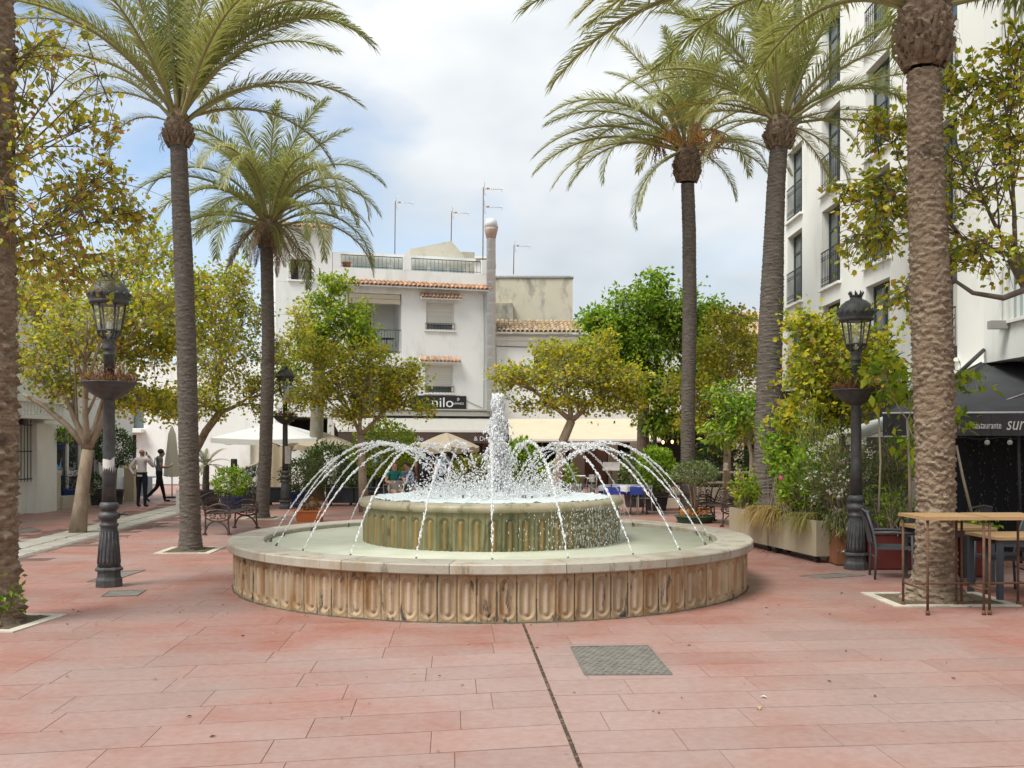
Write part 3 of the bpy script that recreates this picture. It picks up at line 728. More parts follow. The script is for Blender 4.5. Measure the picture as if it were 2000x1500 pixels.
# parapet, piers, terrace railing
pp = MB(); pp.bx(0, HW, .0, .18, 8.621, 9.33)
for u in (0.0, 3.0, HW - .34): pp.bx(u, u + .34, -.005, .185, 9.331, 9.95)
pp.obj('parapet', plaster, house)
b = MB(); b.tube([(5.4, -.02, 4.0), (5.9, -.02, 3.7), (6.5, -.03, 3.45)], .012, 5); b.tube([(6.55, -.04, 8.4), (6.57, -.04, 6.0), (6.55, -.04, 3.4)], .014, 5); b.obj('cable', pm('cable_grey', (.35, .35, .33), rough=.7), house)
rail(house, .36, 2.98, .09, 9.34, 9.86, .17); rail(house, 3.36, HW - .36, .09, 9.34, 9.86, .17)
ph = MB(); ph.bx(.9, HW - .1, 3.31, 6.8, 8.63, 10.3); ph.bx(.6, HW + .0, 2.4, 7.0, 10.301, 10.45); ph.obj('roof_room', plaster, house)
for i in range(6):
    g = MB(); u = 1.3 + i * .88; g.bx(u, u + .78, 3.26, 3.305, 8.9, 10.15); gp = g.obj('window', frame_w, house)
    g = MB(); g.bx(u + .05, u + .73, 3.235, 3.255, 9.0, 10.1); g.obj('pane', pane_l, gp)
gb = MB(); gb.prism([(4.1, 10.46), (6.75, 10.46), (6.75, 10.9), (6.1, 11.62), (4.1, 11.12)], 4.4, 6.9, 'y'); gb.obj('gable', gable_m, house)
gb = MB(); gb.bx(6.76, 7.4, 5.0, 6.6, 8.6, 11.25); gb.obj('stair_head', gable_m, house)
gb = MB(); gb.bx(2.6, 4.05, 4.6, 6.5, 10.46, 10.78); gb.obj('roof_slab', pm('pink_roof', (.50, .33, .26), rough=.9), house)
# taller corner block with its own tiled roof
cb = MB(); chole = [(-1.72, -.86, 8.72, 9.58)]
wall_cells(cb, -2.35, -.02, 8.621, 10.85, -.004, .3, chole); cb.bx(-2.35, -2.05, .31, 4.0, 8.621, 10.85); cb.bx(-.32, -.02, .31, 4.0, 8.621, 10.85); cb.bx(-2.04, -.33, 3.7, 4.0, 8.621, 10.85)
cb.prism([(.301, 10.851), (4.0, 10.851), (2.0, 11.5)], -2.35, -.02, 'x'); cb.obj('corner_block', plaster, house)
tile_roof(house, -2.45, .05, -.30, 10.86, 3, 17, L=.42, r=.09, under=plaster)
wn_ = MB(); wn_.bx(-1.72, -.86, .2, .25, 8.72, 9.58); wo = wn_.obj('window', dark_in, house)
sh = MB(); sh.bx(-1.38, -1.0, .14, .19, 8.74, 9.52); sh.obj('pane', pm('frosted_pane', (.40, .42, .38), rough=.3), wo)
sh = MB(); sh.bx(-1.42, -1.382, .12, .195, 8.72, 9.55); sh.bx(-.998, -.95, .12, .195, 8.72, 9.55); sh.obj('window_frame', pm('wood_frame', (.30, .19, .09), rough=.6), wo)
rail(wo, -1.80, -.80, -.06, 8.72, 9.02, .09, name='guard_rail')
sb = MB(); sb.bx(-1.85, -.75, -.10, .1, 8.64, 8.70); sb.obj('sill', plaster, wo)
# terrace plants and pots
pot = MB(); pot.lathe([(.14, 0), (.2, .24), (.22, .26), (.2, .26)], 14); pot = pot.obj('flower_pot', pm('terracotta', (.42, .17, .09), rough=.8), None, HO + Matrix.Rotation(HA, 3, 'Z') @ Vector((.62, .32, 9.335)), label='terracotta pot on the roof terrace of the white house', cat='flower pot')
# flue with its cowl
fl = empty('flue_pipe', HO + Matrix.Rotation(HA, 3, 'Z') @ Vector((HW + .02, -.28, 0)), HA, label='shiny metal flue with a bulging cowl on the corner of the white house', cat='chimney pipe')
b = MB()
for i in range(16): b.lathe([(.20, 3.3 + i*.47), (.20, 3.3 + i*.47 + .462), (.205, 3.3 + i*.47 + .464), (.205, 3.3 + i*.47 + .469)], 18)
b.obj('pipe', alu, fl)
b = MB(); b.lathe([(.20, 10.83), (.29, 11.2), (.31, 11.3)], 18); b.obj('cowl_base', pm('cowl_copper', (.44, .31, .26), (.50, .40, .34), scale=6, rough=.6, metal=.1), fl)
b = MB(); b.lathe([(.315, 11.31), (.23, 11.68), (.20, 11.70)], 18); b.obj('cowl_cap', alu, fl)
def antenna(px, base_py, top_py, d, label, double=False):
    p0 = P(px, base_py, d); p1 = P(px + 1, top_py, d); h = p1.z - p0.z
    r = empty('tv_antenna', p0, label=label, cat='antenna', group='television antennas on the roofs')
    m_ = MB(); m_.tube([(0, 0, 0), (p1.x - p0.x, 0, h)], .022, 6); m_.obj('mast', rust, r)
    for q, zz in enumerate((h - .05, h - .85) if double else (h - .05,)):
        b = MB(); x0 = p1.x - p0.x; b.tube([(x0 - .1, 0, zz), (x0 + .85, 0, zz - .05)], .014, 5)
        for i in range(9):
            xx = x0 + .1 + i * .085; l_ = .22 - .012 * i; b.tube([(xx, -l_, zz - .02), (xx, l_, zz - .02)], .008, 4)
        for s_ in (-1, 1):
            for t in range(4): b.tube([(x0 + .05, -.25, zz + s_*(.05 + t*.07)), (x0 + .05, .25, zz + s_*(.05 + t*.07))], .008, 4)
            b.tube([(x0, 0, zz), (x0 + .12, .0, zz + s_*.34)], .01, 4)
        b.tube([(x0 + .82, 0, zz + .05), (x0 + .82, 0, zz - .16)], .012, 4)
        b.obj('receiver', alu, r)
        o = MB(); o.box((x0 + .2, 0, zz), (.12, .06, .06)); o.obj('dipole_box', pm('dipole_orange', (.45, .16, .05), rough=.6), r)
# base rows lie on the roofs that carry them
antenna(771, 513, 393, 46.8, 'thin antenna above the middle of the white house roof')
antenna(881, 476, 413, 48.0, 'short antenna above the gable of the white house')
antenna(943, 528, 366, 44.0, 'tall antenna with two receivers beside the metal flue', True)

# ---- low tiled house on its right, the stained party wall and the pink house beyond
LA = R(3.0); LO = Vector((-0.98, 44.2, 0))
low = empty('low_tiled_house', LO, LA, label='low white house with weathered tile roof beside the metal flue', cat='house')
b = MB(); wall_cells(b, 0, 13.0, 2.9, 6.75, 0, .3, [(1.95, 3.1, 4.7, 6.05)]); b.bx(12.7, 13.0, .31, 6, 0, 6.75); b.bx(0, 13, -.10, -.003, 6.45, 6.62); b.obj('wall', plaster, low)
w_ = MB(); w_.bx(1.95, 3.1, .12, .17, 4.7, 6.05); w_ = w_.obj('window', pane_m, low)
f = MB()
for q in ((1.95, 2.05, 4.7, 6.05), (3.0, 3.1, 4.7, 6.05), (2.47, 2.57, 4.7, 6.05), (2.05, 3.0, 5.95, 6.05), (2.05, 3.0, 4.7, 4.8)): f.bx(q[0], q[1], .06, .115, q[2], q[3])
f.obj('window_frame', frame_br, w_)
f = MB(); f.bx(1.86, 3.19, -.08, .1, 4.6, 4.695); f.obj('sill', frame_br, w_)
b = MB(); b.tube([(.25, -.02, 6.4), (.28, -.02, 5.0), (.22, -.02, 3.4)], .012, 5); b.tube([(.3, -.02, 6.2), (3.5, -.03, 6.12), (6.5, -.03, 6.22), (9.0, -.03, 6.15)], .014, 5); b.tube([(.5, -.02, 4.2), (1.3, -.03, 3.5), (3.4, -.03, 3.38)], .010, 5); b.obj('cable', iron_b, low)
tile_roof(low, -.1, 6.6, -.45, 6.80, 5, 19, L=.46, r=.095, mat=tile_old, name='tile_roof', under=plaster)
b = MB(); b.prism([(-.45, 6.72), (-.45, 6.79), (2.0, 7.6), (2.0, 6.72)], 6.61, 13.1, 'x'); b.obj('roof_end', tile_old, low)

stained = pm('stained_render', (0.60, 0.55, 0.42), (0.54, 0.50, 0.39), scale=1.2, rough=0.9, stain=(0.22, 0.21, 0.18), sscale=0.7, slo=0.52, shi=0.66, sstretch=(1, 1, .5), bump=.2)
party = empty('stained_party_house', P(1040, 868, 51.0).xy.to_3d(), label='beige windowless block with black rain stains above the low tile roof', cat='house')
b = MB(); b.bx(-2.15, 2.05, 0, 5, 0, 10.35); b.obj('wall', stained, party)
b = MB(); b.bx(-2.2, 2.1, -.06, 5, 10.351, 10.42); b.obj('coping', pm('dirty_coping', (.36, .34, .29), (.2, .19, .17), scale=3, rough=.9), party)
b = MB()
for i in range(34): b.bx(-2.1 + i * .12, -2.1 + i * .12 + .06, -.04, 4.9, 10.421, 10.47)
b.obj('corrugated_sheet', pm('sheet_grey', (.30, .31, .32), rough=.6), party)
b = MB(); b.bx(-2.14, -1.0, -.5, -.01, 0, 9.0); b.obj('shed_wall', stained, party)
b = MB(); b.bx(-3.2, -2.16, .4, 3, 0, 11.4); b.bx(-3.3, -1.9, .2, 3.2, 11.401, 11.5); b.obj('back_block', cream, party)
antenna(1003, 536, 478, 52.0, 'thin antenna standing on the stained block')
pink_m = pm('pink_plaster', (.60, .40, .30), (.64, .46, .36), scale=2, rough=.9)
pk = empty('pink_house', P(1400, 868, 58).xy.to_3d(), R(-4), label='far pinkish house with a low tile roof seen above the yellow trees', cat='house')
b = MB(); b.bx(-3.6, 4.2, 0, 6, 0, 9.0); b.obj('wall', pink_m, pk)
tile_roof(pk, -3.7, 4.3, -.4, 9.0, 3, 16, L=.5, r=.12, mat=tile_old, name='tile_roof', under=pink_m)
b = MB(); b.prism([(.8, 9.3), (6, 9.3), (3.5, 10.0)], -3.6, 4.2, 'x'); b.obj('roof_back', tile_old, pk)

# ---- shop fronts under the awnings
shop = empty('cafe_facade', HO, HA, label='dark cafe front with glass doors on the ground floor below the grey awning', cat='shop front')
b = MB(); b.bx(-2.35, HW, .02, .28, 3.0, 3.355); b.obj('fascia', plaster, shop)
b = MB(); b.bx(-2.04, HW - .31, 3.0, 3.1, 0, 3.0); b.bx(-2.04, HW - .31, .3, 3.0, 2.9, 2.99); b.obj('back_wall', dark_in, shop)
for u in (-2.3, -.2, 1.6, 3.4, 5.2, HW - .3):
    b = MB(); b.bx(u, u + .26, .02, .28, 0, 2.995); b.obj('pier', plaster if u < 0 else pm('pier_brown', (.16, .11, .085), rough=.7), shop)
for u in (.1, .85, 1.95, 2.65, 3.75, 4.45, 5.55, 6.0):
    b = MB(); b.bx(u, u + .06, .10, .16, 0, 2.9); b.obj('door_frame', frame_br, shop)
g = MB(); g.bx(-.1, HW - .35, .12, .14, .6, 2.9); g.obj('glass_front', glassmat('shop_glass', (.10, .10, .095), .05, .45), shop)
sg = empty('shop_sign', HO + Matrix.Rotation(HA, 3, 'Z') @ Vector((3.28, -.06, 3.40)), HA, label='black shop sign with white lettering nilo and a small harp logo', cat='sign')
b = MB(); b.bx(0, 2.48, 0, .055, 0, .56); b.obj('board', pm('sign_black', (.028, .027, .028), rough=.45), sg)
wht = pm('lettering_white', (.82, .82, .80), rough=.6)
text('lettering', 'nilo', .60, wht, sg, (.92, -.006, .07), (R(90), 0, 0), .004, scale=(1.12, 1, 1))
text('small_lettering', 'GUINNESS', .115, wht, sg, (1.83, -.006, .19), (R(90), 0, 0), .003)
b = MB(); b.tube([(2.08, -.004, .34), (2.08, -.004, .45), (2.12, -.004, .47), (2.16, -.004, .44), (2.17, -.004, .40), (2.08, -.004, .34)], .010, 4)
for i in range(3): b.tube([(2.10 + i*.02, -.004, .355 + i*.015), (2.10 + i*.02, -.004, .46)], .004, 4)
b.obj('harp_logo', wht, sg)
grey_cloth = pm('awning_grey', (.40, .385, .34), (.44, .42, .37), scale=2, rough=.85, stretch=(6, 1, 1))
def awning(name, label, org, ang, width, zt, zb, out, cloth, valance, val_h, cassette=True, texts=(), bars=True):
    r = empty(name, org, ang, label=label, cat='awning')
    b = MB(); n = 10; vs = []
    for i in range(n + 1):
        t = i / n; sag = -.05 * math.sin(math.pi * t)
        for k in range(25): u = width * k / 24; vs.append((u, -out * t, zt + (zb - zt) * t + sag + .006 * math.sin(k * 2.3)))
    fs = [(i*25 + k, (i+1)*25 + k, (i+1)*25 + k + 1, i*25 + k + 1) for i in range(n) for k in range(24)]
    b.add(vs, fs, 0, True); vs2 = [(x, y, z - .012) for x, y, z in vs]; b.add(vs2, [f[::-1] for f in fs], 0, True)
    b.obj('canopy', cloth, r)
    b = MB(); b.bx(0, width, -out - .06, -out + .02, zb - .05, zb + .03); b.obj('front_bar', frame_w, r)
    if val_h:
        b = MB()
        for i in range(24):
            u0, u1 = width * i / 24, width * (i + 1) / 24; b.bx(u0, u1, -out - .045 + .006*math.sin(i), -out - .035 + .006*math.sin(i), zb - val_h, zb - .052)
        v_ = b.obj('valance', valance, r)
        for s_, u, sz in texts: text('lettering', s_, sz, wht, v_, (u, -out - .062, zb - val_h + .10), (R(90), 0, 0), .002)
    if cassette:
        b = MB(); b.bx(0, width, -.20, -.01, zt + .06, zt + .26); b.bx(0, width, -.24, -.01, zt + .30, zt + .36); b.obj('cassette', pm('cassette_grey', (.42, .40, .36), rough=.6), r)
        b = MB(); b.bx(0, width, -.16, -.012, zt - .0, zt + .055); b.obj('roller', dark_in, r)
    if bars:
        for u in (.35, width * .5, width - .35):
            b = MB(); b.tube([(u, -.05, zt - .12), (u + .12, -out * .5, (zt + zb) / 2 - .16), (u, -out, zb - .02)], .022, 6); b.obj('arm', frame_w, r)
    return r
brown_cloth = pm('valance_brown', (.085, .062, .05), (.11, .08, .065), scale=4, rough=.85)
RM = Matrix.Rotation(HA, 3, 'Z')
awning('grey_awning', 'wide grey awning with brown lettered flap below the black shop sign', HO + RM @ Vector((-.05, 0, 0)), HA, HW + .05, 3.02, 2.40, 2.4, grey_cloth, brown_cloth, .50,
       texts=(('& C', .72, .26), ('nilo', 3.05, .26), ('& Drinks', 5.55, .26)))
awning('cream_awning', 'cream awning without writing below the low tiled house', P(992, 868, 43.9).xy.to_3d() + Vector((0, 0, 0)), R(1.5), 6.25, 2.98, 2.04, 2.9, pm('awning_cream', (.56, .50, .36), (.52, .46, .33), scale=1.5, rough=.85), pm('awning_cream_flap', (.45, .38, .26), rough=.9), .10, cassette=False)
shop2 = empty('restaurant_facade', LO, LA, label='dark restaurant front with stone piers below the cream awning', cat='shop front')
b = MB(); b.bx(.3, 13.0, 3.0, 3.1, 0, 2.9); b.bx(.3, 13, .3, 3.0, 2.8, 2.89); b.obj('back_wall', dark_in, shop2)
pier_b = pm('pier_stone', (.42, .36, .27), (.36, .31, .24), scale=3, rough=.85)
for u, w_ in ((0, .3), (3.6, .62), (5.3, .4), (6.3, .3), (8.7, .4), (11, .4)):
    b = MB(); b.bx(u, u + w_, .02, .28, 0, 2.895); b.obj('pier', pier_b, shop2)
for u in (1.1, 2.3, 4.55, 7.4, 9.9):
    b = MB(); b.bx(u, u + .07, .1, .17, 0, 2.8); b.obj('door_frame', frame_br, shop2)
b = MB(); b.bx(4.25, 5.25, .2, .25, .0, 2.6); b.obj('wooden_door', pm('door_brown', (.15, .075, .05), (.2, .1, .07), scale=6, rough=.6, stretch=(8, 1, .5)), shop2)
lampg, nt_, b_ = new_mat('warm_bulb'); b_.inputs['Emission Color'].default_value = (1, .62, .22, 1); b_.inputs['Emission Strength'].default_value = 1.6; b_.inputs['Base Color'].default_value = (.9, .7, .4, 1)
for px, py in ((1295, 864), (1313, 863)):
    p = P(px, py, 44.6); r = empty('wall_light', p, label='small glowing wall light under the trees, %s' % ('nearer the cream awning' if px < 1300 else 'nearer the palm trunk'), cat='wall light', group='lights in the dark passage')
    b = MB(); b.lathe([(.02, -.08), (.055, -.04), (.06, .04), (.02, .08)], 10); b.obj('globe', lampg, r)
    b = MB(); b.tube([(0, 0, .08), (0, .05, .2), (0, .35, .2)], .015, 5); b.obj('bracket', iron_b, r)
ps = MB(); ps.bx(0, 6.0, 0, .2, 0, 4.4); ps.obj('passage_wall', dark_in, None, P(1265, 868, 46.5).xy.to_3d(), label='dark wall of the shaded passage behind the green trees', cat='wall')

# ---- white apartment block along the right side, facade parallel to the street
hotel = empty('white_apartment_block', (9.0, 33.2, 0), -math.pi / 2, label='tall white apartment block with rows of iron railed french windows along the right side', cat='apartment block')
# local u runs from the far corner (0) towards the camera, v into the building (+X of the world)
HL = 14.4; wins = []
for u in (0.6, 4.2, 7.8, 11.4):
    for z in (3.60, 6.34, 9.06, 11.78, 14.5): wins.append((u, u + 1.62, z, z + 2.25))
gf = [(1.2, 3.0, 0, 2.5), (4.6, 6.4, 0, 2.5), (8.2, 10.4, 0, 2.5), (11.6, 13.4, 0, 2.5)]
b = MB(); wall_cells(b, 0, HL, 0, 18.2, 0, .32, wins + gf); b.bx(0, .32, .33, 9, 0, 18.2); b.bx(.33, HL, .33, 9, 17.9, 18.2)
hw = b.obj('wall', cream, hotel)
b = MB(); b.bx(.33, HL - .4, 2.2, 2.3, .02, 17.8); b.obj('inner_wall', dark_in, hotel)
for k, z in enumerate((3.0, 3.13, 3.26)):
    b = MB(); b.bx(-.1, HL, -.10 - .05 * k, -.003, z, z + .10); b.obj('cornice', cream, hotel)
b = MB(); b.bx(-.1, HL, -.3, -.002, 18.0, 18.3); b.obj('roof_cornice', cream, hotel)
curtain = pm('curtain_white', (.62, .60, .54), rough=.9)
for (u0, u1, z0, z1) in wins:
    f = MB()
    for a, c in ((u0 + .002, u0 + .09), (u1 - .09, u1 - .002), ((u0+u1)/2 - .05, (u0+u1)/2 + .05)): f.bx(a, c, .20, .26, z0 + .05, z1 - .002)
    f.bx(u0 + .09, u1 - .09, .201, .259, z1 - .09, z1 - .003); f.bx(u0 + .09, u1 - .09, .201, .259, z1 - .62, z1 - .55); f.bx(u0 + .09, u1 - .09, .201, .259, z0 + .05, z0 + .16)
    w_ = f.obj('window', frame_gr, hotel)
    g = MB(); g.bx(u0 + .09, u1 - .09, .225, .235, z0 + .16, z1 - .1); g.obj('pane', pane_m, w_)
    if rnd.random() < .7:
        c_ = MB(); c_.bx(u0 + .95, u1 - .12, .216, .222, z0 + .3, z1 - .66); c_.obj('curtain', curtain, w_)
    s_ = MB(); s_.bx(u0 - .10, u1 + .10, -.10, .19, z0 - .07, z0 - .001); s_.obj('sill', cream, w_)
    rail(w_, u0 + .03, u1 - .03, -.03, z0 + .02, z0 + 1.02, .13, scroll=True, name='balcony_rail')
for q in gf:
    f = MB(); f.bx(q[0], q[1], .25, .3, 0.01, q[3]); w_ = f.obj('shop_door', pane_m, hotel)
    f = MB()
    for a in (q[0] + .002, (q[0]+q[1])/2 - .04, q[1] - .09): f.bx(a, a + .085, .18, .245, .01, q[3] - .002)
    f.obj('door_frame', frame_gr, w_)
# nearer block standing a little forward
near = empty('white_corner_block', (8.72, 18.45, 0), -math.pi / 2, label='white building at the right edge above the black restaurant awning', cat='building')
nh = [(.7, 2.6, 4.05, 5.0), (.7, 2.6, 8.2, 9.7), (1.6, 2.9, 12.0, 13.6), (.3, 1.2, 12.0, 13.6)]
b = MB(); wall_cells(b, 0, 9, 3.35, 18, 0, .3, nh); b.bx(0, .3, .31, 6, 3.35, 18); b.bx(0, 9, .31, 6, 3.35, 3.45); b.obj('wall', plaster, near)
for q in nh:
    f = MB(); f.bx(q[0], q[1], .2, .25, q[2], q[3]); w_ = f.obj('window', pane_l, near)
    f = MB(); n = 9
    for i in range(n + 1): f.bx(q[0] + (q[1]-q[0])*i/n - .02, q[0] + (q[1]-q[0])*i/n + .02, -.06, -.02, q[2] - .03, q[3])
    f.bx(q[0] - .05, q[1] + .05, -.07, -.01, q[2] - .08, q[2] - .031); f.obj('grille', frame_w, w_)
b = MB(); b.box((.9, -.18, 3.95), (.16, .3, .14)); b.obj('spot_lamp', pm('spot_grey', (.35, .34, .32), rough=.5), near)

# ---- white row on the left side of the square
lw = empty('white_shop_row', (-13.0, 23.0, 0), math.pi / 2, label='white low building with barred window and glass shop door along the left side', cat='building')
# local u runs away from the camera along +Y, v runs towards -X (into the building)
lh = [(2.5, 3.55, .95, 2.45), (5.35, 8.4, .35, 2.3)]
b = MB(); wall_cells(b, -6, 11.2, 0, 6.2, 0, .3, lh); b.bx(10.9, 11.2, .31, 6, 0, 6.2); b.bx(-6, 11.2, .31, 6, 6.0, 6.2); b.obj('wall', plaster, lw)
b = MB(); b.bx(-6, 11.25, -.12, -.002, 6.0, 6.12); b.obj('cornice', plaster, lw)
b = MB(); b.bx(3.75, 4.9, -.28, -.003, 0, 2.42); b.obj('pillar', plaster, lw)
b = MB(); b.bx(4.92, 5.5, -.12, -.003, 0, 1.05); b.bx(5.5, 8.4, -.18, -.003, 0, .36); b.obj('plinth', pm('plinth_beige', (.50, .46, .37), rough=.85), lw)
w_ = MB(); w_.bx(2.5, 3.55, .2, .24, .95, 2.45); w_ = w_.obj('window', frame_w, lw)
f = MB()
for i in range(8): f.tube([(2.4 + i*.178, -.16, .86), (2.4 + i*.178, -.16, 2.5), (2.4 + i*.178, -.10, 2.62 + .1*math.sin(i*.45))], .011, 5)
for z in (.92, 1.65, 2.35): f.bx(2.36, 3.69, -.175, -.145, z, z + .03)
for i in range(4): f.tube([(2.5 + i*.3 + .09*math.cos(t*.7), -.16, 2.58 + .09*math.sin(t*.7)) for t in range(8)], .008, 4)
f.obj('window_grille', iron_b, w_)
gf_ = MB(); gf_.bx(5.36, 8.38, .14, .16, .36, 2.29); gf_ = gf_.obj('shop_glass', glassmat('shop_glass_dark', (.035, .04, .045), .06, .93), lw)
f = MB()
for u in (6.35, 7.2): f.bx(u, u + .12, .08, .135, .05, 2.3)
f.bx(6.47, 7.2, .08, .135, .9, 1.08); f.bx(6.35, 7.32, .079, .134, 2.18, 2.3); f.obj('door_frame', frame_w, gf_)
text('lettering', 'MA', .34, wht, gf_, (5.72, .132, 1.88), (R(90), 0, 0), .002)
f = MB(); f.bx(5.6, 6.1, .125, .135, .95, 1.1); f.obj('sticker', pm('sticker_pale', (.6, .62, .62), rough=.6), gf_)
f = MB(); f.prism([(5.65, 1.12), (5.8, 1.3), (5.95, 1.2), (6.05, 1.38), (6.1, 1.15)], .127, .135, 'y'); f.obj('sticker', pm('sticker_blue', (.18, .42, .60), rough=.6), gf_)
# balustrade of the little balcony over the barred window
bl = MB(); bl.bx(1.2, 4.8, -.62, -.003, 2.52, 2.62); bl = bl.obj('balcony', plaster, lw)
me = MB(); me.lathe([(.05, 0), (.05, .04), (.028, .07), (.055, .16), (.03, .27), (.05, .30), (.05, .33)], 10); me = me.mesh('baluster', plaster)
for i in range(20): link('baluster', me, bl, (1.3 + i * .178, -.54, 2.621))
b = MB(); b.bx(1.2, 4.8, -.62, -.46, 2.951, 3.02); b.obj('handrail', plaster, bl)
b = MB(); b.box((2.9, -.3, 2.44), (.2, .14, .14)); b.obj('lamp_box', iron_b, lw)

# ---- far white buildings and the outside stair at the end of the left street
fw = empty('far_white_building', (-19.5, 46.5, 0), 0, label='far white building closing the street behind the two standing men', cat='building')
b = MB(); wall_cells(b, 0, 9.6, 0, 5.6, 0, .3, [(.9, 2.0, 0, 2.3), (1.8, 2.35, 2.6, 4.0)]); b.bx(9.3, 9.6, .31, 5, 0, 5.6); b.bx(0, 9.6, .31, 5, 5.4, 5.6); b.obj('wall', plaster, fw)
b = MB(); b.bx(.9, 2.0, .2, .25, 0.01, 2.3); b.obj('door', dark_in, fw)
b = MB(); b.bx(1.8, 2.35, .2, .25, 2.6, 4.0); b.obj('window', pane_m, fw)
b = MB(); b.bx(0, 2.4, -.5, -.003, 2.4, 2.56); b.obj('canopy', plaster, fw)
st = empty('outside_stair', P(404, 868, 37.5).xy.to_3d(), 0, label='white walled outside stair rising behind the potted palm', cat='stair')
sw = MB(); sw.prism([(0, 0), (4.6, 0), (4.6, 2.25), (0, .35)], 0, .22, 'y'); sw.prism([(0, .0), (4.6, 0), (4.6, 1.2), (1.2, 0.01)], 1.5, 1.7, 'y'); sw.obj('stair_wall', plaster, st)
sc_ = MB(); sc_.prism([(-.02, .351), (-.02, .41), (4.62, 2.32), (4.62, 2.251)], -.04, .26, 'y'); sc_.obj('coping', pm('stair_coping', (.62, .57, .44), rough=.8), st)
for i in range(11):
    b = MB(); b.bx(i*.36 + .3, i*.36 + .66, .221, 1.5, 0, .17*(i+1)); b.obj('step', plaster, st)
hb2 = empty('beige_back_building', P(395, 868, 42.0).xy.to_3d(), 0, label='white building with a pale doorway behind the outside stair', cat='building')
b = MB(); wall_cells(b, 0, 3.6, 0, 5.0, 0, .3, [(2.0, 3.2, 1.0, 2.5)]); b.obj('wall', plaster, hb2)
b = MB(); b.bx(2.0, 3.2, .2, .25, 1.0, 2.5); b.obj('door', pm('door_cream', (.58, .53, .42), rough=.7), hb2)
# ================================================================ palms
palm_green = leafmat('palm_leaflet', [(0, (0.14, 0.175, 0.05)), (.35, (0.25, 0.28, 0.085)), (.7, (0.38, 0.38, 0.14)), (1, (0.50, 0.47, 0.20))], .45, .42, True)
palm_yellow = leafmat('palm_leaflet_yellow', [(0, (0.20, 0.19, 0.04)), (.5, (0.34, 0.28, 0.05)), (1, (0.46, 0.33, 0.06))], .35, .5)
palm_dead = leafmat('palm_leaflet_dead', [(0, (0.16, 0.095, 0.05)), (.5, (0.30, 0.20, 0.11)), (1, (0.40, 0.29, 0.17))], .25, .8)
rachis_m = pm('palm_rachis', (0.25, 0.24, 0.09), (0.32, 0.28, 0.12), scale=6, rough=.5)
rachis_d = pm('palm_rachis_dry', (0.30, 0.17, 0.08), (0.24, 0.14, 0.08), scale=6, rough=.8)
def frond_mesh(e0, droop, seed, L=3.3, mats=(rachis_m, palm_green), n=104, wid=.0225, power=1.5, ll=.56):
    """one feather frond in its own x-z plane: starts at the origin, leaves at elevation e0, bends by droop (degrees)"""
    g = np.random.default_rng(seed); N = 22; pts = [np.zeros(3)]; ang = []
    side = g.normal(0, .05)
    for i in range(N):
        t = (i + .5) / N; a = R(e0 - droop * t ** power); ang.append(a)
        pts.append(pts[-1] + np.array([math.cos(a), side * t, math.sin(a)]) * (L / N))
    pts = np.array(pts); b = MB()
    b.tube(pts, [.034 * (1 - .86 * i / N) + .003 for i in range(N + 1)], 5, 0)
    vs = []; fs = []
    for k in range(n):
        s = .14 + .86 * (k + .5) / n; f = s * N; i = min(int(f), N - 1); p = pts[i] + (pts[i+1] - pts[i]) * (f - i)
        T = pts[i+1] - pts[i]; T /= np.linalg.norm(T); U = np.array([-math.sin(ang[i]), 0, math.cos(ang[i])]); S = np.cross(T, U)
        l0 = ll * min(1, (s - .05) / .22) * (1.0 if s < .62 else 1 - .72 * ((s - .62) / .38) ** 1.4)
        for sg in (-1, 1):
            sw = R(36 + 26 * s) * 1.0 + g.normal(0, .09); up = R(30 - 16 * s) + g.normal(0, .14)
            d = T * math.sin(sw) * .95 + (S * sg * math.cos(up) + U * math.sin(up)) * math.cos(sw)
            d /= np.linalg.norm(d); l_ = l0 * g.uniform(.85, 1.12)
            wv = np.cross(d, U); wv /= np.linalg.norm(wv) + 1e-9; w0 = wid * g.uniform(.8, 1.15)
            m1 = p + d * l_ * .5; d2 = d + np.array([0, 0, -.38 - .25 * g.random()]); d2 /= np.linalg.norm(d2); tip = m1 + d2 * l_ * .5
            o = len(vs); vs += [p - wv*w0*.25, p + wv*w0*.25, m1 + wv*w0*.5, m1 - wv*w0*.5, tip]
            fs += [(o, o+1, o+2, o+3), (o+3, o+2, o+4)]
    b.add(vs, fs, 1, False)
    return b.mesh('frond', list(mats))
BANK = {}
def bank(kind, e0, droop, var):
    key = (kind, e0, droop, var)
    if key not in BANK:
        ms = {'g': (rachis_m, palm_green), 'y': (rachis_m, palm_yellow), 'd': (rachis_d, palm_dead)}[kind]
        BANK[key] = frond_mesh(e0, droop, hash(key[1:]) % 9999 + 3, mats=ms, power=1.35 if kind != 'd' else .6)
    return BANK[key]
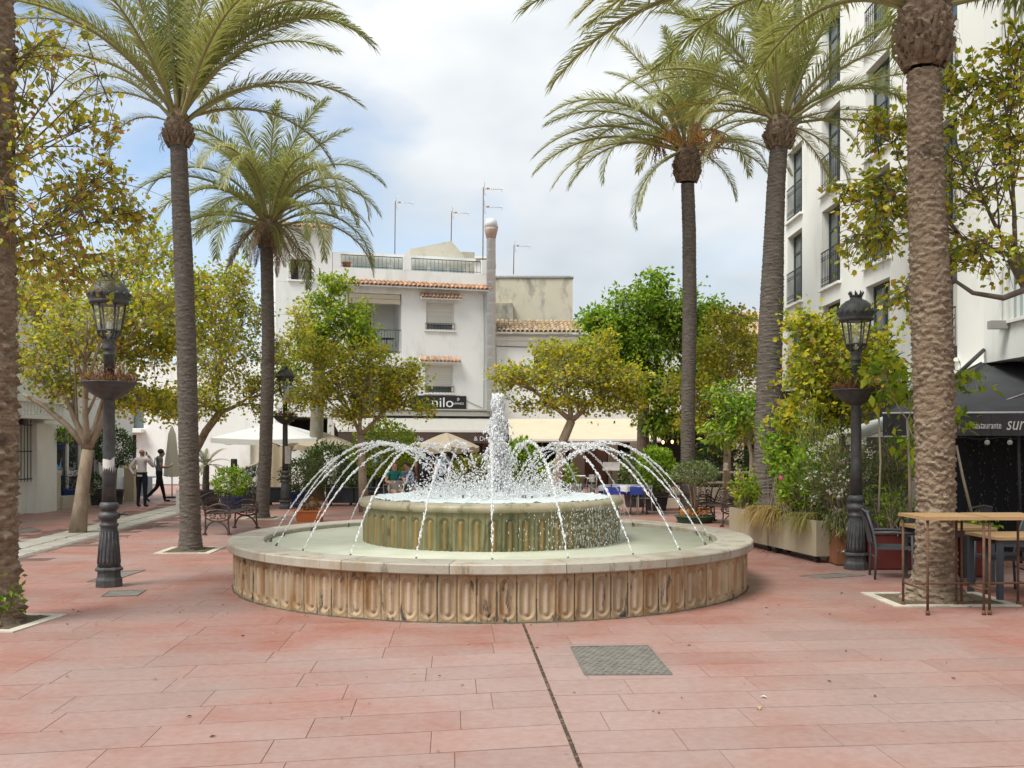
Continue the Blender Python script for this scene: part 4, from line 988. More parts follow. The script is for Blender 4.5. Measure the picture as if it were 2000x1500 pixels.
def trunk_mesh(path, rad, name, mat, rough=.05, row=.075, n=28, spiky=0.0, seed=1, base_flare=1.35):
    """palm stem: rings of old leaf bases standing proud of the stem"""
    g = np.random.default_rng(seed); path = [Vector(p) for p in path]
    ln = [0]; 
    for a, b in zip(path, path[1:]): ln.append(ln[-1] + (b - a).length)
    H = ln[-1]; m = int(H / (row / 4)); V = np.zeros((m + 1, n, 3)); lip = np.zeros((m + 1, n), bool); ph = g.uniform(0, 1, (m // 4 + 3, n)); NCOL = 9 if n > 30 else 6; jit = g.uniform(-1, 1, (m // 4 + 3, NCOL))
    for i in range(m + 1):
        s = H * i / m; k = max(j for j in range(len(path)) if ln[j] <= s + 1e-6); k = min(k, len(path) - 2)
        t = (s - ln[k]) / (ln[k+1] - ln[k]); c = path[k].lerp(path[k+1], t); r = rad[k] + (rad[k+1] - rad[k]) * t
        r *= 1 + (base_flare - 1) * math.exp(-s / .22)
        for j in range(n):
            a = 2 * math.pi * j / n
            k0 = int(s / row); u = j / n * NCOL + .5 * (k0 % 2); cu_ = int(u) % NCOL; uf = u - int(u)
            w_ = s / row + .45 * (2 * abs(uf - .5)) ** 2 + .5 * jit[k0 % jit.shape[0], cu_] + .22 * math.sin(a * 2 + s * 3.1) + .18 * math.sin(a * 5 - s * 5.3)
            fr = w_ - math.floor(w_); q = ph[int(w_) % ph.shape[0], cu_ % ph.shape[1]]
            d = rough * ((1 - fr) ** 1.8 - .35) * (.25 + 1.3 * q) + g.normal(0, rough * .16)
            rr = r * (1 + d); lip[i, j] = fr < .20 and q > .25; V[i, j] = (c.x + rr*math.cos(a), c.y + rr*math.sin(a), c.z)
    F_ = [(i*n + j, i*n + (j+1) % n, (i+1)*n + (j+1) % n, (i+1)*n + j) for i in range(m) for j in range(n)]
    me = np_mesh(name, V.reshape(-1, 3), np.array(F_), [mat, fibre_m if n > 30 else scar_m], True)
    me.polygons.foreach_set('material_index', lip[:m].astype(np.int32).ravel()); me.update()
    return me
trunk_m = pm('palm_trunk', (0.085, 0.072, 0.06), (0.155, 0.132, 0.108), scale=7, rough=.95, bump=.8, bscale=34, stain=(0.07, 0.058, 0.048), sscale=2.2, stretch=(1, 1, 3.5))
trunk_b = pm('palm_trunk_brown', (0.17, 0.12, 0.08), (0.30, 0.225, 0.15), scale=9, rough=.95, bump=.9, bscale=40, stain=(0.085, 0.062, 0.043), sscale=3.0, stretch=(.8, .8, 4.0))
boss_m = pm('palm_boss', (0.15, 0.105, 0.07), (0.25, 0.18, 0.12), scale=10, rough=.95, bump=1.0, bscale=30, stretch=(1, 1, .6))
scar_m = pm('leaf_scar', (0.115, 0.097, 0.08), (0.19, 0.162, 0.132), scale=9, rough=.95, bump=.6, bscale=40)
fibre_m = pm('leaf_base_fibre', (0.24, 0.19, 0.135), (0.36, 0.295, 0.215), scale=14, rough=.95, bump=.6, bscale=50)
soil_m = pm('pit_soil', (0.10, 0.075, 0.05), (0.16, 0.12, 0.08), scale=12, rough=1, bump=.8, bscale=30)
pale_tile = pm('pit_tile', (0.50, 0.46, 0.36), (0.56, 0.52, 0.43), scale=4, rough=.85, rand=.15)
def palm(label, base_px, d, line, rads, crown_px, boss, fronds, name='palm_tree', tm=trunk_m, n=24, rough=.07, row=.075, seed=3, fs=1.0, flare=1.3):
    """line: (px, py) points up the stem at depth d; fronds: (azimuth, elevation, droop, kind, scale)"""
    base = Vector((GX(base_px, d), d, 0)); r = empty(name, base, label=label, cat='palm tree', group='date palms round the square')
    path = [Vector((0, 0, -.05))] + [P(px, py, d) - base for px, py in line]
    link('trunk', trunk_mesh(path, rads, 'trunk', tm, rough, row, n, seed=seed, base_flare=flare), r)
    c = P(*crown_px, d) - base; bz0, bz1, br = boss; zb0 = P(0, bz1, d).z; zb1 = P(0, bz0, d).z
    hb_ = zb1 - zb0; pth = [Vector((c.x, 0, zb0 - .03)), Vector((c.x, 0, zb0 + .12*hb_)), Vector((c.x, 0, zb0 + .6*hb_)), Vector((c.x, 0, zb1)), Vector((c.x, 0, zb1 + .25))]
    link('crown_boss', trunk_mesh(pth, [br*.55, br*.80, br*.98, br*.85, br*.45], 'crown_boss', boss_m, .22, .13, n, seed=seed + 5, base_flare=1.0), r)
    husk(r, c.x, zb0, zb1, br, seed)
    rg = random.Random(seed); z0 = zb1 + .02
    for az, el, dr, kind, sc in fronds:
        e_ = int(round(el / 12.0) * 12); d_ = int(round(dr / 15.0) * 15)
        o = link('frond', bank(kind, e_, d_, rg.randint(0, 1)), r, (c.x + br*.45*math.cos(R(az)), br*.45*math.sin(R(az)), z0 + rg.uniform(-.05, .12) + (.1 if el > 50 else 0)))
        o.rotation_euler = (rg.uniform(-.08, .08), rg.uniform(-.04, .04), R(az)); s_ = sc * fs; o.scale = (s_, s_, s_)
    return r, c, z0
def husk(par, cx, z0, z1, br, seed):
    """sawn-off leaf bases standing out of the boss under the crown"""
    g = random.Random(seed); b = MB(); H = z1 - z0
    for k in range(7):
        for i in range(11):
            t = (k + g.uniform(.1, .9)) / 7; a = 6.283 * (i + .5 * (k % 2) + g.uniform(-.3, .3)) / 11; rr = br * (.62 + .36 * math.sin(math.pi * min(t * .9 + .12, 1)))
            L = br * g.uniform(.22, .42); o = Vector((cx + rr*math.cos(a), rr*math.sin(a), z0 + H*t)); d = Vector((math.cos(a)*.55, math.sin(a)*.55, g.uniform(.5, 1.0)))
            b.tube([o - d*L*.5, o + d*L*.4, o + d*L], [br*.13, br*.10*g.uniform(.7, 1.2), br*.055], 5, sm=False)
    for k in range(46):
        a = g.uniform(0, 6.283); t = g.random(); rr = br * 1.0; o = Vector((cx + rr*math.cos(a), rr*math.sin(a), z0 + H*t)); e = o + Vector((math.cos(a)*.12*g.random(), math.sin(a)*.12*g.random(), -g.uniform(.05, .25)))
        b.tube([o, o.lerp(e, .5) + Vector((math.cos(a)*.04, math.sin(a)*.04, 0)), e], .004, 3, cap=False)
    b.obj('leaf_bases', boss_m, par, kind='stuff')
def fan(rg, n, el, dr, kind='g', sc=(.9, 1.1), az0=0, jit=14):
    return [(az0 + 360.0*i/n + rg.uniform(-jit, jit), rg.uniform(*el), rg.uniform(*dr), kind, rg.uniform(*sc)) for i in range(n)]
def pit(cx, cy, hw, hd, label, rz=0.0):
    r = empty('tree_pit', (cx, cy, 0), rz, label=label, cat='tree pit', group='tile edged tree pits in the paving')
    s = MB(); n = 10; vs = []
    for i in range(n + 1):
        for j in range(n + 1): vs.append((-hw + 2*hw*i/n, -hd + 2*hd*j/n, .006 + (.03 * rnd.random() if 0 < i < n and 0 < j < n else 0)))
    s.add(vs, [(i*(n+1)+j, (i+1)*(n+1)+j, (i+1)*(n+1)+j+1, i*(n+1)+j+1) for i in range(n) for j in range(n)]); s.obj('soil', soil_m, r)
    t = .115; L1, L2 = hw + t, hd + t
    k = int(2 * L1 / .2)
    for sy in (-1, 1):
        for i in range(k):
            m_ = MB(); a = -L1 + 2*L1*i/k; m_.bx(a + .003, a + 2*L1/k - .003, sy*(hd + t/2) - t/2, sy*(hd + t/2) + t/2, 0, .014); m_.obj('edge_tile', pale_tile, r)
    k = int(2 * hd / .2)
    for sx in (-1, 1):
        for i in range(k):
            m_ = MB(); a = -hd + 2*hd*i/k; m_.bx(sx*(hw + t/2) - t/2, sx*(hw + t/2) + t/2, a + .003, a + 2*hd/k - .003, 0, .014); m_.obj('edge_tile', pale_tile, r)
    return r
q = random.Random(11)
# 1: slender palm left of the fountain, upright fan of fronds
f1 = fan(q, 9, (66, 84), (20, 45), sc=(.95, 1.15)) + fan(q, 10, (45, 62), (45, 80), sc=(.95, 1.15), az0=17) + \
     [(2, 36, 75, 'g', 1.02), (20, 30, 95, 'g', .9), (-18, 42, 60, 'g', 1.05), (182, 40, 95, 'g', .62), (175, 20, 120, 'g', .50), (150, 50, 60, 'g', 1.0), (205, 55, 75, 'g', 1.0), (338, 55, 90, 'g', 1.15), (4, 72, 120, 'g', 1.3), (352, 60, 105, 'g', 1.25)]
palm('slender grey palm with an upright fan of fronds left of the fountain', 372, 17.4, [(372,1050),(369,900),(365,700),(358,500),(352,380),(349,285)], [.185,.175,.17,.168,.162,.15,.142,.142], (348,240), (238,284,.24), f1, seed=3, fs=1.0)
pit(GX(372, 17.4), 17.4, .36, .45, 'tile edged pit round the slender palm left of the fountain', .05)
# 2: palm further back with a full drooping head and dry skirt
f2 = fan(q, 10, (66, 84), (50, 95), sc=(.9, 1.02)) + fan(q, 16, (48, 68), (105, 150), sc=(1.0, 1.15), az0=9) + fan(q, 13, (20, 40), (90, 125), sc=(.85, 1.05), az0=20) + \
     fan(q, 15, (-42, -10), (30, 50), 'd', (.26, .48)) + fan(q, 5, (-20, 0), (60, 80), 'g', (.4, .6))
palm('palm with a round drooping crown and dry brown skirt before the white house', 512, 25.0, [(512,1000),(518,900),(523,750),(524,650),(522,560),(521,480)], [.175,.165,.16,.16,.158,.155,.158,.16], (525,446), (442,482,.30), f2, seed=9, fs=1.0)
pit(GX(512, 25.0), 25.0, .35, .35, 'tile edged pit of the palm behind the iron bench')
# 3: palm right of centre with hanging fronds and orange fruit
f3 = fan(q, 9, (64, 84), (30, 60), sc=(.9, 1.1)) + fan(q, 12, (46, 64), (85, 120), sc=(1.0, 1.15), az0=12) + \
     [(186, 30, 70, 'g', 1.32), (176, 22, 75, 'g', 1.30), (168, 44, 75, 'g', 1.25), (196, 12, 75, 'g', 1.25), (184, 52, 85, 'g', 1.25), (160, 30, 90, 'g', 1.1), (200, -18, 75, 'g', .85), (206, 30, 120, 'g', 1.0),
      (-5, 10, 95, 'g', .8), (8, 30, 90, 'g', .95), (20, -10, 80, 'g', .6), (340, 25, 100, 'g', .75), (215, -30, 60, 'g', .75)]
p3, c3, z3 = palm('tall palm with orange fruit clusters right of the fountain', 1343, 28.0, [(1343,980),(1344,800),(1347,600),(1346,450),(1343,360)], [.20,.20,.195,.195,.19,.185,.19], (1342,298), (296,354,.36), f3, seed=14, fs=1.05)
fruit_m = leafmat('date_fruit', [(0, (.42, .17, .02)), (.6, (.58, .29, .03)), (1, (.40, .10, .04))], .1, .5)
for k in range(8):
    az = R(150 + k * 40 + q.uniform(-15, 15)); g = np.random.default_rng(k); b = MB()
    root = Vector((c3.x, 0, z3 + .15)); pe = root + Vector((math.cos(az) * .85, math.sin(az) * .85, .25 + .2*q.random())); b.tube([root, root.lerp(pe, .5) + Vector((0, 0, .22)), pe], [.03, .022, .015], 5, 1)
    for i in range(26):
        e = pe + Vector((g.normal(0, .20), g.normal(0, .20), -.25 - .45 * g.random())); b.tube([pe, pe.lerp(e, .6) + Vector((0, 0, .08)), e], .006, 3, 1, cap=False)
        for t in range(7):
            w_ = e.lerp(pe, .08 * t); b.ball((w_.x + g.normal(0, .015), w_.y + g.normal(0, .015), w_.z), .018, 0, 5, 3)
    b.obj('fruit_cluster', [fruit_m, rachis_d], p3)
# 4: stout leaning palm in front of the apartment block
f4 = fan(q, 11, (62, 84), (20, 50), sc=(.98, 1.15)) + fan(q, 11, (42, 60), (45, 85), sc=(1.0, 1.12), az0=14) + \
     [(178, 30, 60, 'y', .78), (186, 8, 45, 'y', .70), (170, 48, 80, 'g', .95), (5, 16, 45, 'g', .90), (350, 32, 50, 'g', .98), (15, 40, 60, 'g', 1.0), (0, 26, 30, 'y', .55), (2, -12, 70, 'g', .6), (345, -6, 75, 'g', .55), (25, -30, 50, 'g', .5), (200, -5, 70, 'g', .62), (200, 35, 80, 'g', .9), (215, 24, 80, 'g', .75)] + fan(q, 7, (35, 60), (40, 60), 'd', (.12, .2))
palm('stout dark palm leaning in front of the white apartment block', 1500, 20.5, [(1498,1000),(1500,880),(1503,700),(1507,600),(1512,450),(1516,360),(1521,288)], [.33,.33,.28,.25,.24,.20,.185,.18,.18], (1523,244), (242,288,.30), f4, seed=21, fs=1.0)
# 5: near palm at the right, crown above the picture
f5 = fan(q, 10, (56, 82), (30, 60), sc=(1.1, 1.2)) + fan(q, 9, (36, 56), (60, 90), sc=(1.1, 1.2), az0=25) + \
     [(177, 24, 60, 'g', 1.34), (186, 26, 75, 'g', 1.22), (170, 30, 75, 'g', 1.30), (181, 36, 90, 'g', 1.08), (174, 46, 90, 'g', 1.24), (192, 40, 100, 'g', 1.08), (160, 40, 80, 'g', 1.2), (200, 44, 90, 'g', 1.1), (2, 30, 80, 'g', 1.05), (350, 36, 85, 'g', 1.05), (18, 30, 75, 'g', 1.0)]
palm('large near palm with rough brown trunk beside the high tables', 1825, 11.9, [(1826,1120),(1828,1000),(1826,860),(1822,700),(1816,540),(1810,400),(1806,250),(1804,140)], [.31,.225,.215,.22,.228,.222,.205,.19,.182,.182], (1804,50), (18,128,.315), f5, tm=trunk_b, n=64, rough=.15, row=.085, seed=31, fs=1.1, flare=1.42)
pit(GX(1835, 11.85), 11.9, .62, .42, 'tile edged pit round the large near palm', .02)
# 0: palm trunk at the left edge
f0 = fan(q, 12, (40, 80), (40, 80), sc=(1.0, 1.2))
palm('rough palm trunk standing at the left edge of the picture', -28, 10.3, [(-26,1180),(-24,1000),(-22,800),(-24,600),(-26,400),(-26,200),(-26,0),(-26,-300)], [.34,.30,.27,.265,.26,.255,.25,.25,.25,.25], (-26,-380), (-390,-310,.33), f0, tm=trunk_b, n=56, rough=.20, row=.12, seed=41, fs=1.1, flare=1.15)
pit(GX(-15, 10.35), 10.35, .42, .40, 'tile edged pit round the palm trunk at the left edge', -.08)

# ================================================================ trees
bark = pm('tree_bark', (0.26, 0.20, 0.14), (0.36, 0.29, 0.21), scale=9, rough=.95, bump=.6, bscale=30, stain=(0.15, 0.115, 0.085), sscale=3, stretch=(1, 1, .4))
bark_d = pm('tree_bark_dark', (0.125, 0.098, 0.075), (0.20, 0.16, 0.125), scale=9, rough=.95, bump=.5, bscale=30)
orchid = [(0, (0.15, 0.22, 0.025)), (.2, (0.27, 0.35, 0.035)), (.45, (0.46, 0.50, 0.045)), (.68, (0.66, 0.62, 0.052)), (.9, (0.78, 0.66, 0.06)), (.96, (0.58, 0.33, 0.05)), (1, (0.32, 0.15, 0.045))]
orchid_brown = [(0, (0.18, 0.22, 0.04)), (.25, (0.34, 0.36, 0.055)), (.5, (0.52, 0.50, 0.07)), (.76, (0.70, 0.60, 0.07)), (.9, (0.55, 0.32, 0.07)), (1, (0.32, 0.16, 0.07))]
green = [(0, (0.081, 0.176, 0.016)), (0.35, (0.176, 0.324, 0.024)), (0.7, (0.324, 0.499, 0.038)), (1, (0.513, 0.608, 0.061))]
darkgreen = [(0, (0.024, 0.053, 0.015)), (0.5, (0.068, 0.128, 0.027)), (1, (0.15, 0.225, 0.045))]
lime = [(0, (0.088, 0.175, 0.013)), (0.4, (0.213, 0.338, 0.019)), (0.75, (0.4, 0.5, 0.025)), (1, (0.562, 0.562, 0.044))]
olive = [(0, (0.065, 0.111, 0.039)), (0.5, (0.156, 0.215, 0.078)), (1, (0.338, 0.377, 0.156))]
M_OR = leafmat('orchid_leaf', orchid, .6); M_OB = leafmat('orchid_leaf_brown', orchid_brown, .55); M_GR = leafmat('plane_leaf', green, .5)
M_DG = leafmat('dark_leaf', darkgreen, .3); M_LI = leafmat('lime_leaf', lime, .5); M_OL = leafmat('olive_leaf', olive, .35)
def bez(a, b, c, n=7): return [a*(1-t)**2 + b*2*t*(1-t) + c*t*t for t in [i/(n-1) for i in range(n)]]
def tree(name, label, base, trunk, blobs, leaf, size, shape='lobed', barkm=bark, trad=(.14, .10), seed=1, per=14, twig=.0055, cat='tree', group=None, single=0, limb=None, spread=.12, lean=None, droop=.35, limbs_extra=(), grow=1.12, dens=1.15):
    """trunk: points from the ground to the fork; blobs: (centre, radii, clusters). A limb runs to each blob, twigs to each cluster, leaves sit round the twigs"""
    rg = np.random.default_rng(seed); r = empty(name, base, label=label, cat=cat, group=group)
    base = Vector(base); tp = [Vector(p) - base for p in trunk]; k = len(tp)
    b = MB(); b.tube(tp, [trad[0] * (1.25 if i == 0 else 1) + (trad[1] - trad[0]) * i / (k - 1) for i in range(k)], 12)
    tw = MB(); fork = tp[-1]; LP = []; LD = []
    mains = []
    for bi, (c, rad, ncl) in enumerate(blobs):
        c = Vector(c) - base; rad = Vector(rad) * grow; ncl = int(ncl * dens)
        st_ = fork; l0 = limb or trad[1] * .62
        if bi >= 3: st_ = min((p for mm_ in mains[:3] for p in mm_[2:6]), key=lambda p: (p - c).length); l0 *= .55
        mid = st_.lerp(c, .5) + Vector((rg.normal(0, .12), rg.normal(0, .12), -.10 * (c - st_).length * .6))
        main = bez(st_, mid, c + Vector((0, 0, rad.z * .15)), 8); mains.append(main)
        b.tube(main, [l0 * (1 - .78 * i / 7) for i in range(8)], 8)
        subs = [main]
        for _ in range(max(2, ncl // 16)):
            s0 = main[rg.integers(2, 7)]; v = rg.normal(0, 1, 3); v /= np.linalg.norm(v)
            e = c + Vector((v[0]*rad.x, v[1]*rad.y, abs(v[2])*rad.z*.9 if rg.random() < .7 else v[2]*rad.z)) * .72
            sp = bez(s0, s0.lerp(e, .5) + Vector((rg.normal(0, .1), rg.normal(0, .1), .15 * rad.z)), e, 6); subs.append(sp)
            b.tube(sp, [l0 * .42 * (1 - .7 * i / 5) for i in range(6)], 6)
        pool = [p for sp in subs for p in sp[2:]]
        for _ in range(ncl):
            v = rg.normal(0, 1, 3); v /= np.linalg.norm(v); q_ = rg.uniform(.2, 1) ** .5 * rg.uniform(.85, 1.22) * (1.3 if rg.random() < .12 else 1)
            e = c + Vector((v[0]*rad.x*q_, v[1]*rad.y*q_, v[2]*rad.z*q_))
            s0 = min((pool[i] for i in rg.integers(0, len(pool), 6)), key=lambda p: (p - e).length)
            cv = bez(s0, s0.lerp(e, .55) + Vector((0, 0, .12)), e, 4); tw.tube(cv, [twig*1.8, twig*1.4, twig, twig*.5], 4, cap=False)
            dv = (e - s0); dv = dv.normalized() if dv.length > 1e-4 else Vector((0, 0, 1))
            m_ = int(per * rg.uniform(.55, 1.4))
            for _k in range(m_):
                t = rg.uniform(.25, 1.0); p = cv[0]*(1-t)**2 + (s0.lerp(e, .55) + Vector((0, 0, .12)))*(2*t*(1-t)) + e*(t*t); LP.append((p.x + rg.normal(0, spread), p.y + rg.normal(0, spread), p.z + rg.normal(0, spread) * .8)); LD.append(tuple(dv))
    for pts, r0, r1 in limbs_extra:
        pts = [Vector(p) - base for p in pts]; b.tube(pts, [r0 + (r1 - r0) * i / (len(pts) - 1) for i in range(len(pts))], 7)
    b.obj('trunk', barkm, r); tw.obj('twigs', barkm, r, kind='stuff')
    LP = np.array(LP); LD = np.array(LD)
    if single:        # the leaves that show largest are leaves of their own
        order = np.argsort(np.linalg.norm(LP + np.array(base) - np.array(cam.location), axis=1) + rg.normal(0, .5, len(LP))); own = order[:single]; rest = order[single:]
        L, Fq = LEAF[shape]; variants = []
        for i, col in enumerate(leaf[1]): variants.append(np_mesh('leaf', L, Fq, col))
        for i in own:
            d = Vector(LD[i]) + Vector(rg.normal(0, .8, 3)); d.z -= droop; d.normalize()
            o = link('leaf', variants[rg.integers(0, len(variants))], r, LP[i]); o.rotation_mode = 'QUATERNION'
            o.rotation_quaternion = d.to_track_quat('Y', 'Z') @ Matrix.Rotation(rg.normal(0, .5), 3, 'Y').to_quaternion(); s_ = size * rg.uniform(.75, 1.35); o.scale = (s_, s_, s_)
        LP, LD = LP[rest], LD[rest]; leaf = leaf[0]
    V, Fc = leaf_cloud(LP, LD, size, shape, rg, droop)
    link('crown', np_mesh('crown', V, Fc, leaf), r, kind='stuff')
    return r
def near_leafmats(tag_, cols): return [pm('%s_%d' % (tag_, i), c, c2, scale=3.5, rough=.5, lo=.45, hi=.6) for i, (c, c2) in enumerate(cols)]
NLM = near_leafmats('single_leaf', [((.34, .36, .05), (.42, .25, .06)), ((.52, .45, .05), (.32, .14, .05)), ((.18, .23, .04), (.28, .30, .05)), ((.34, .15, .06), (.22, .10, .05)), ((.44, .42, .06), (.56, .47, .06)), ((.24, .24, .06), (.30, .16, .06))])
NLR = near_leafmats('single_leaf_yellow', [((.40, .45, .05), (.55, .48, .05)), ((.62, .53, .05), (.44, .34, .05)), ((.24, .32, .05), (.36, .40, .05)), ((.50, .48, .05), (.34, .22, .05)), ((.32, .37, .06), (.20, .27, .05))])
def B(px, py, d, rx, ry, rz, n): return (P(px, py, d), (rx, ry, rz), n)
OG = 'orchid trees with yellowing leaves'
# near left tree (trunk outside the picture), near right tree
tree('orchid_tree', 'near orchid tree with browning two lobed leaves hanging in at the upper left', (-7.6, 10.8, 0), [(-7.6, 10.8, 0), (-7.5, 10.9, 1.6), (-7.2, 11, 3.0)],
     [B(100, 210, 11.0, .75, .9, .85, 60), B(60, 420, 10.6, .62, .8, .6, 52), B(190, 380, 11.4, .62, .8, .42, 56), B(215, 440, 12.0, .50, .7, .40, 46), B(110, 530, 11.6, .7, .8, .42, 62), B(60, 100, 11.5, .40, .6, .35, 16), B(180, 250, 11.6, .35, .5, .3, 18), B(30, 300, 10.3, .4, .5, .5, 24)],
     (M_OB, NLM), .068, seed=5, per=9, twig=.004, trad=(.16, .12), single=250, spread=.055, barkm=bark_d, group=OG, limb=.035, droop=.55, grow=1.12, dens=1.15)
tree('orchid_tree', 'near orchid tree with yellow green leaves against the apartment block at the upper right', (7.6, 13.0, 0), [(7.6, 13.0, 0), (7.5, 13, 2.2), (7.0, 13.0, 3.5), (6.55, 13.0, 4.3)],
     [B(1900, 330, 12.8, .72, .8, .6, 62), B(1740, 400, 12.9, .68, .7, .42, 58), B(1960, 190, 12.6, .42, .6, .6, 40), B(1730, 260, 13.2, .42, .5, .4, 36), B(1700, 480, 12.9, .40, .5, .32, 26), B(1920, 510, 12.6, .60, .6, .35, 34), B(1880, 190, 13.0, .5, .6, .4, 36), B(1990, 90, 12.4, .25, .5, .3, 14), B(1650, 385, 12.6, .2, .3, .14, 10), B(1770, 590, 12.8, .4, .5, .22, 14)],
     (M_OR, NLR), .072, seed=8, per=7, twig=.0045, trad=(.17, .12), single=250, spread=.055, barkm=bark_d, group=OG, limb=.035, droop=.5, dens=2.0, grow=1.2,
     limbs_extra=[([P(2030, 555, 12.6), P(1960, 582, 12.5), P(1900, 572, 12.5), P(1860, 545, 12.6)], .045, .02)])
# left tree with pale forked trunk by the channel
d = 21.0
tree('orchid_tree', 'orchid tree with pale forking trunk beside the stone channel', (GX(152, d), d, 0), [P(152, 1040, d) - Vector((0, 0, .02)), P(158, 980, d), P(166, 920, d), P(172, 878, d)],
     [B(90, 690, d, .85, 1.0, .75, 95), B(170, 640, d - .6, 1.0, 1.0, .75, 110), B(250, 620, d + .3, .75, 1, .85, 90), B(330, 590, d - .8, .62, .8, .55, 70), B(265, 780, d + .6, .6, .8, .42, 60), B(110, 760, d + .3, .62, .7, .35, 34), B(300, 700, d + .8, .6, .8, .6, 60), B(230, 520, d + .4, .85, .9, .5, 62), B(40, 560, d + .5, .6, .8, .8, 50), B(290, 490, d + 1, .7, .8, .6, 60), B(380, 570, d + 1.5, .5, .8, .5, 50), B(100, 600, d + 1, .9, .8, .7, 70), B(350, 660, d + 1, .6, .7, .5, 50), B(330, 800, d + 1.5, .6, .7, .35, 44), B(420, 640, d + 2, .6, .7, .6, 50)],
     M_OR, .076, seed=12, per=13, trad=(.15, .12), group=OG, limb=.085, spread=.15,
     limbs_extra=[([P(172, 880, d), P(130, 830, d), P(85, 792, d), P(45, 770, d)], .07, .04), ([P(172, 880, d), P(196, 830, d), P(208, 790, d), P(206, 740, d)], .08, .04)])
d = 28.0
tree('orchid_tree', 'orchid tree with dense olive crown behind the slender palm', (GX(362, 29), 29, 0), [P(362, 992, 29), P(372, 900, 29), P(402, 842, 28.6), P(430, 805, 28.2)],
     [B(430, 700, d, 1.25, 1.2, 1.15, 150), B(390, 790, d, .9, 1.0, .55, 80), B(500, 770, d + .4, .6, .9, .75, 62), B(420, 580, d, 1.1, 1.2, .75, 110), B(480, 630, d + .5, .6, .9, .9, 60), B(320, 790, d + .6, .8, .8, .5, 62), B(540, 690, d + .5, .4, .6, .6, 40), B(300, 640, d + 1, 1.1, 1, 1.0, 110), B(450, 540, d, .7, .8, .5, 50), B(590, 640, d + 1.5, .5, .7, .8, 50), B(570, 760, d + 1, .5, .7, .6, 44)],
     M_OR, .080, seed=15, per=13, trad=(.13, .10), group=OG, limb=.07)
d = 33
tree('green_tree', 'tall bright green tree in front of the balconies of the white house', (GX(617, d), d, 0), [P(617, 977, d), P(618, 850, d), P(622, 740, d), P(628, 690, d)],
     [B(640, 610, d, .85, 1, .75, 80), B(610, 660, d, .75, 1, .55, 66), B(690, 640, d, .62, .9, .7, 66), B(655, 560, d, .55, .7, .35, 34), B(720, 660, d, .35, .6, .45, 30), B(640, 690, d, .9, .9, .35, 50), B(560, 720, d, .5, .7, .7, 34)],
     M_LI, .14, 'oval', seed=18, per=18, trad=(.24, .18), limb=.10, barkm=pm('plane_bark', (.22, .20, .15), (.30, .28, .22), scale=5, rough=.9))
d = 26.5
tree('orchid_tree', 'rounded orchid tree with yellow leaves in front of the grey awning', (GX(712, d), d, 0), [P(712, 1000, d), P(708, 930, d), P(706, 875, d), P(704, 850, d)],
     [B(720, 745, d, 1.1, 1.0, .62, 140), B(650, 750, d, .62, .9, .55, 66), B(790, 760, d, .55, .8, .5, 60), B(720, 700, d, .75, .8, .42, 62), B(800, 720, d, .4, .6, .28, 28), B(690, 810, d, .85, .8, .28, 44), B(830, 805, d, .35, .5, .2, 18), B(610, 700, d + .3, .4, .6, .5, 34), B(600, 780, d + .8, .6, .7, .55, 50), B(640, 690, d + .5, .5, .6, .4, 40), B(760, 790, d, .5, .6, .3, 36)],
     M_OR, .076, seed=22, per=13, trad=(.12, .09), group=OG, limb=.06)
d = 25.5
tree('orchid_tree', 'spreading orchid tree with crooked trunk in front of the cream awning', (GX(1082, d), d, 0), [P(1082, 1008, d), P(1090, 920, d), P(1100, 860, d), P(1116, 822, d)],
     [B(1100, 735, d, 1.2, 1.1, .62, 140), B(1010, 740, d, .62, .8, .4, 58), B(1190, 745, d, .85, .9, .55, 90), B(1080, 690, d, .6, .7, .35, 40), B(1150, 690, d, .75, .8, .4, 60), B(975, 735, d, .25, .5, .22, 16), B(1060, 795, d, .85, .7, .2, 36), B(1200, 800, d, .6, .7, .22, 30), B(1240, 790, d, .4, .5, .35, 30), B(1130, 790, d, .7, .7, .25, 40), B(1230, 740, d, .5, .6, .45, 44), B(1170, 660, d, .4, .5, .3, 24)],
     M_OR, .076, seed=25, per=13, trad=(.15, .11), group=OG, limb=.075)
d = 33
tree('green_tree', 'broad bright green tree rising behind the tall fruiting palm', (GX(1256, d), d, 0), [P(1256, 977, d), P(1256, 850, d), P(1258, 760, d), P(1260, 700, d)],
     [B(1250, 600, d, 1.15, 1.2, .75, 105), B(1180, 640, d, .95, 1.1, .6, 85), B(1320, 610, d, .95, 1, .75, 85), B(1250, 680, d, 1.5, 1.2, .7, 130), B(1350, 660, d, .9, .9, .6, 66), B(1275, 550, d, .45, .7, .4, 26), B(1165, 625, d, .45, .6, .25, 20), B(1280, 770, d, 1.3, 1.1, .8, 120), B(1220, 730, d, 1.0, 1, .7, 80), B(1380, 720, d, .9, .9, .7, 70), B(1300, 830, d, 1.1, .9, .35, 70), B(1150, 700, d, .7, .8, .5, 50), B(1390, 600, d, .4, .6, .35, 20)],
     M_GR, .17, 'oval', seed=28, per=17, trad=(.22, .16), limb=.10, barkm=bark_d)
d = 30
tree('orchid_tree', 'yellow brown orchid tree between the fruiting palm and the stout palm', (GX(1420, d), d, 0), [P(1420, 988, d), P(1420, 900, d), P(1422, 840, d)],
     [B(1420, 700, d, .95, 1.1, 1.0, 130), B(1440, 640, d, .55, .8, .55, 60), B(1390, 780, d, .9, 1, .75, 110), B(1450, 800, d, .55, .8, .75, 70), B(1400, 630, d, .5, .8, .4, 30), B(1330, 760, d, .7, .8, .6, 60), B(1470, 700, d, .5, .8, .8, 60), B(1360, 830, d, .7, .8, .45, 60), B(1430, 850, d, .7, .8, .4, 60), B(1380, 690, d, .6, .8, .5, 50)],
     M_OR, .085, seed=31, per=14, trad=(.13, .1), group=OG, limb=.07)
d = 17.8
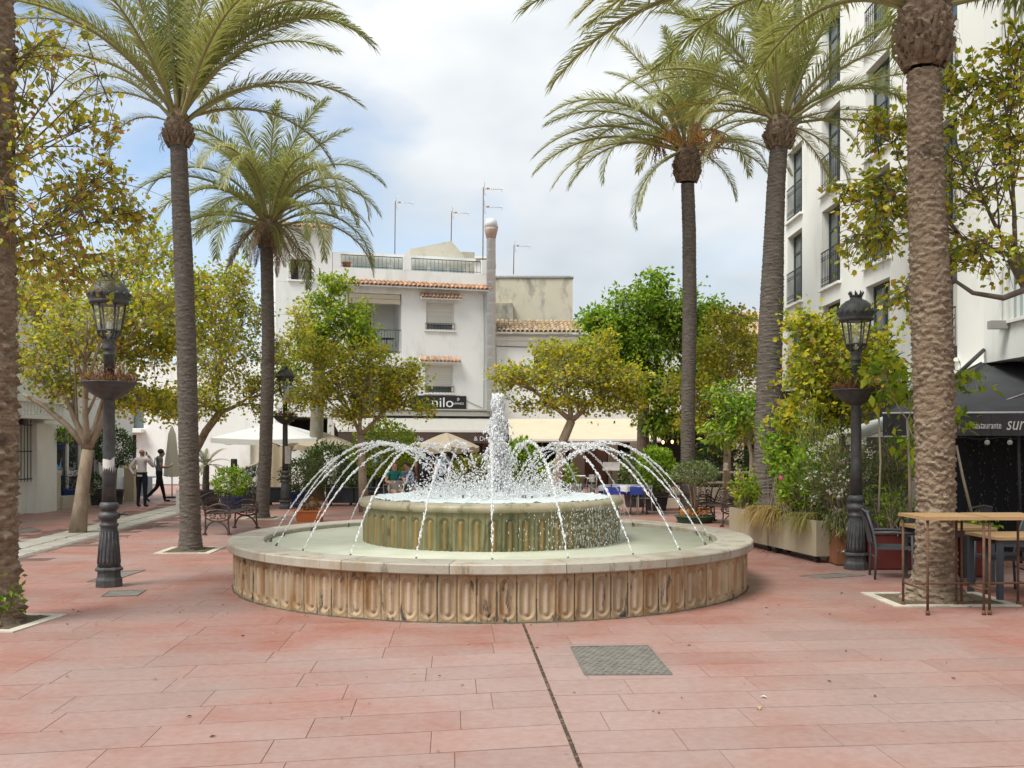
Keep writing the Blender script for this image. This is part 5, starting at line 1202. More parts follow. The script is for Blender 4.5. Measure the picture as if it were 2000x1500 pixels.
tree('orchid_tree', 'yellow orchid tree around the lamp post on the right', (GX(1655, d), d, 0), [P(1655, 1070, d), P(1650, 960, d), P(1645, 860, d), P(1640, 810, d)],
     [B(1610, 700, d, .62, .8, .55, 100), B(1690, 680, d + .3, .5, .7, .55, 80), B(1570, 760, d, .45, .6, .42, 60), B(1650, 760, d, .75, .8, .4, 70), B(1720, 730, d + .5, .42, .6, .35, 46), B(1560, 640, d, .25, .5, .28, 22), B(1600, 640, d, .4, .5, .22, 24), B(1560, 820, d, .4, .5, .35, 44), B(1700, 770, d, .4, .5, .3, 40), B(1620, 810, d, .5, .5, .3, 46)],
     M_OR, .085, seed=35, per=11, trad=(.07, .05), group=OG, limb=.03, barkm=bark_d)
d = 21.5
tree('young_tree', 'light green young tree behind the flower planters beside the stout palm', (GX(1462, d), d, 0), [P(1462, 1035, d), P(1466, 960, d), P(1468, 890, d), P(1462, 860, d)],
     [B(1450, 810, d, .5, .6, .32, 46), B(1400, 850, d, .35, .5, .3, 24), B(1490, 790, d, .4, .5, .3, 30), B(1420, 780, d, .4, .5, .3, 26), B(1500, 850, d - .4, .3, .4, .3, 20)],
     M_GR, .13, 'oval', seed=38, per=11, trad=(.05, .04), limb=.025, barkm=pm('pale_bark', (.40, .34, .25), rough=.9))
# ================================================================ street lamps
lamp_m = pm('lamp_iron', (0.055, 0.057, 0.058), (0.10, 0.102, 0.10), scale=10, rough=.55, spec=.4, metal=.25, stain=(0.11, 0.06, 0.045), sscale=2.5, slo=.60, shi=.72, bump=.15)
lamp_glass = glassmat('lamp_glass', (.75, .78, .76), .05, .16)
dry_m = leafmat('dry_bowl_leaf', [(0, (.16, .06, .035)), (.5, (.30, .14, .07)), (.8, (.20, .17, .06)), (1, (.42, .12, .08))], .35, .7)
paper = pm('torn_paper', (.72, .70, .67), (.60, .56, .52), scale=9, rough=.9)
def octo(prof, n=8): b = MB(); b.lathe(prof, n, sm=False); return b
def build_lamp():
    r = empty('street_lamp', (0, 0, 0), cat='street lamp', group='cast iron street lamps with flower bowls')
    b = MB(); b.lathe([(.175, 0), (.175, .09), (.165, .11), (.155, .13), (.15, .2), (.185, .215), (.185, .235), (.145, .26)], 8, sm=False); b.obj('plinth', lamp_m, r)
    b = MB(); b.lathe([(.145, .26), (.135, .35), (.105, .74), (.105, .78), (.118, .79), (.118, .815), (.10, .825), (.10, .87), (.128, .885), (.142, .92), (.128, .955), (.095, .97), (.095, .995), (.118, 1.01), (.125, 1.05), (.112, 1.085), (.092, 1.10)], 20)
    for i in range(16):
        a = 2*math.pi*i/16; b.tube([(.138*math.cos(a), .138*math.sin(a), .30), (.108*math.cos(a), .108*math.sin(a), .72)], .009, 4)
    base = b.obj('base', lamp_m, r)
    b = MB(); b.lathe([(.088, 1.10), (.078, 1.6), (.072, 2.42), (.085, 2.44)], 18); b.obj('shaft', lamp_m, r)
    b = MB(); b.lathe([(.085, 2.43), (.13, 2.455), (.22, 2.51), (.30, 2.59), (.345, 2.645), (.36, 2.65), (.36, 2.665), (.33, 2.66), (.22, 2.60), (.07, 2.6)], 26); b.obj('flower_bowl', lamp_m, r)
    b = MB(); b.lathe([(.068, 2.60), (.064, 3.0), (.075, 3.01), (.075, 3.03), (.066, 3.04), (.066, 3.08), (.078, 3.09), (.078, 3.11), (.068, 3.13), (.075, 3.2), (.08, 3.21), (.05, 3.25)], 16); b.obj('upper_shaft', lamp_m, r)
    cg = MB()
    for i in range(6):
        a = 2*math.pi*i/6 + .26; c_, s_ = math.cos(a), math.sin(a)
        cg.tube([(.05*c_, .05*s_, 3.22), (.12*c_, .12*s_, 3.27), (.145*c_, .145*s_, 3.33), (.205*c_, .205*s_, 3.68)], [.014, .016, .013, .013], 5)
    for rr, z in ((.148, 3.33), (.207, 3.68)): cg.tube([(rr*math.cos(2*math.pi*i/18), rr*math.sin(2*math.pi*i/18), z) for i in range(19)], .013, 5)
    cage = cg.obj('lantern_cage', lamp_m, r)
    for i in range(6):
        a0, a1 = 2*math.pi*i/6 + .26, 2*math.pi*(i+1)/6 + .26; g_ = MB()
        g_.add([(.143*math.cos(a0), .143*math.sin(a0), 3.34), (.143*math.cos(a1), .143*math.sin(a1), 3.34), (.200*math.cos(a1), .200*math.sin(a1), 3.67), (.200*math.cos(a0), .200*math.sin(a0), 3.67)], [(0, 1, 2, 3)]); g_.obj('pane', lamp_glass, cage)
    d = MB(); d.lathe([(.20, 3.67), (.245, 3.68), (.25, 3.715), (.235, 3.73), (.26, 3.755), (.262, 3.80), (.245, 3.86), (.21, 3.92), (.15, 3.97), (.09, 3.995), (.085, 4.03)], 28); dome = d.obj('dome', lamp_m, r)
    for i in range(16):
        a = 2*math.pi*i/16; d = MB(); d.ball((.258*math.cos(a), .258*math.sin(a), 3.80), (.026, .026, .03), 0, 6, 4); d.obj('dome_leaf', lamp_m, dome)
    d = MB(); d.lathe([(.085, 4.03), (.10, 4.045), (.085, 4.06)], 16)
    for i in range(8):
        a = 2*math.pi*i/8; d.tube([(.08*math.cos(a), .08*math.sin(a), 4.05), (.105*math.cos(a), .105*math.sin(a), 4.09), (.09*math.cos(a), .09*math.sin(a), 4.12)], [.012, .014, .004], 5)
    d.obj('finial', lamp_m, r)
    b = MB(); b.lathe([(.015, 3.25), (.018, 3.34), (.03, 3.38), (.028, 3.44), (.01, 3.46)], 10); b.obj('bulb', pm('frosted_bulb', (.75, .75, .70), rough=.4), cage)
    b = MB(); b.tube([(.12, 0, .93), (.18, 0, .945), (.24, .02, .93)], [.02, .016, .008], 6); b.tube([(.16, 0, .94), (.19, .05, .96)], .008, 5); b.obj('spout', lamp_m, base)
    return r
def bowl_plant(lp, seed, label):
    g = np.random.default_rng(seed); n = 900; a = g.uniform(0, 6.28, n); rr = .34 * np.sqrt(g.random(n)); pos = np.stack([rr*np.cos(a), rr*np.sin(a), 2.66 + np.abs(g.normal(0, .12, n)) * (1.2 - rr/.36)], 1)
    V, Fc = leaf_cloud(pos, np.stack([np.cos(a)*.5, np.sin(a)*.5, np.ones(n)], 1), .065, 'lance', g, 0.1, .7)
    link('foliage', np_mesh('foliage', V, Fc, dry_m), empty('bowl_plant', lp + Vector((0, 0, 0)), label=label, cat='plant', group='dried plants in the lamp bowls'), kind='stuff')
L0 = build_lamp(); Lp = []
for i, (px, d, lab, pl) in enumerate(((213, 13.02, 'cast iron lamp post with torn paper on its shaft, left of the fountain', 'dried reddish plant in the lamp bowl left of the fountain'),
        (1672, 14.78, 'cast iron lamp post beside the flower planters right of the fountain', 'dried orange plant in the lamp bowl above the flower planters'),
        (557, 28.6, 'far lamp post with a floodlight just behind the palm with the brown skirt', 'dried plant in the far lamp bowl near the white umbrella'),
        (1279, 35.2, 'far lamp post with a floodlight among the green tree leaves', 'dried plant in the far lamp bowl among the green leaves'))):
    lp = Vector((GX(px, d), d, 0))
    if i == 0: o = L0; o.location = lp; o['label'] = lab
    else: o = dup(L0, lp, R(20 * i), lab)
    Lp.append(o); bowl_plant(lp, 60 + i, pl)
pm_ = MB(); vs = []
for j in range(7):
    for i in range(7):
        a = R(215 + i * 22); vs.append((.0795*math.cos(a), .0795*math.sin(a), 1.40 + .045*j + (rnd.uniform(-.03, .03) if j in (0, 6) else 0)))
pm_.add(vs, [(j*7+i, j*7+i+1, (j+1)*7+i+1, (j+1)*7+i) for j in range(6) for i in range(6)]); pm_.obj('torn_poster', paper, Lp[0])
b = MB(); b.box((0.02, -.11, 1.55), (.16, .02, .5)); b.obj('paper_sign', paper, Lp[2])
for o, s in ((Lp[2], 1), (Lp[3], -1)):
    b = MB(); b.box((.02*s, -.24, 3.28), (.38, .10, .46), 0, .5*s, .4); b.tube([(0, 0, 3.2), (0, -.2, 3.25)], .02, 5); b.obj('floodlight', pm('flood_grey', (.34, .38, .37), rough=.4), o)
b = MB(); b.box((-.32, -.2, 3.12), (.24, .12, .36), 0, .2); b.obj('notice_box', pm('notice_cream', (.62, .56, .44), rough=.7), Lp[3])

# ================================================================ benches
bench_m = pm('bench_iron', (0.060, 0.040, 0.035), (0.11, 0.08, 0.07), scale=12, rough=.5, metal=.3)
def build_bench(W):
    r = empty('iron_bench', (0, 0, 0), cat='bench', group='ornate cast iron benches')
    for s in (-1, 1):
        x = s * W / 2; b = MB(); t = .017
        def crv(pts, rad=t): b.tube([(x, p[0], p[1]) for p in pts], rad, 6)
        def q3(a, m_, c, n=9): return [tuple(a[i]*(1-k)**2 + 2*m_[i]*k*(1-k) + c[i]*k*k for i in (0, 1)) for k in [j/(n-1) for j in range(n)]]
        crv(q3((-.30, .0), (-.22, .28), (0, .28))); crv(q3((.22, .0), (.18, .28), (0, .28)))
        crv(q3((-.30, .0), (-.25, .30), (-.28, .42))); crv(q3((.22, .0), (.20, .3), (.20, .44)))
        crv([( -.05 + .27*math.cos(a*.3491), .40 + .115*math.sin(a*.3491)) for a in range(19)]); crv([( -.05 + .17*math.cos(a*.3491), .395 + .06*math.sin(a*.3491)) for a in range(19)], .01)
        for k in range(8): a = k*.785; b.tube([(x, -.05 + .05*math.cos(a), .395 + .02*math.sin(a)), (x, -.05 + .26*math.cos(a), .40 + .11*math.sin(a))], .010, 5)
        crv(q3((.21, .50), (-.02, .72), (-.26, .58)), .02); crv(q3((-.26, .58), (-.34, .52), (-.27, .44)), .016)
        crv([( -.24 + .05*math.cos(a*.5), .55 + .05*math.sin(a*.5)) for a in range(12)], .012)
        crv(q3((.20, .42), (.24, .6), (.36, .82)), .021)
        b.box((x, -.30, .018), (.05, .09, .036)); b.box((x, .22, .018), (.05, .09, .036)); b.obj('side_frame', bench_m, r)
    b = MB(); n = 22; top = []
    def bp(u, v): return (u, .21 + .155 * v, .45 + .37 * v)        # a point on the sloping back
    for i in range(n + 1):
        u = (-.5 + i/n) * W; top.append(bp(u, .82 + .22 * math.sin(math.pi * i / n)))
    b.tube(top, .017, 6); b.tube([bp(-W/2, 0), bp(W/2, 0)], .014, 5)
    for k in range(-9, 10):
        a = k * .165; u = math.sin(a) * W * .48; v = min(.95 * math.cos(a) + .1, .82 + .22*math.sin(math.pi*(u/W + .5))); b.tube([bp(u * .12, .06), bp(u * .6, v * .66), bp(u, v)], .0085, 4)
    for i in range(-4, 5):
        cu = i * W * .105; cv = .60 + .1 * math.cos(i * .4); b.tube([bp(cu + .055*math.cos(j*.785), cv + .13*math.sin(j*.785)) for j in range(9)], .008, 4)
    for s in (-1, 1):
        for j in range(3): b.tube([bp(s*W*(.47 - .12*j) + .05*math.cos(t*.785), .25 + .12*math.sin(t*.785)) for t in range(9)], .008, 4)
    b.obj('backrest', bench_m, r)
    for i in range(8):
        b = MB(); y = -.27 + i * .062; b.bx(-W/2, W/2, y, y + .042, .425, .443); b.obj('seat_slat', bench_m, r)
    return r
b1 = build_bench(1.75); b1.location = (-5.98, 21.2, 0); b1.rotation_euler = (0, 0, R(90 - 4)); b1['label'] = 'ornate iron bench left of the fountain between the two palms'
dup(b1, (4.85, 23.3, 0), R(-80), 'ornate iron bench right of the fountain beside the beige planters')
dup(b1, (4.45, 26.9, 0), R(185), 'ornate iron bench behind the clipped round bush in the green dish')

# ================================================================ bushes in pots
def bush(name, label, loc, rad, leaf, size, n, seed, pot=None, shape='oval', stems=0, zc=None, cat='bush', flowers=None, group=None, pot_m=None, flat=0.0):
    g = np.random.default_rng(seed); r = empty(name, loc, label=label, cat=cat, group=group); rad = np.array(rad); zc = zc if zc is not None else rad[2]
    v = g.normal(0, 1, (n, 3)); v /= np.linalg.norm(v, axis=1, keepdims=True); q_ = (g.random(n) ** .33) * (1 + .10 * np.sin(v[:, 0]*7 + seed) * np.sin(v[:, 2]*6))
    q_ = np.maximum(q_, g.uniform(.55, 1.0, n)); q_ *= g.uniform(.92, 1.07, n); pos = v * rad * q_[:, None]
    if flat: pos[:, 2] = np.where(pos[:, 2] < 0, pos[:, 2] * flat, pos[:, 2])
    pos[:, 2] += zc
    V, Fc = leaf_cloud(pos, v, size, shape, g, .05, .75); link('foliage', np_mesh('foliage', V, Fc, leaf), r, kind='stuff')
    b = MB(); z0 = .1 if pot is None else pot[2] * .9
    for i in range(stems or 3):
        a = 6.28 * i / (stems or 3); b.tube([(.05*math.cos(a), .05*math.sin(a), z0), (.09*math.cos(a), .09*math.sin(a), zc*.6), (rad[0]*.4*math.cos(a), rad[1]*.4*math.sin(a), zc)], [.028, .024, .012], 6)
        for k in range(5):
            t = g.normal(0, 1, 3); t /= np.linalg.norm(t); b.tube([(rad[0]*.3*math.cos(a), rad[1]*.3*math.sin(a), zc*.9), tuple(np.array([0, 0, zc]) + t*rad*.8)], .006, 4, cap=False)
    b.obj('stem', bark, r)
    if pot is not None:
        r0, r1, h = pot; b = MB(); b.lathe([(r0, 0), (r0*1.02, .02), (r1, h*.88), (r1*1.08, h*.9), (r1*1.08, h), (r1*.95, h), (r1*.92, h*.85)], 24); b.obj('pot', pot_m, r)
        b = MB(); b.lathe([(.01, h*.86), (r1*.93, h*.85)], 20); b.obj('soil', soil_m, r)
    if flowers:
        fm, fn, fs_, sh = flowers; v2 = g.normal(0, 1, (fn, 3)); v2 /= np.linalg.norm(v2, axis=1, keepdims=True); p2 = v2 * rad * g.uniform(.85, 1.12, (fn, 1)); p2[:, 2] += zc
        p3_ = np.repeat(p2, 5, 0) + g.normal(0, fs_*.5, (fn*5, 3)); V, Fc = leaf_cloud(p3_, np.repeat(v2, 5, 0), fs_, sh, g, -.2, .6); link('flowers', np_mesh('flowers', V, Fc, fm), r, kind='stuff')
    return r
blue_pot = pm('blue_glaze', (.03, .06, .20), (.05, .09, .26), scale=5, rough=.35); dark_pot = pm('dark_pot', (.045, .045, .05), (.07, .07, .075), scale=5, rough=.6)
terra = pm('terracotta_bright', (.50, .16, .045), (.42, .13, .045), scale=4, rough=.7); green_dish = pm('green_dish', (.03, .10, .06), (.05, .13, .08), scale=6, rough=.5)
o_fl = leafmat('orange_flower', [(0, (.45, .10, .02)), (.5, (.60, .22, .03)), (1, (.5, .30, .05))], .3, .6)
w_fl = leafmat('white_flower', [(0, (.70, .70, .60)), (1, (.85, .84, .76))], .35, .5)
pk_fl = leafmat('pink_flower', [(0, (.55, .04, .16)), (1, (.62, .10, .25))], .35, .5)
bush('clipped_bush', 'round clipped bush in a blue pot behind the orange trough', (GX(586, 29.5), 29.5, 0), (.60, .60, .50), M_OL, .075, 2600, 1, (.24, .30, .45), zc=.92, pot_m=blue_pot)
bush('clipped_bush', 'flat clipped round bush with bare stems in a green dish right of the fountain', (GX(1357, 23.7), 23.7, 0), (.56, .56, .34), M_OL, .06, 2800, 2, (.40, .46, .16), zc=1.12, pot_m=green_dish, stems=4, flat=.55)
g = np.random.default_rng(3); n = 300; a = g.uniform(0, 6.28, n); rr = .42*np.sqrt(g.random(n)); V, Fc = leaf_cloud(np.stack([rr*np.cos(a), rr*np.sin(a), .15 + .16*g.random(n)], 1), np.tile([[0, 0, 1.]], (n, 1)), .06, 'oval', g)
link('blossoms', np_mesh('blossoms', V, Fc, o_fl), empty('flower_bed', (GX(1357, 23.7), 23.7, 0), label='low orange flowers filling the green dish under the clipped bush', cat='flowers'), kind='stuff')
tr = empty('terracotta_trough', (GX(605, 23.9), 23.9, 0), label='bright orange rectangular trough on the paving behind the fountain rim', cat='planter')
b = MB(); b.add([(-.28,-.13,0),(.28,-.13,0),(.28,.13,0),(-.28,.13,0),(-.33,-.16,.24),(.33,-.16,.24),(.33,.16,.24),(-.33,.16,.24)], [(0,3,2,1),(4,5,6,7),(0,1,5,4),(1,2,6,5),(2,3,7,6),(3,0,4,7)]); b.bx(-.345, .345, -.175, .175, .241, .275); b.obj('trough', terra, tr)
bush('dried_plant', 'brownish plant growing in the orange trough', (GX(605, 23.9), 23.9, .27), (.26, .14, .15), leafmat('rusty_leaf', [(0, (.12, .10, .03)), (.5, (.26, .16, .04)), (1, (.20, .07, .03))], .35), .07, 320, 4, zc=.14, cat='plant')
bush('lime_bush', 'large lime green bush behind the fountain jets left of the plume', (GX(752, 29), 29, 0), (1.0, .9, .82), M_LI, .10, 3400, 5, (.4, .45, .5), zc=1.72, shape='oval', pot_m=dark_pot)
bush('dark_shrub', 'dark green shrub below the beige umbrella beside the far lamp post', (GX(640, 32), 32, 0), (.95, .6, .80), M_DG, .10, 2600, 6, zc=1.15)
bush('dark_shrub', 'dark green shrub just left of the bright lime bush', (GX(700, 31.5), 31.5, 0), (.5, .5, .6), M_DG, .10, 1300, 7, zc=.95)
bush('potted_shrub', 'green shrub in a blue pot behind the left iron bench', (GX(452, 27.5), 27.5, 0), (.50, .45, .42), M_GR, .09, 1300, 8, (.25, .30, .42), zc=.80, pot_m=blue_pot)
bush('dark_shrub', 'grey green spiky shrub behind the palm with the brown skirt', (GX(498, 28.6), 28.6, 0), (.42, .4, .40), leafmat('grey_leaf', [(0, (.05, .07, .055)), (1, (.14, .17, .14))], .2), .13, 900, 9, zc=.80, shape='lance')
bush('yellow_bush', 'yellow green bush right behind the water plume', (GX(925, 30), 30, 0), (.62, .5, .55), leafmat('croton_leaf', [(0, (.10, .15, .02)), (.5, (.32, .34, .03)), (1, (.52, .42, .04))], .45), .12, 1200, 10, (.25, .3, .4), zc=.95, pot_m=dark_pot)
bush('green_bush', 'fresh green bush below the end of the cream awning beside the plume', (GX(1018, 31), 31, 0), (.62, .5, .80), M_GR, .11, 1900, 11, (.28, .34, .45), zc=1.25, pot_m=dark_pot)
bush('green_bush', 'low yellow green bush at the foot of the crooked orchid tree', (GX(1090, 28), 28, 0), (.55, .5, .42), M_LI, .10, 1100, 12, (.28, .3, .3), zc=.95, pot_m=dark_pot)
bush('broadleaf_bush', 'broad leaved bush in a dark pot beside the blue clothed table', (GX(1282, 28), 28, 0), (.52, .5, .62), M_GR, .12, 1800, 13, (.26, .34, .5), zc=1.15, pot_m=dark_pot)
bush('broadleaf_bush', 'olive bush left of the dark potted bush by the blue clothed table', (GX(1238, 29.5), 29.5, 0), (.45, .4, .6), M_OL, .11, 1300, 14, (.24, .3, .45), zc=1.0, pot_m=dark_pot)
bush('dark_shrub', 'dark shrub in the shade behind the clipped round bush', (GX(1405, 31.5), 31.5, 0), (1.0, .7, .9), M_DG, .12, 2200, 15, zc=1.1)
bush('round_tree', 'dark round potted tree behind the lamp post on the left', (GX(222, 31), 31, 0), (.62, .6, .62), M_DG, .085, 2600, 16, (.25, .3, .45), zc=1.75, pot_m=dark_pot, cat='potted tree')
bush('hanging_plant', 'green plant in a blue wall pot above the glass shop door', (-12.75, 28.2, 1.72), (.32, .45, .24), M_GR, .08, 600, 17, (.10, .16, .22), zc=.36, pot_m=blue_pot, cat='potted plant')
bush('purple_plant', 'dark plant in a blue tub before the glass shop front', (GX(133, 29.6), 29.6, 0), (.42, .4, .34), leafmat('purple_leaf', [(0, (.03, .03, .05)), (1, (.10, .08, .14))], .2), .11, 800, 18, (.32, .38, .55), zc=.74, pot_m=blue_pot, shape='lance', cat='potted plant')
bush('dark_shrub', 'small dark bush beside the blue tub near the pale trunk', (GX(182, 30.6), 30.6, 0), (.3, .3, .4), M_DG, .09, 600, 19, (.18, .22, .3), zc=.6, pot_m=dark_pot)
# small feather palm in a dark tub
sp = empty('potted_palm', (GX(402, 30.5), 30.5, 0), label='small spiky palm in a dark tub near the outside stair', cat='potted palm')
b = MB(); b.lathe([(.36, 0), (.42, .40), (.44, .46), (.38, .46), (.36, .40)], 20); b.obj('tub', dark_pot, sp)
link('trunk', trunk_mesh([(0, 0, .4), (.0, 0, .8), (.02, 0, 1.2)], [.10, .10, .085], 'trunk', trunk_m, .2, .07, 14, base_flare=1.1), sp)
for i in range(16):
    o = link('frond', bank('g', (60, 36, 12)[i % 3], (45, 60, 75)[i % 3], i % 2), sp, (.02, 0, 1.2)); o.rotation_euler = (0, 0, i * 2.4); o.scale = (.25, .25, .25)
# ---- dark planter boxes round the terraces
box_m = pm('planter_dark', (.045, .05, .06), (.07, .075, .085), scale=3, rough=.6)
for i, (px0, px1, d_, h_) in enumerate(((455, 515, 29.6, .52), (523, 563, 30.4, .5), (640, 690, 30.2, .50), (692, 742, 30.2, .5), (745, 800, 30.2, .5), (1030, 1085, 29.6, .5))):
    r = empty('planter_box', (GX(px0, d_), d_, 0), label='low dark planter box of the terrace, number %s counted from the left bench' % ('one', 'two', 'three', 'four', 'five', 'six')[i], cat='planter', group='dark boxes edging the cafe terrace')
    w_ = GX(px1, d_) - GX(px0, d_); b = MB(); b.bx(0, w_, 0, .4, .08, h_); b.obj('box', box_m, r); b = MB(); b.bx(-.01, w_ + .01, -.015, .415, h_ + .001, h_ + .04); b.obj('lip', box_m, r)
    for x in (.08, w_ - .08):
        b = MB(); b.lathe([(.04, 0), (.04, .08)], 10, (x, .06, 0)); b.obj('caster', dark_pot, r)
# ---- umbrellas
def umbrella(label, px, py_top, py_edge, d, halfw, cloth, square=False, n=8, name='umbrella', skirt=.16):
    zt, ze = P(0, py_top, d).z, P(0, py_edge, d).z; r = empty(name, (GX(px, d), d, 0), label=label, cat='umbrella', group='terrace umbrellas')
    b = MB(); b.lathe([(.25, 0), (.25, .06), (.03, .07)], 14); b.obj('base', dark_pot, r)
    b = MB(); b.tube([(0, 0, .06), (0, 0, zt - .02)], .025, 8); b.obj('pole', pm('pole_wood', (.30, .21, .13), rough=.6), r)
    m_ = 4 if square else n; K = 6; ri = 5; vs = [(0, 0, zt)]
    for j in range(1, ri + 1):
        t = j / ri
        for i in range(m_ * K):
            a = 2*math.pi*i/(m_*K) + (math.pi/4 if square else .2); f = (i % K)/K; rr = halfw * t / max(math.cos((f - .5) * 2*math.pi/m_), .5) * math.cos(math.pi/m_) * (1.41 if square else 1.0)
            vs.append((rr*math.cos(a), rr*math.sin(a), zt + (ze - zt) * (t ** 1.15) - .06 * t * math.sin(math.pi * f)))
    M_ = m_ * K; fs = [(0, 1 + i, 1 + (i+1) % M_) for i in range(M_)] + [(1 + (j-1)*M_ + i, 1 + j*M_ + i, 1 + j*M_ + (i+1) % M_, 1 + (j-1)*M_ + (i+1) % M_) for j in range(1, ri) for i in range(M_)]
    b = MB(); b.add(vs, fs, 0, False); e = len(vs) - M_
    b.add([vs[e+i] for i in range(M_)] + [(vs[e+i][0], vs[e+i][1], vs[e+i][2] - skirt - .03*math.sin(i*math.pi*2/K)) for i in range(M_)], [(i, M_+i, M_+(i+1) % M_, (i+1) % M_) for i in range(M_)])
    b.obj('canopy', cloth, r)
    b = MB()
    for i in range(m_):
        p = vs[e + i*K]; b.tube([(0, 0, zt - .03), (p[0], p[1], p[2] - .02)], .01, 4)
    b.obj('ribs', frame_br, r)
um_b = leafmat('umbrella_beige', [(0, (.50, .42, .31)), (1, (.50, .42, .31))], .3, .9); um_w = leafmat('umbrella_white', [(0, (.78, .79, .78)), (1, (.78, .79, .78))], .3, .9)
umbrella('beige umbrella left of the lime bush below the grey awning', 628, 843, 868, 33.5, 1.12, um_b)
umbrella('beige umbrella just left of the water plume', 872, 845, 872, 33.0, 1.10, um_b)
umbrella('large white umbrella behind the palm with the brown skirt', 540, 826, 856, 34.5, 1.75, um_w, True)
cu = empty('closed_umbrella', (GX(336, 34.5), 34.5, 0), label='folded cream umbrella behind the walking man', cat='umbrella', group='terrace umbrellas')
b = MB(); b.tube([(0, 0, 0), (0, 0, 2.5)], .024, 8); b.obj('pole', frame_w, cu)
b = MB(); vs = []
for j, (rr, z) in enumerate(((.03, 2.48), (.10, 2.2), (.14, 1.7), (.19, 1.2), (.22, .72))):
    for i in range(16): q_ = rr * (1 + .28 * (1 if i % 2 else -1) * (j > 0)); a = 6.283*i/16; vs.append((q_*math.cos(a), q_*math.sin(a), z + (.05 if i % 2 else 0) * (j == 4)))
b.add(vs, [(j*16+i, (j+1)*16+i, (j+1)*16+(i+1) % 16, j*16+(i+1) % 16) for j in range(4) for i in range(16)], 0, True); b.obj('folded_canopy', pm('umbrella_cream', (.66, .62, .50), rough=.9), cu)
b = MB(); b.lathe([(.3, 0), (.3, .05), (.03, .06)], 14); b.obj('base', dark_pot, cu)
bc = MB(); vs = []
for j in range(8):
    for i in range(9): vs.append((.82*i/8, .04*math.sin(i*1.9), .42 + 1.55*j/7 - (0 if j < 6 else .28*(i/8)*(j-5)/2)))
bc.add(vs, [(j*9+i, j*9+i+1, (j+1)*9+i+1, (j+1)*9+i) for j in range(7) for i in range(8)], 0, True)
bc = bc.obj('cloth', pm('windbreak_beige', (.56, .47, .32), (.52, .43, .29), scale=3, rough=.9), empty('windbreak', (GX(518, 32), 32, 0), label='hanging beige cloth screen beside the far lamp post', cat='screen'))
b = MB(); b.tube([(0, .02, 0), (0, .02, 2.0)], .02, 6); b.tube([(.82, .02, 0), (.82, .02, 1.7)], .02, 6); b.tube([(0, .02, 1.98), (.82, .02, 1.68)], .015, 6); b.obj('frame', iron_b, bc.parent)

# ================================================================ tables and chairs behind the fountain
white_metal = pm('chair_aluminium', (.62, .62, .60), rough=.35, metal=.5)
def build_metal_chair():
    r = empty('metal_chair', (0, 0, 0), cat='chair', group='light metal terrace chairs')
    for sx in (-1, 1):
        b = MB(); b.tube([(sx*.22, -.22, 0), (sx*.21, -.2, .42), (sx*.24, -.16, .66), (sx*.24, .1, .68), (sx*.21, .22, .78)], .013, 6); b.obj('leg', white_metal, r)
        b = MB(); b.tube([(sx*.21, .24, 0), (sx*.2, .2, .42), (sx*.21, .22, .78)], .013, 6); b.obj('leg', white_metal, r)
    b = MB(); b.bx(-.22, .22, -.22, .2, .42, .44); b.obj('seat', pm('wicker_grey', (.36, .34, .31), (.28, .27, .25), scale=40, rough=.8), r)
    b = MB(); vs = []
    for j in range(4):
        for i in range(9): a = math.pi*(i/8); vs.append((.22*math.cos(a), .10 + .14*math.sin(a), .52 + .09*j))
    b.add(vs, [(j*9+i, j*9+i+1, (j+1)*9+i+1, (j+1)*9+i) for j in range(3) for i in range(8)], 0, True); b.obj('backrest', pm('wicker_grey', (.36, .34, .31)), r)
    return r
mc = build_metal_chair(); mc.location = (GX(1252, 26.4), 26.4, 0); mc.rotation_euler = (0, 0, R(-75)); mc['label'] = 'metal chair on the right of the blue clothed table'
dup(mc, (GX(1168, 26.4), 26.4, 0), R(80), 'metal chair on the left of the blue clothed table'); dup(mc, (GX(1128, 27.4), 27.4, 0), R(150), 'grey metal chair near the crooked orchid tree')
tb = empty('dining_table', (GX(1212, 26.4), 26.4, 0), R(8), label='terrace table right of the fountain bowl', cat='table')
b = MB(); b.bx(-.45, .45, -.45, .45, .74, .77); b.obj('table_top', frame_w, tb)
for sx in (-1, 1):
    for sy in (-1, 1): b = MB(); b.tube([(sx*.38, sy*.38, 0), (sx*.38, sy*.38, .74)], .018, 6); b.obj('leg', white_metal, tb)
def cloth(name, label, loc, rz, hw, drop, mat):
    b = MB(); N = 16; vs = []
    for i in range(N + 1):
        for j in range(N + 1):
            x, y = (-1 + 2*i/N) * (hw + drop), (-1 + 2*j/N) * (hw + drop); ex, ey = max(0, abs(x) - hw), max(0, abs(y) - hw); z = -(ex + ey) * .96
            vs.append((math.copysign(min(abs(x), hw + ex*.12), x) + .01*math.sin(j*1.7)*(ex > 0), math.copysign(min(abs(y), hw + ey*.12), y) + .01*math.sin(i*1.7)*(ey > 0), z))
    b.add(vs, [(i*(N+1)+j, (i+1)*(N+1)+j, (i+1)*(N+1)+j+1, i*(N+1)+j+1) for i in range(N) for j in range(N)], 0, True); return b.obj(name, mat, None, loc, rz, label=label, cat='tablecloth')
cloth('tablecloth', 'royal blue cloth draped over the terrace table', (GX(1212, 26.4), 26.4, .776), R(8), .46, .24, pm('cloth_blue', (.035, .06, .32), (.05, .08, .38), scale=6, rough=.9))
cloth('table_runner', 'white square cloth laid cornerwise on the blue tablecloth', (GX(1212, 26.4), 26.4, .784), R(53), .42, .16, pm('cloth_white', (.76, .77, .80), rough=.9))
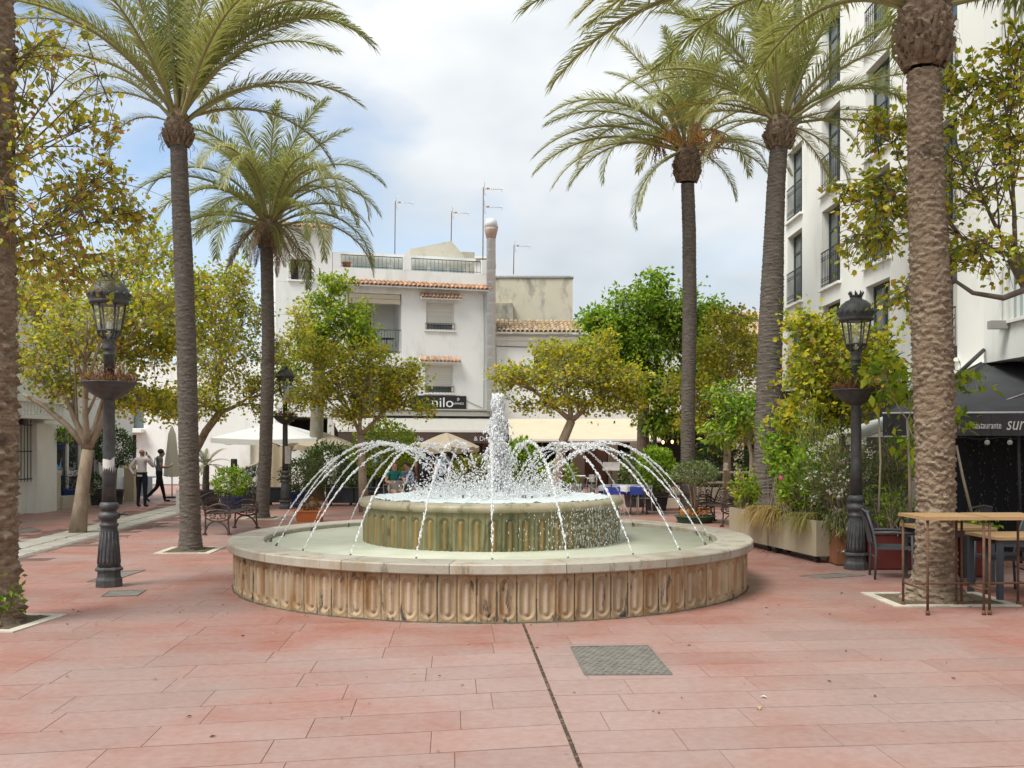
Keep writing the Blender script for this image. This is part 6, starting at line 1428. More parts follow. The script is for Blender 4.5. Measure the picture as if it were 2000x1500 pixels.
# a few more set tables in the shade under the awnings
for i, (px, d_, lab) in enumerate(((655, 33.5, 'white clothed table under the left beige umbrella'), (860, 34, 'white clothed table under the beige umbrella by the plume'), (1120, 35, 'white clothed table under the cream awning'), (1010, 34.5, 'white clothed table behind the fresh green bush'))):
    t = empty('cafe_table', (GX(px, d_), d_, 0), label=lab, cat='table', group='tables in the shade of the awnings')
    b = MB(); b.bx(-.4, .4, -.4, .4, .72, .75); b.bx(-.42, .42, -.42, .42, .751, .757); b.obj('table_top', curtain, t)
    b = MB(); b.lathe([(.22, 0), (.22, .03), (.03, .05), (.03, .72)], 12); b.obj('pedestal', iron_b, t)
dc = [(610, 33.2, 60), (690, 33, -60), (835, 33.6, 70), (895, 34.2, -80), (1090, 34.8, 70), (1150, 35.1, -70), (1035, 34, -60), (985, 34.4, 60)]
for i, (px, d_, a) in enumerate(dc):
    dup(mc, (GX(px, d_), d_, 0), R(a), 'metal chair at a shaded cafe table, %s one from the left' % ('first', 'second', 'third', 'fourth', 'seventh', 'eighth', 'sixth', 'fifth')[i])
ms = empty('menu_stand', (GX(1194, 25.9), 25.9, 0), R(-10), label='small white menu board on a rusty stand near the blue clothed table', cat='menu stand')
b = MB(); b.tube([(0, 0, 0), (0, 0, 1.25)], .018, 6); b.lathe([(.2, 0), (.2, .02), (.02, .03)], 12); b.obj('stand', rust, ms)
b = MB(); b.box((0, -.03, 1.28), (.44, .03, .24), 0, 0, -.5); b.obj('board', paper, ms)
# left street furniture
ld = empty('lectern_board', (GX(253, 32.5), 32.5, 0), label='beige menu lectern behind the man in the white shirt', cat='menu stand')
b = MB(); b.bx(-.16, .16, -.05, .22, 0, 1.05); b.obj('body', pm('lectern_beige', (.56, .47, .34), rough=.7), ld); b = MB(); b.box((0, .08, 1.16), (.36, .36, .03), 0, 0, .5); b.obj('top', pm('lectern_top', (.52, .36, .16), rough=.6), ld)
t = empty('cafe_table', (GX(276, 33.8), 33.8, 0), label='table under a pale blue cloth behind the man in the white shirt', cat='table')
b = MB(); b.bx(-.5, .5, -.4, .4, .73, .76); b.obj('table_top', frame_w, t); b = MB(); b.bx(-.52, .52, -.42, .42, .761, .768); b.bx(-.53, .53, -.43, -.42, .12, .768); b.bx(-.53, -.52, -.43, .43, .12, .768); b.obj('cloth', pm('cloth_pale_blue', (.56, .64, .76), rough=.9), t)
b = MB(); b.lathe([(.16, 0), (.19, .52), (.21, .54), (.19, .54), (.17, .5)], 16); b.obj('litter_bin', dark_pot, None, (GX(203, 29.5), 29.5, 0), label='black bin beside the lamp post near the shop door', cat='bin')
b = MB(); b.lathe([(.10, 0), (.105, .9), (.10, 1.38), (.085, 1.40)], 14); b.obj('bollard', iron_b, None, (GX(457, 31.2), 31.2, 0), label='black round post beside the green shrub in the blue pot', cat='bollard')
b = MB(); b.bx(-.11, .11, -.11, .11, 0, .62); b.obj('stone_post', pm('post_grey', (.42, .40, .36), rough=.9), None, (GX(354, 27.2), 27.2, 0), label='short grey stone post behind the slender palm', cat='bollard')
# stone fence with knobs, far right of the fountain
fe = empty('stone_fence', (GX(1385, 29.5), 29.5, 0), label='pale stone fence with a knobbed post behind the iron bench', cat='fence')
for x in (.5, 1.9):
    b = MB(); b.lathe([(.07, 0), (.07, 1.05), (.10, 1.07), (.10, 1.12), (.05, 1.15), (.09, 1.22), (.05, 1.30), (.0, 1.31)], 12, (x, 0, 0)); b.obj('post', pier_b, fe)
for z in (.35, .7, 1.0): b = MB(); b.bx(-.8, 2.9, -.03, .03, z, z + .06); b.obj('rail', pier_b, fe)
b = MB(); b.bx(-1.6, 3.0, .4, .6, 0, .55); b.obj('low_wall', pm('wall_beige_low', (.46, .42, .32), rough=.9), fe)

# ================================================================ right side: planters with flowers
beige_box = pm('planter_beige', (.33, .29, .195), (.38, .335, .23), scale=1.8, rough=.7, stain=(.32, .26, .17), sscale=3, slo=.6, shi=.75, sstretch=(1, 1, .3), rand=.08)
wheel_m = pm('caster_rubber', (.05, .05, .05), rough=.7)
def planter(label, p0, p1, w_, seam):
    p0, p1 = Vector(p0), Vector(p1); L = (p1 - p0).length; ang = math.atan2(p1.y - p0.y, p1.x - p0.x)
    r = empty('planter_box', (*p0, 0), ang, label=label, cat='planter', group='beige wheeled planters'); t = .02; z0, z1 = .11, .665
    n = 2 if seam else 1
    for i in range(n):
        b = MB(); b.bx(L*i/n + (.003 if i else 0), L*(i+1)/n, -t, 0, z0, z1); b.obj('side_panel', beige_box, r)
    b = MB(); b.bx(0, L, w_, w_ + t, z0, z1); b.obj('side_panel', beige_box, r)
    for x in (0, L - t): b = MB(); b.bx(x, x + t, .001, w_ - .001, z0, z1); b.obj('end_panel', beige_box, r)
    b = MB(); b.bx(t, L - t, 0, w_, z1 - .07, z1 - .05); b.obj('soil', soil_m, r); b = MB(); b.bx(t, L - t, .002, w_ - .002, z0 + .002, z0 + .02); b.obj('floor', beige_box, r)
    for x in (.14, L - .14):
        for y in (.07, w_ - .07):
            b = MB(); b.tube([(x - .018, y, .045), (x + .018, y, .045)], .045, 12); b.bx(x - .025, x + .025, y - .02, y + .02, .085, z0); b.obj('caster', wheel_m, r)
    return r
def planter_at(label, near, far, seam):
    # long face looks towards the fountain (-X); local x runs from far to near so that local +y points away from the fountain
    return planter(label, far, near, .36, seam)
planter_at('beige wheeled planter with seam in its face beside the lamp post', (4.74, 15.5), (4.43, 17.17), True)
planter_at('beige wheeled planter farther from the lamp post behind the fountain rim', (4.42, 17.2), (4.13, 18.9), False)
def tufts(label, loc, n, ln, lean, cols, seed, w0=.006):
    g = np.random.default_rng(seed); b_v = []; b_f = []
    for i in range(n):
        a = g.uniform(0, 6.28); x0 = g.normal(0, .07, 2); d_ = np.array([math.cos(a)*.75 + lean[0], math.sin(a)*.75 + lean[1]]) * g.uniform(.5, 1.1); L = ln * g.uniform(.6, 1.15); side = np.array([-d_[1], d_[0]]); side /= np.linalg.norm(side) + 1e-6
        o = len(b_v); K = 6
        for k in range(K):
            t = k/(K-1); c = x0 + d_ * L * t * .8; z = L * (1.05*t - 1.35*t*t*g.uniform(.9, 1.1)); w_ = w0 * (1 - t*.8)
            b_v += [(c[0] - side[0]*w_, c[1] - side[1]*w_, z), (c[0] + side[0]*w_, c[1] + side[1]*w_, z)]
        b_f += [(o + 2*k, o + 2*k + 1, o + 2*k + 3, o + 2*k + 2) for k in range(K-1)]
    link('blades', np_mesh('blades', np.array(b_v), np.array(b_f), cols), empty('grass_tuft', loc, label=label, cat='grass', group='ornamental grasses in the planters'), kind='stuff')
straw = leafmat('grass_straw', [(0, (.26, .17, .05)), (.5, (.42, .29, .10)), (1, (.36, .30, .10))], .3, .7); gr_gn = leafmat('grass_green', [(0, (.16, .17, .04)), (.5, (.28, .27, .07)), (1, (.40, .31, .10))], .3, .7)
tufts('straw coloured grass tuft drooping over the farther beige planter', (4.48, 17.6, .63), 620, .62, (-.55, -.1), straw, 1); tufts('straw coloured grass tuft hanging over the joint of the two beige planters', (4.58, 17.0, .63), 520, .62, (-.55, -.2), straw, 2)
tufts('greenish grass tuft drooping over the planter nearest the lamp post', (4.82, 16.0, .63), 620, .58, (-.55, -.05), gr_gn, 3)
M_OLE = leafmat('oleander_leaf', [(0, (.07, .11, .03)), (.45, (.15, .205, .055)), (.8, (.27, .30, .09)), (1, (.40, .37, .12))], .4)
def shrub(label, px, py, d_, rx, rz, n, leaf, size, shape, seed, flowers=None, base_z=.6, name='flowering_shrub', cat='shrub', ry=None):
    c = P(px, py, d_); g = np.random.default_rng(seed); r = empty(name, (c.x, c.y, base_z), label=label, cat=cat, group='shrubs in the planters'); ry = ry or rx; LP = []; LD = []; b = MB(); H = c.z - base_z
    for i in range(n):
        v = g.normal(0, 1, 3); v /= np.linalg.norm(v); e = np.array([v[0]*rx, v[1]*ry, H + v[2]*rz]) * g.uniform(.75, 1.1); e[2] = max(e[2], -.35)
        s0 = np.array([g.normal(0, rx*.25), g.normal(0, .1), 0]); m_ = (s0 + e)/2 + np.array([0, 0, .12]); b.tube([tuple(s0), tuple(m_), tuple(e)], [.008, .006, .003], 4, cap=False)
        for k in range(16): t = g.uniform(.45, 1.05); LP.append(m_ + (e - m_) * (t*2 - .9 if t > .45 else 0) + g.normal(0, .045, 3)); LD.append((e - m_)/np.linalg.norm(e - m_))
    b.obj('stems', bark, r, kind='stuff'); V, Fc = leaf_cloud(np.array(LP), np.array(LD), size, shape, g, .2, .6); link('foliage', np_mesh('foliage', V, Fc, leaf), r, kind='stuff')
    if flowers:
        fm, fn, fs_ = flowers
        for i in range(fn):
            v = g.normal(0, 1, 3); v /= np.linalg.norm(v); v[1] = -abs(v[1]); p = np.array([v[0]*rx, v[1]*ry, H + v[2]*rz]) * g.uniform(.85, 1.05); pp = p + g.normal(0, fs_*.9, (16, 3)); V, Fc = leaf_cloud(pp, np.tile(v, (16, 1)), fs_, 'oval', g, -.2, .8); link('flower_cluster', np_mesh('flower_cluster', V, Fc, fm), r)
    return r
shrub('white flowering oleander spilling round the lamp post on the right', 1640, 930, 15.6, .52, .70, 120, M_OLE, .115, 'lance', 1, (w_fl, 30, .048), ry=.4)
shrub('oleander twigs with white blossom hanging down before the lamp base', 1640, 1040, 15.3, .22, .28, 26, M_OLE, .10, 'lance', 2, (w_fl, 6, .04), base_z=.85)
shrub('tall yellow green shrub behind the beige planters', 1590, 860, 17.0, .42, .62, 90, M_LI, .10, 'lance', 3, (w_fl, 6, .035))
shrub('broad leaved green shrub in the beige planter', 1565, 930, 16.6, .40, .45, 70, M_GR, .10, 'oval', 4, (w_fl, 4, .035))
shrub('low green shrub at the far end of the beige planters with pink blossom', 1455, 955, 18.6, .26, .36, 56, M_LI, .075, 'oval', 5, (pk_fl, 2, .03))
shrub('yellow speckled shrub between the grass tufts', 1535, 985, 16.6, .2, .24, 36, leafmat('croton_leaf', [(0, (.1, .15, .02)), (1, (.5, .4, .04))]), .075, 'lance', 6)
shrub('thin young tree with pale stems behind the beige planters', 1520, 850, 18.2, .35, .42, 40, M_GR, .12, 'oval', 7)
shrub('oleander behind the dark chair right of the lamp post', 1740, 900, 15.6, .32, .50, 56, M_OLE, .11, 'lance', 8, (w_fl, 3, .035))
b = MB(); b.ball((0, 0, 0), .06, 0, 8, 6, .3); b.tube([(0, .02, 0), (0.02, .05, -.5)], .006, 4); b.obj('magenta_bloom', pk_fl, None, P(1527, 936, 17.0), label='single magenta bloom above the beige planters', cat='flower')
wood_box = pm('planter_wood', (.20, .085, .04), (.26, .12, .06), scale=4, rough=.7); red_box = pm('planter_red', (.11, .02, .016), (.15, .032, .024), scale=3, rough=.6)
for px0, px1, d_, lab in ((1634, 1668, 15.2, 'brown wooden planter half hidden behind the lamp base'), (1696, 1790, 14.7, 'dark red planter behind the dark chair'), (1862, 1935, 13.9, 'dark red planter behind the wooden dining table')):
    r = empty('planter_box', (GX(px0, d_), d_, 0), label=lab, cat='planter', group='red planters of the restaurant terrace'); w_ = GX(px1, d_) - GX(px0, d_); b = MB(); b.bx(0, w_, 0, .45, .02, .52); b.obj('box', red_box if px0 > 1650 else wood_box, r); b = MB(); b.bx(-.015, w_ + .015, -.015, .465, .521, .56); b.obj('rim', red_box if px0 > 1650 else wood_box, r)
shrub('leafy green plant in the dark red planter behind the dark chair', 1745, 985, 14.9, .34, .30, 44, M_GR, .09, 'lance', 9, base_z=.5); shrub('low green plant in the dark red planter behind the table', 1900, 1030, 14.1, .3, .14, 26, M_LI, .08, 'oval', 10, base_z=.5)
d = 14.3
tree('young_tree', 'thin stemmed young tree with large light leaves behind the near palm trunk', (GX(1780, d), d, .5), [P(1778, 1000, d), P(1776, 900, d), P(1772, 820, d)],
     [B(1725, 735, d, .35, .4, .22, 20), B(1770, 770, d, .32, .4, .2, 18), B(1800, 880, d, .3, .35, .35, 26), B(1884, 752, d, .2, .3, .12, 9), B(1874, 842, d, .06, .15, .14, 5)], M_LI, .15, 'oval', seed=51, per=7, trad=(.022, .018), limb=.012, twig=.004, barkm=pm('pale_bark', (.4, .34, .25)), limbs_extra=[([P(1716, 1000, d + .3), P(1720, 900, d + .3), P(1716, 800, d + .3)], .018, .012), ([P(1897, 1000, d), P(1880, 930, d), P(1868, 870, d)], .022, .016)])

# ================================================================ restaurant awning, tables and chairs at the right
black_cloth = pm('awning_black', (.055, .057, .062), (.075, .077, .083), scale=2.5, rough=.75, bump=.15, bscale=12)
ra = empty('black_awning', (5.75, 15.5, 0), label='black sloping awning with white restaurant lettering at the right edge', cat='awning')
A = [Vector((0, 0, 2.34)), Vector((4.6, 0, 2.36)), Vector((4.6, 2.95, 3.36)), Vector((2.92, 2.95, 3.36))]
b = MB(); vs = []; N = 14
for i in range(N + 1):
    for j in range(N + 1):
        s, t = i/N, j/N; p = (A[0].lerp(A[1], s)).lerp(A[3].lerp(A[2], s), t); vs.append((p.x, p.y, p.z - .06*math.sin(math.pi*t)*math.sin(math.pi*s) + .008*math.sin(i*2.1)))
fs = [(i*(N+1)+j, (i+1)*(N+1)+j, (i+1)*(N+1)+j+1, i*(N+1)+j+1) for i in range(N) for j in range(N)]; b.add(vs, fs, 0, True); b.add([(x, y, z - .01) for x, y, z in vs], [f[::-1] for f in fs], 0, True); b.obj('canopy', black_cloth, ra)
b = MB()
for i in range(30): b.bx(4.6*i/30, 4.6*(i+1)/30, -.02 + .008*math.sin(i*.9), -.01 + .008*math.sin(i*.9), 1.985, 2.325)
va = b.obj('valance', black_cloth, ra)
b = MB(); b.tube([(0, -.01, 2.335), (4.6, -.01, 2.355)], .016, 6); b.obj('front_bar', alu, ra)
text('lettering', 'restaurante', .155, wht, va, (1.385, -.036, 2.095), (R(90), 0, 0), .002, scale=(.62, 1, 1))
text('lettering', 'sur', .30, wht, va, (1.90, -.036, 2.075), (R(90), 0, R(0)), .002, scale=(.72, 1, 1), shear=.3)
b = MB(); b.tube([(0, 0, 2.33), (2.92, 2.95, 3.36)], .02, 6); b.tube([(1.5, -.0, 2.3), (1.9, 3.6, 3.9)], .03, 6) if False else None; b.obj('edge_bar', iron_b, ra)
b = MB(); b.tube([P(1866, 735, 17) - Vector((5.75, 15.5, 0)), P(1921, 684, 18.4) - Vector((5.75, 15.5, 0))], .04, 6); b.obj('support_arm', iron_b, ra)
for x in (2.18, 4.2): b = MB(); b.tube([(x, .05, 0), (x - .05, .05, 2.33)], .022, 6); b.obj('pole', iron_b, ra)
sl = empty('string_lights', (5.75, 15.4, 0), label='string of clear bulbs hanging below the black awning flap', cat='string lights')
b = MB(); wp = [(.6 + i*.2, .0, 1.96 - .03*math.sin(math.pi*((i*.2) % .6)/.6)) for i in range(16)]; b.tube(wp, .006, 4); b.obj('wire', iron_b, sl)
for x in (1.0, 1.58, 1.93, 2.5): b = MB(); b.tube([(x, 0, 1.955), (x, 0, 1.92)], .018, 6); b.ball((x, 0, 1.88), .042, 1, 10, 7); b.obj('bulb', [iron_b, glassmat('bulb_glass', (.8, .8, .78), .05, .35)], sl)
b = MB(); b.tube([P(1870, 792, 16.3), P(1910, 790, 16.2), P(1960, 783, 16.3), P(2010, 765, 16.6)], .010, 5); b.obj('white_rope', paper, None, label='slack white rope lying across the black awning', cat='rope')
sc_ = empty('foliage_screen', (GX(1862, 17.2), 17.2, 0), label='black screen with pale hanging vines below the restaurant awning', cat='screen')
b = MB(); b.bx(0, 3.0, 0, .06, 0, 2.3); b.obj('panel', pm('screen_black', (.018, .018, .02), rough=.9), sc_)
g = np.random.default_rng(8)
for k in range(8):
    x = .25 + k*.22; n = 60; pos = np.stack([x + g.normal(0, .035, n), -.03 - .02*g.random(n), g.uniform(.5, 1.95, n)], 1); V, Fc = leaf_cloud(pos, np.tile([[0, -.3, -1.]], (n, 1)), .045, 'oval', g, .3, .5); link('vine', np_mesh('vine', V, Fc, leafmat('vine_leaf', [(0, (.03, .035, .025)), (.6, (.07, .085, .05)), (1, (.22, .23, .18))], .2)), sc_, kind='stuff')
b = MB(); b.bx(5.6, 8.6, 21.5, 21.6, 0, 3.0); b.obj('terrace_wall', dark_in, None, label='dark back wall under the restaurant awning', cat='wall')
stripe_m, nt_, b_ = new_mat('striped_cloth'); tc_ = nt_.nodes.new('ShaderNodeTexCoord').outputs['Object']; wv_ = nt_.nodes.new('ShaderNodeTexWave'); wv_.inputs['Scale'].default_value = 2.6; wv_.bands_direction = 'Y'; nt_.links.new(tc_, wv_.inputs['Vector']); nt_.links.new(_ramp(nt_, wv_.outputs['Fac'], [(.48, (.72, .72, .68)), (.52, (.08, .10, .10))]), b_.inputs['Base Color']); b_.inputs['Roughness'].default_value = .85
for y0, x0, z0, lab in ((17.6, 6.25, 2.0, 'striped awning beside the black awning'), (22.0, 7.1, 2.35, 'striped awning farther along the apartment block')):
    r = empty('striped_awning', (x0, y0, 0), label=lab, cat='awning', group='green white striped awnings'); x1 = 9.0 - x0 - .02
    b = MB(); b.add([(0, 0, z0), (0, 2.4, z0), (x1, 2.4, z0 + .95), (x1, 0, z0 + .95)], [(0, 1, 2, 3)]); b.add([(0, 0, z0 - .012), (0, 2.4, z0 - .012), (x1, 2.4, z0 + .938), (x1, 0, z0 + .938)], [(3, 2, 1, 0)]); b.obj('canopy', stripe_m, r)
    b = MB(); b.add([(0, 0, z0 - .02), (x1, 0, z0 - .02), (x1, 0, z0 + .93)], [(0, 1, 2)]); b.bx(-.012, -.002, 0, 2.4, z0 - .16, z0 - .01); b.obj('side_flap', pm('flap_white', (.66, .66, .62), rough=.9), r)
# high pub tables of rusty pipe and board
oak = pm('table_board', (.33, .20, .09), (.43, .28, .14), scale=3, rough=.6, stretch=(1, 9, 9), bump=.1, rand=.1)
def high_table(label, x, y, w_, dp, rz=0.0):
    r = empty('high_table', (x, y, 0), rz, label=label, cat='table', group='high pipe legged tables')
    for i in range(4): b = MB(); b.bx(-.03, w_ + .03, -.03 + (dp + .06)*i/4 + .002, -.03 + (dp + .06)*(i+1)/4, 1.03, 1.065); b.obj('board', oak, r)
    for sx in (.012, w_ - .012):
        for sy in (.012, dp - .012): b = MB(); b.tube([(sx, sy, 0), (sx, sy, 1.03)], .015, 8); b.lathe([(.022, 0), (.022, .05)], 10, (sx, sy, 0)); b.obj('leg', rust, r)
    b = MB()
    for q_ in (((.012, .012), (.012, dp - .012), .27), ((w_ - .012, .012), (w_ - .012, dp - .012), .27), ((.012, dp/2), (w_ - .012, dp/2), .30)): b.tube([(q_[0][0], q_[0][1], q_[2]), (q_[1][0], q_[1][1], q_[2])], .013, 8)
    b.obj('stretcher', rust, r)
high_table('high table with board top and rusty pipe legs around the near palm', 4.49, 10.80, .64, .66, R(1.5)); high_table('high table with board top cut by the right edge of the picture', 5.17, 10.82, .68, .66, R(1.5))
slate = pm('chair_slate', (.055, .06, .068), (.08, .085, .09), scale=60, rough=.7); slate_f = pm('chair_frame', (.09, .092, .098), rough=.5)
def build_chair():
    r = empty('dark_chair', (0, 0, 0), cat='chair', group='dark woven terrace chairs')
    for sx in (-1, 1):
        b = MB(); b.tube([(sx*.25, .24, 0), (sx*.25, .22, .42), (sx*.25, .26, .66), (sx*.235, .34, .92)], .017, 7); b.obj('leg', slate_f, r)
        b = MB(); b.tube([(sx*.26, -.25, 0), (sx*.26, -.24, .62)], .017, 7); b.obj('leg', slate_f, r)
        b = MB(); b.tube([(sx*.26, -.26, .635), (sx*.265, 0, .65), (sx*.255, .25, .64)], .020, 7); b.obj('armrest', slate_f, r)
    b = MB(); b.bx(-.245, .245, -.24, .21, .415, .45); b.obj('seat', slate, r)
    b = MB(); vs = []
    for j in range(8):
        for i in range(9): u = -1 + 2*i/8; z = .50 + .43*j/7 - (.05*abs(u)**3 if j == 7 else 0); vs.append((u*(.238 - .01*j/7), .245 + .105*(j/7)**1.3 + .03*(1 - u*u), z))
    fs = [(j*9+i, j*9+i+1, (j+1)*9+i+1, (j+1)*9+i) for j in range(7) for i in range(8)]; b.add(vs, fs, 0, True); b.add([(x, y + .022, z) for x, y, z in vs], [f[::-1] for f in fs], 0, True); b.obj('backrest', slate, r)
    b = MB(); b.tube([(-.25, .22, .30), (.25, .22, .30)], .011, 6); b.tube([(-.235, .34, .92), (0, .375, .95), (.235, .34, .92)], .016, 6); b.obj('crossbar', slate_f, r)
    return r
c0 = build_chair(); c0.location = (5.25, 13.85, 0); c0.rotation_euler = (0, 0, R(78)); c0['label'] = 'dark woven armchair standing alone between lamp post and near palm'
dup(c0, (6.15, 12.55, 0), R(-100), 'dark woven armchair at the right edge behind the high table'); dup(c0, (6.75, 15.0, 0), R(-150), 'dark chair deep under the black awning beside the screen'); dup(c0, (6.05, 14.75, 0), R(170), 'dark chair behind the wooden dining table')
def dining(label, x, y, w_, dp, rz):
    r = empty('dining_table', (x, y, 0), rz, label=label, cat='table', group='wooden dining tables of the restaurant')
    for i in range(5): b = MB(); b.bx(0, w_, dp*i/5 + .003, dp*(i+1)/5, .72, .755); b.obj('board', oak, r)
    for sx in (.05, w_ - .05):
        for sy in (.05, dp - .05): b = MB(); b.bx(sx - .03, sx + .03, sy - .03, sy + .03, 0, .72); b.obj('leg', pm('table_leg_slate', (.05, .058, .066), rough=.5), r)
    b = MB(); b.bx(.08, w_ - .08, .03, .05, .64, .719); b.bx(.08, w_ - .08, dp - .05, dp - .03, .64, .719); b.obj('apron', pm('table_leg_slate', (.05, .058, .066)), r)
dining('wooden dining table behind the near palm trunk', 5.42, 13.05, .95, .8, R(3)); dining('wooden dining table at the right edge below the high tables', 5.72, 11.75, .9, .8, R(2)); dining('wooden table deep under the black awning', 6.35, 16.1, .8, .7, 0)

# ================================================================ people
skin_m = pm('skin', (.46, .27, .19), rough=.55); skin_d = pm('skin_tan', (.36, .20, .135), rough=.55); hair_b = pm('hair_brown', (.055, .030, .018), (.11, .06, .035), scale=30, rough=.6, stretch=(6, 6, .6)); hair_k = pm('hair_dark', (.03, .022, .018), rough=.6)
def person(label, loc, rz, J, chains, cls, mats, hair=None, extra=None, fingers=()):
    """J: joint -> (x, y, z, radius). chains: joint lists. cls: joint -> material index. The body grows from the joints as one surface"""
    r = empty('person', loc, rz, label=label, cat='person'); names = list(J); idx = {k: i for i, k in enumerate(names)}
    E = {tuple(sorted((idx[a], idx[b]))) for c in chains for a, b in zip(c, c[1:])}
    me = bpy.data.meshes.new('skeleton'); me.from_pydata([J[k][:3] for k in names], list(E), []); o = bpy.data.objects.new('skeleton', me); COL.objects.link(o)
    sk = o.modifiers.new('skin', 'SKIN'); sk.use_smooth_shade = True; o.modifiers.new('sub', 'SUBSURF').levels = 2
    for i, k in enumerate(names): sv = me.skin_vertices[0].data[i]; sv.radius = (J[k][3], J[k][3] * (J[k][4] if len(J[k]) > 4 else 1)); sv.use_root = (k == 'pelvis')
    ev = o.evaluated_get(bpy.context.evaluated_depsgraph_get()); body = bpy.data.meshes.new_from_object(ev); body.name = 'body'; bpy.data.objects.remove(o)
    segs = [(Vector(J[names[a]][:3]), Vector(J[names[b]][:3]), cls.get(names[a], 0), cls.get(names[b], 0), J[names[a]][3], J[names[b]][3]) for a, b in E]
    body.materials.clear()
    for m_ in mats: body.materials.append(m_)
    mi = []
    for p in body.polygons:
        c = p.center; best = (9e9, 0)
        for a, b, ca, cb, ra_, rb_ in segs:
            ab = b - a; t = min(max((c - a).dot(ab) / max(ab.length_squared, 1e-9), 0), 1); dd = (c - a - ab*t).length - (ra_ + (rb_ - ra_)*t)
            if dd < best[0]: best = (dd, ca if t < .5 else cb)
        mi.append(best[1])
    body.polygons.foreach_set('material_index', mi); body.polygons.foreach_set('use_smooth', [True]*len(mi)); link('body', body, r)
    for h, fw, up in fingers:          # four fingers and a thumb closing from the palm
        h, fw, up = Vector(h), Vector(fw).normalized(), Vector(up).normalized(); sd = fw.cross(up); b = MB()
        for i in range(4):
            o_ = h + sd*(.026*(i - 1.5)) + fw*.02; L = (.062, .075, .07, .055)[i]; b.tube([o_, o_ + fw*L*.5, o_ + fw*L*.8 - up*L*.45], [.0095, .0088, .007], 6)
        b.tube([h + sd*.036 - fw*.02, h + sd*.062 + fw*.015, h + sd*.055 + fw*.045 - up*.02], [.011, .010, .008], 6); b.obj('fingers', mats[0], r)
    if hair: hair(r)
    if extra: extra(r)
    return r
shoe_m = pm('shoe_black', (.02, .018, .016), rough=.45)
def head(x, y, z, lean=0.0): return {'neck': (x*.5, y*.5, z - .19, .058), 'skull': (x, y, z - .085, .088, 1.1), 'crown': (x*1.1, y*1.1, z + .015, .072, 1.1), 'nose': (x, y + .105, z - .085, .013)}
base_j = {'pelvis': (0, 0, .94, .155, .72), 'waist': (0, 0, 1.08, .145, .70), 'chest': (0, .01, 1.28, .165, .70), 'upper': (0, .0, 1.42, .12, .75), **head(0, .03, 1.66),
          'shl': (-.19, 0, 1.40, .072), 'shr': (.19, 0, 1.40, .072), 'hipl': (-.095, 0, .88, .105), 'hipr': (.095, 0, .88, .105), 'knl': (-.10, .01, .50, .070), 'knr': (.10, .01, .50, .070), 'anl': (-.11, -.02, .10, .047), 'anr': (.11, -.02, .10, .047), 'hel': (-.11, -.03, .045, .042), 'her': (.11, -.03, .045, .042), 'tol': (-.13, .15, .035, .034), 'tor': (.13, .15, .035, .034)}
chains = [['pelvis', 'waist', 'chest', 'upper', 'neck', 'skull', 'crown'], ['skull', 'nose'], ['upper', 'shl', 'ell', 'wrl', 'hal'], ['upper', 'shr', 'elr', 'wrr', 'har'], ['pelvis', 'hipl', 'knl', 'anl', 'hel', 'tol'], ['pelvis', 'hipr', 'knr', 'anr', 'her', 'tor']]
def cl(sleeve): 
    d_ = {k: 2 for k in ('pelvis', 'hipl', 'hipr', 'knl', 'knr', 'anl', 'anr')}; d_.update({k: 1 for k in ('waist', 'chest', 'upper', 'shl', 'shr')}); d_.update({k: 3 for k in ('hel', 'her', 'tol', 'tor')})
    if sleeve: d_.update({k: 1 for k in ('ell', 'elr', 'wrl', 'wrr')})
    return d_
def cap_hair(c, r_, mat, back=.0):
    def f(root):
        b = MB(); g_ = random.Random(3); b.ball((c[0], c[1] - .012, c[2]), r_, 0, 14, 9, .04, g_); b.obj('hair', mat, root)
    return f
j1 = dict(base_j); j1.update({'ell': (-.33, -.08, 1.15, .050), 'wrl': (-.20, -.13, .985, .038), 'hal': (-.15, -.135, .96, .036), 'elr': (.29, .17, 1.17, .050), 'wrr': (.20, .17, 1.42, .037), 'har': (.135, .09, 1.53, .035)})
def ex1(r): 
    b = MB(); b.box((.105, .06, 1.575), (.018, .07, .13), 0, .2); b.obj('phone', dark_pot, r); b = MB(); b.box((.0, -.125, .93), (.15, .012, .055)); b.obj('pocket_paper', paper, r)
    b = MB(); b.lathe([(.158, .985), (.16, 1.01), (.158, 1.03)], 16); b.obj('belt', hair_k, r)
person('man in pale shirt and navy trousers seen from behind, phone at his ear', (GX(277, 29.6), 29.6, 0), R(-8), j1, chains, cl(True), [skin_d, pm('shirt_pale', (.60, .54, .54), (.66, .60, .60), scale=8, rough=.9), pm('trousers_navy', (.018, .020, .034), rough=.9), shoe_m], cap_hair((0, .015, 1.625), (.080, .088, .070), skin_d), ex1, [((.135, .09, 1.54), (-.2, -.1, .9), (.7, .3, 0)), ((-.19, -.12, .965), (.8, .3, -.2), (0, 0, 1))])
j2 = dict(base_j); j2.update({**head(0, .075, 1.63), 'ell': (-.24, .0, 1.13, .043), 'wrl': (-.10, .25, 1.10, .033), 'hal': (-.05, .31, 1.13, .032), 'elr': (.24, .02, 1.13, .043), 'wrr': (.10, .27, 1.13, .033), 'har': (.06, .33, 1.17, .032),
    'knl': (-.09, .10, .50, .068), 'anl': (-.10, .19, .10, .046), 'hel': (-.10, .17, .045, .041), 'tol': (-.11, .36, .035, .034), 'knr': (.09, -.07, .50, .068), 'anr': (.10, -.37, .19, .046), 'her': (.10, -.42, .15, .041), 'tor': (.11, -.30, .035, .034)})
def ex2(r):
    b = MB(); b.box((.03, .37, 1.20), (.07, .02, .13), 0, 0, -.6); b.obj('phone', pm('phone_pale', (.6, .62, .65), rough=.3), r); b = MB(); b.tube([(-.16, -.10, 1.42), (-.02, -.135, 1.25), (.12, -.11, 1.05)], .016, 6); b.obj('bag_strap', hair_k, r)
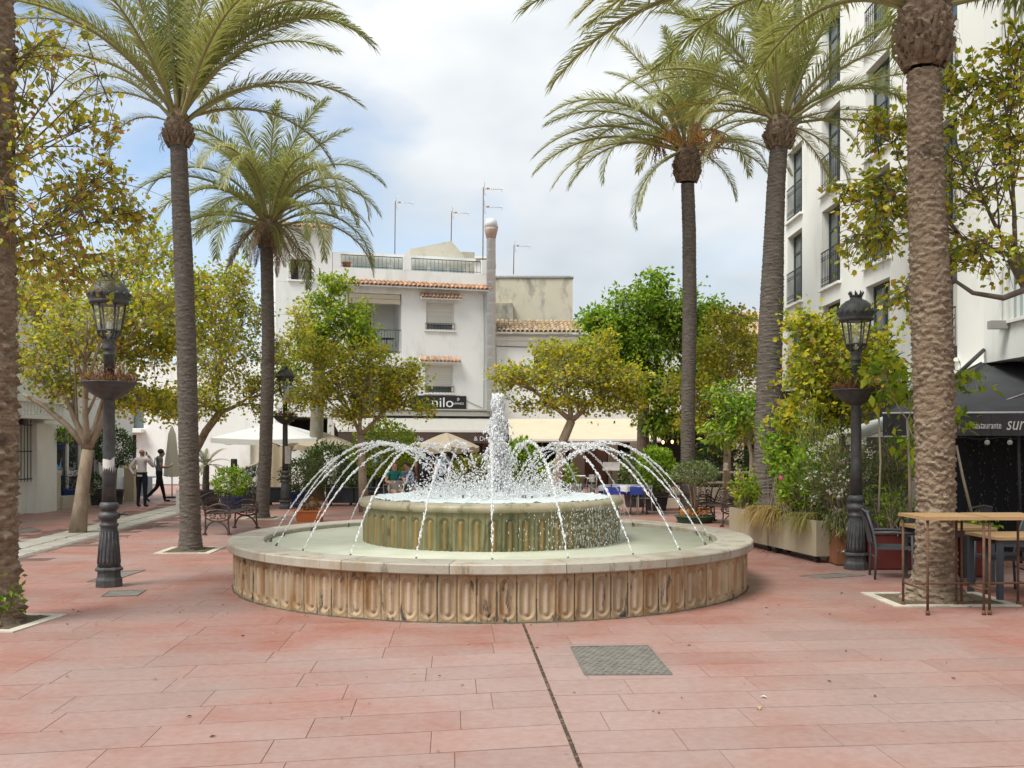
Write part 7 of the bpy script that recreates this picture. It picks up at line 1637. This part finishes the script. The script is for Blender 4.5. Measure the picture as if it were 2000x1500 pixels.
person('young man in grey t-shirt and black trousers walking while looking at a phone', (GX(311, 32.0), 32.0, 0), R(-62), j2, chains, cl(False), [skin_d, pm('shirt_grey', (.10, .105, .115), (.13, .135, .145), scale=8, rough=.9), pm('trousers_black', (.012, .012, .014), rough=.9), shoe_m], cap_hair((0, .06, 1.625), (.092, .10, .085), hair_k), ex2, [((.06, .34, 1.17), (-.3, .6, .4), (0, -.4, .9)), ((-.05, .32, 1.13), (.4, .6, .3), (0, -.4, .9))])
sit = {'pelvis': (0, 0, .52, .15, .8), 'waist': (0, -.02, .68, .125, .72), 'chest': (0, 0, .88, .14, .70), 'upper': (0, .01, 1.00, .10, .75), **head(0, .06, 1.25), 'shl': (-.16, .01, .99, .058), 'shr': (.16, .01, .99, .058), 'hipl': (-.09, .06, .50, .10), 'hipr': (.09, .06, .50, .10), 'knl': (-.11, .46, .50, .068), 'knr': (.11, .46, .50, .068), 'anl': (-.11, .44, .10, .045), 'anr': (.11, .44, .10, .045), 'hel': (-.11, .42, .045, .04), 'her': (.11, .42, .045, .04), 'tol': (-.12, .60, .035, .032), 'tor': (.12, .60, .035, .032),
       'ell': (-.26, .10, .76, .038), 'wrl': (-.17, .30, .74, .030), 'hal': (-.14, .36, .75, .029), 'elr': (.25, .10, .76, .038), 'wrr': (.20, .32, .72, .030), 'har': (.18, .38, .72, .029)}
def long_hair(r):
    b = MB(); b.ball((0, .03, 1.22), (.098, .105, .10), 0, 14, 8, .05)
    for i in range(26):
        a = math.pi + math.pi * i / 25; x, y = .088*math.cos(a), .088*math.sin(a) + .03; b.tube([(x, y, 1.22), (x*1.25, y*1.1 - .01, 1.05), (x*1.35, y*.9 + .0, .86 + .06*math.sin(i*2))], [.022, .022, .006], 5)
    b.obj('hair', pm('hair_auburn', (.13, .055, .025), (.22, .10, .045), scale=30, rough=.55, stretch=(6, 6, .6)), r)
def chair_under(loc, rz, lab): dup(mc, loc, rz, lab)
teal = pm('dress_teal', (.015, .17, .14), (.03, .22, .18), scale=9, rough=.8)
def ex3(r): b = MB(); b.ball((-.27, .0, .62), (.10, .06, .15), 0, 12, 8); b.tube([(-.2, .0, 1.02), (-.25, .01, .85), (-.27, 0, .74)], .012, 5); b.obj('handbag', pm('bag_teal', (.02, .13, .15), rough=.5), r)
sc3 = dict(cl(False)); sc3.update({'shl': 1, 'shr': 1, 'knl': 0, 'knr': 0, 'anl': 0, 'anr': 0})
pl_ = (GX(769, 26.8), 26.8, .10); person('seated woman in a green sleeveless dress with long brown hair behind the fountain', pl_, R(205), sit, chains, sc3, [skin_m, teal, teal, shoe_m], long_hair, ex3, [((-.14, .37, .75), (.1, .9, 0), (0, 0, 1)), ((.18, .39, .72), (0, .9, 0), (0, 0, 1))])
dup(mc, (pl_[0], pl_[1] + .02, .10), R(205), 'metal chair under the woman in green')
pl2 = (GX(796, 27.2), 27.2, .08); person('seated man in a blue and white shirt beside the woman in green', pl2, R(150), sit, chains, {**cl(True), 'hipl': 2}, [skin_m, pm('shirt_bluewhite', (.50, .56, .68), (.14, .18, .34), scale=16, rough=.9, lo=.45, hi=.55), pm('trousers_blue', (.03, .04, .09), rough=.9), shoe_m], cap_hair((0, .045, 1.225), (.092, .10, .085), hair_b), None, [((-.14, .37, .75), (.1, .9, 0), (0, 0, 1)), ((.18, .39, .72), (0, .9, 0), (0, 0, 1))])
dup(mc, (pl2[0], pl2[1], .08), R(150), 'metal chair under the man in the blue and white shirt')
for i, (px, d_, rz_, lab, shc) in enumerate(((828, 31.5, 10, 'dimly lit waiter in black standing under the beige umbrella', (.03, .03, .035)), (865, 32.2, 170, 'person in a light blue shirt standing under the beige umbrella', (.30, .38, .48)), (735, 33.2, 160, 'person in a pale blue top standing in the shade left of the lime bush', (.32, .40, .50)))):
    person(lab, (GX(px, d_), d_, 0), R(rz_), {**base_j, 'ell': (-.24, .03, 1.14, .042), 'wrl': (-.22, .16, .94, .032), 'hal': (-.20, .19, .87, .031), 'elr': (.24, .03, 1.14, .042), 'wrr': (.20, .22, 1.02, .032), 'har': (.17, .28, 1.0, .031)}, chains, cl(False), [skin_m, pm('shirt_%d' % i, shc, rough=.9), pm('trousers_black', (.012, .012, .014)), shoe_m], cap_hair((0, .015, 1.655), (.092, .10, .085), hair_k), None, [((-.20, .19, .85), (0, .2, -1), (0, 1, 0)), ((.17, .30, 1.0), (0, .9, 0), (0, 0, 1))])

# ================================================================ fallen leaves
fl_m = [pm('fallen_leaf_tan', (.50, .36, .18), (.36, .22, .10), scale=30, rough=.8), pm('fallen_leaf_pale', (.66, .60, .50), rough=.8), pm('fallen_leaf_brown', (.13, .075, .045), rough=.85)]
for i, (px, py, k, s_, lab) in enumerate(((1484, 1388, 0, .075, 'curled tan leaf lying on the paving nearest the lower right'), (1500, 1364, 1, .06, 'flat pale leaf on the paving just behind the curled tan one'), (478, 1242, 2, .05, 'dark leaf on the paving below the left end of the fountain'), (531, 1238, 1, .035, 'tiny pale scrap beside the dark leaf below the fountain'), (408, 1441, 2, .045, 'dark leaf on a paving joint at the lower left'), (1288, 1395, 2, .04, 'small brown leaf on the paving in front of the iron cover'), (1625, 1332, 2, .04, 'small brown leaf on the red slabs right of the cover'), (916, 1258, 1, .04, 'pale scrap on the paving close to the fountain front'))):
    L, Fq = LEAF['oval']; V = L.copy(); V[:, 2] = np.abs(V[:, 0])*.8 + .1*V[:, 1]**2
    o = link('fallen_leaf', np_mesh('fallen_leaf', V, Fq, fl_m[k]), None, (GX(px, GD(py)), GD(py), .004), i * 1.3, label=lab, cat='leaf', group='leaves fallen on the paving'); o.scale = (s_, s_, s_)
b = MB(); 
g = np.random.default_rng(2); n = 260; a = g.uniform(0, 6.28, n); rr = .29 + .06*g.random(n); pos = np.stack([rr*np.cos(a), rr*np.sin(a), .12 + np.abs(g.normal(0, .14, n))], 1); V, Fc = leaf_cloud(pos, np.stack([np.cos(a), np.sin(a), np.ones(n)*.5], 1), .07, 'oval', g)
link('foliage', np_mesh('foliage', V, Fc, M_GR), empty('ground_ivy', (GX(-28, 10.3), 10.3, 0), label='green leaves sprouting round the foot of the palm trunk at the left edge', cat='plant'), kind='stuff')

# leaf litter round the tree pits, along the channel and in the lee of the planters
g = np.random.default_rng(12); spots = []
for cx, cy, rx_, ry_, n in ((GX(372, 17.4), 17.4, .9, .8, 40), (GX(1835, 11.85), 11.9, 1.1, .8, 46), (GX(-15, 10.35), 10.35, .9, .7, 30), (4.3, 17.0, .3, 1.8, 60), (-8.2, 20, .5, 4.0, 70), (-3.5, 11.6, 1.6, 1.4, 30), (2.6, 8.6, 3.0, 2.0, 26), (-1.6, 7.6, 2.2, 1.6, 22), (GX(512, 25), 25, .8, .6, 30), (3.0, 12.0, .8, 1.2, 24)):
    spots.append(np.stack([g.normal(cx, rx_*.6, n), g.normal(cy, ry_*.6, n), np.full(n, .006)], 1))
pos = np.concatenate(spots); pos = pos[np.hypot(pos[:, 0] + .28, pos[:, 1] - 13.73) > 3.5]
a = g.uniform(0, 6.28, len(pos)); V, Fc = leaf_cloud(pos, np.stack([np.cos(a)*3, np.sin(a)*3, np.zeros(len(pos))], 1), .032, 'oval', g, 0.0, .15, .5); V[:, 2] = .004 + np.clip(V[:, 2], 0, .02)
link('leaf_litter', np_mesh('leaf_litter', V, Fc, leafmat('litter_leaf', [(0, (.06, .035, .02)), (.5, (.16, .09, .04)), (.85, (.30, .20, .07)), (1, (.42, .32, .14))], .15, .8)), None, kind='stuff')
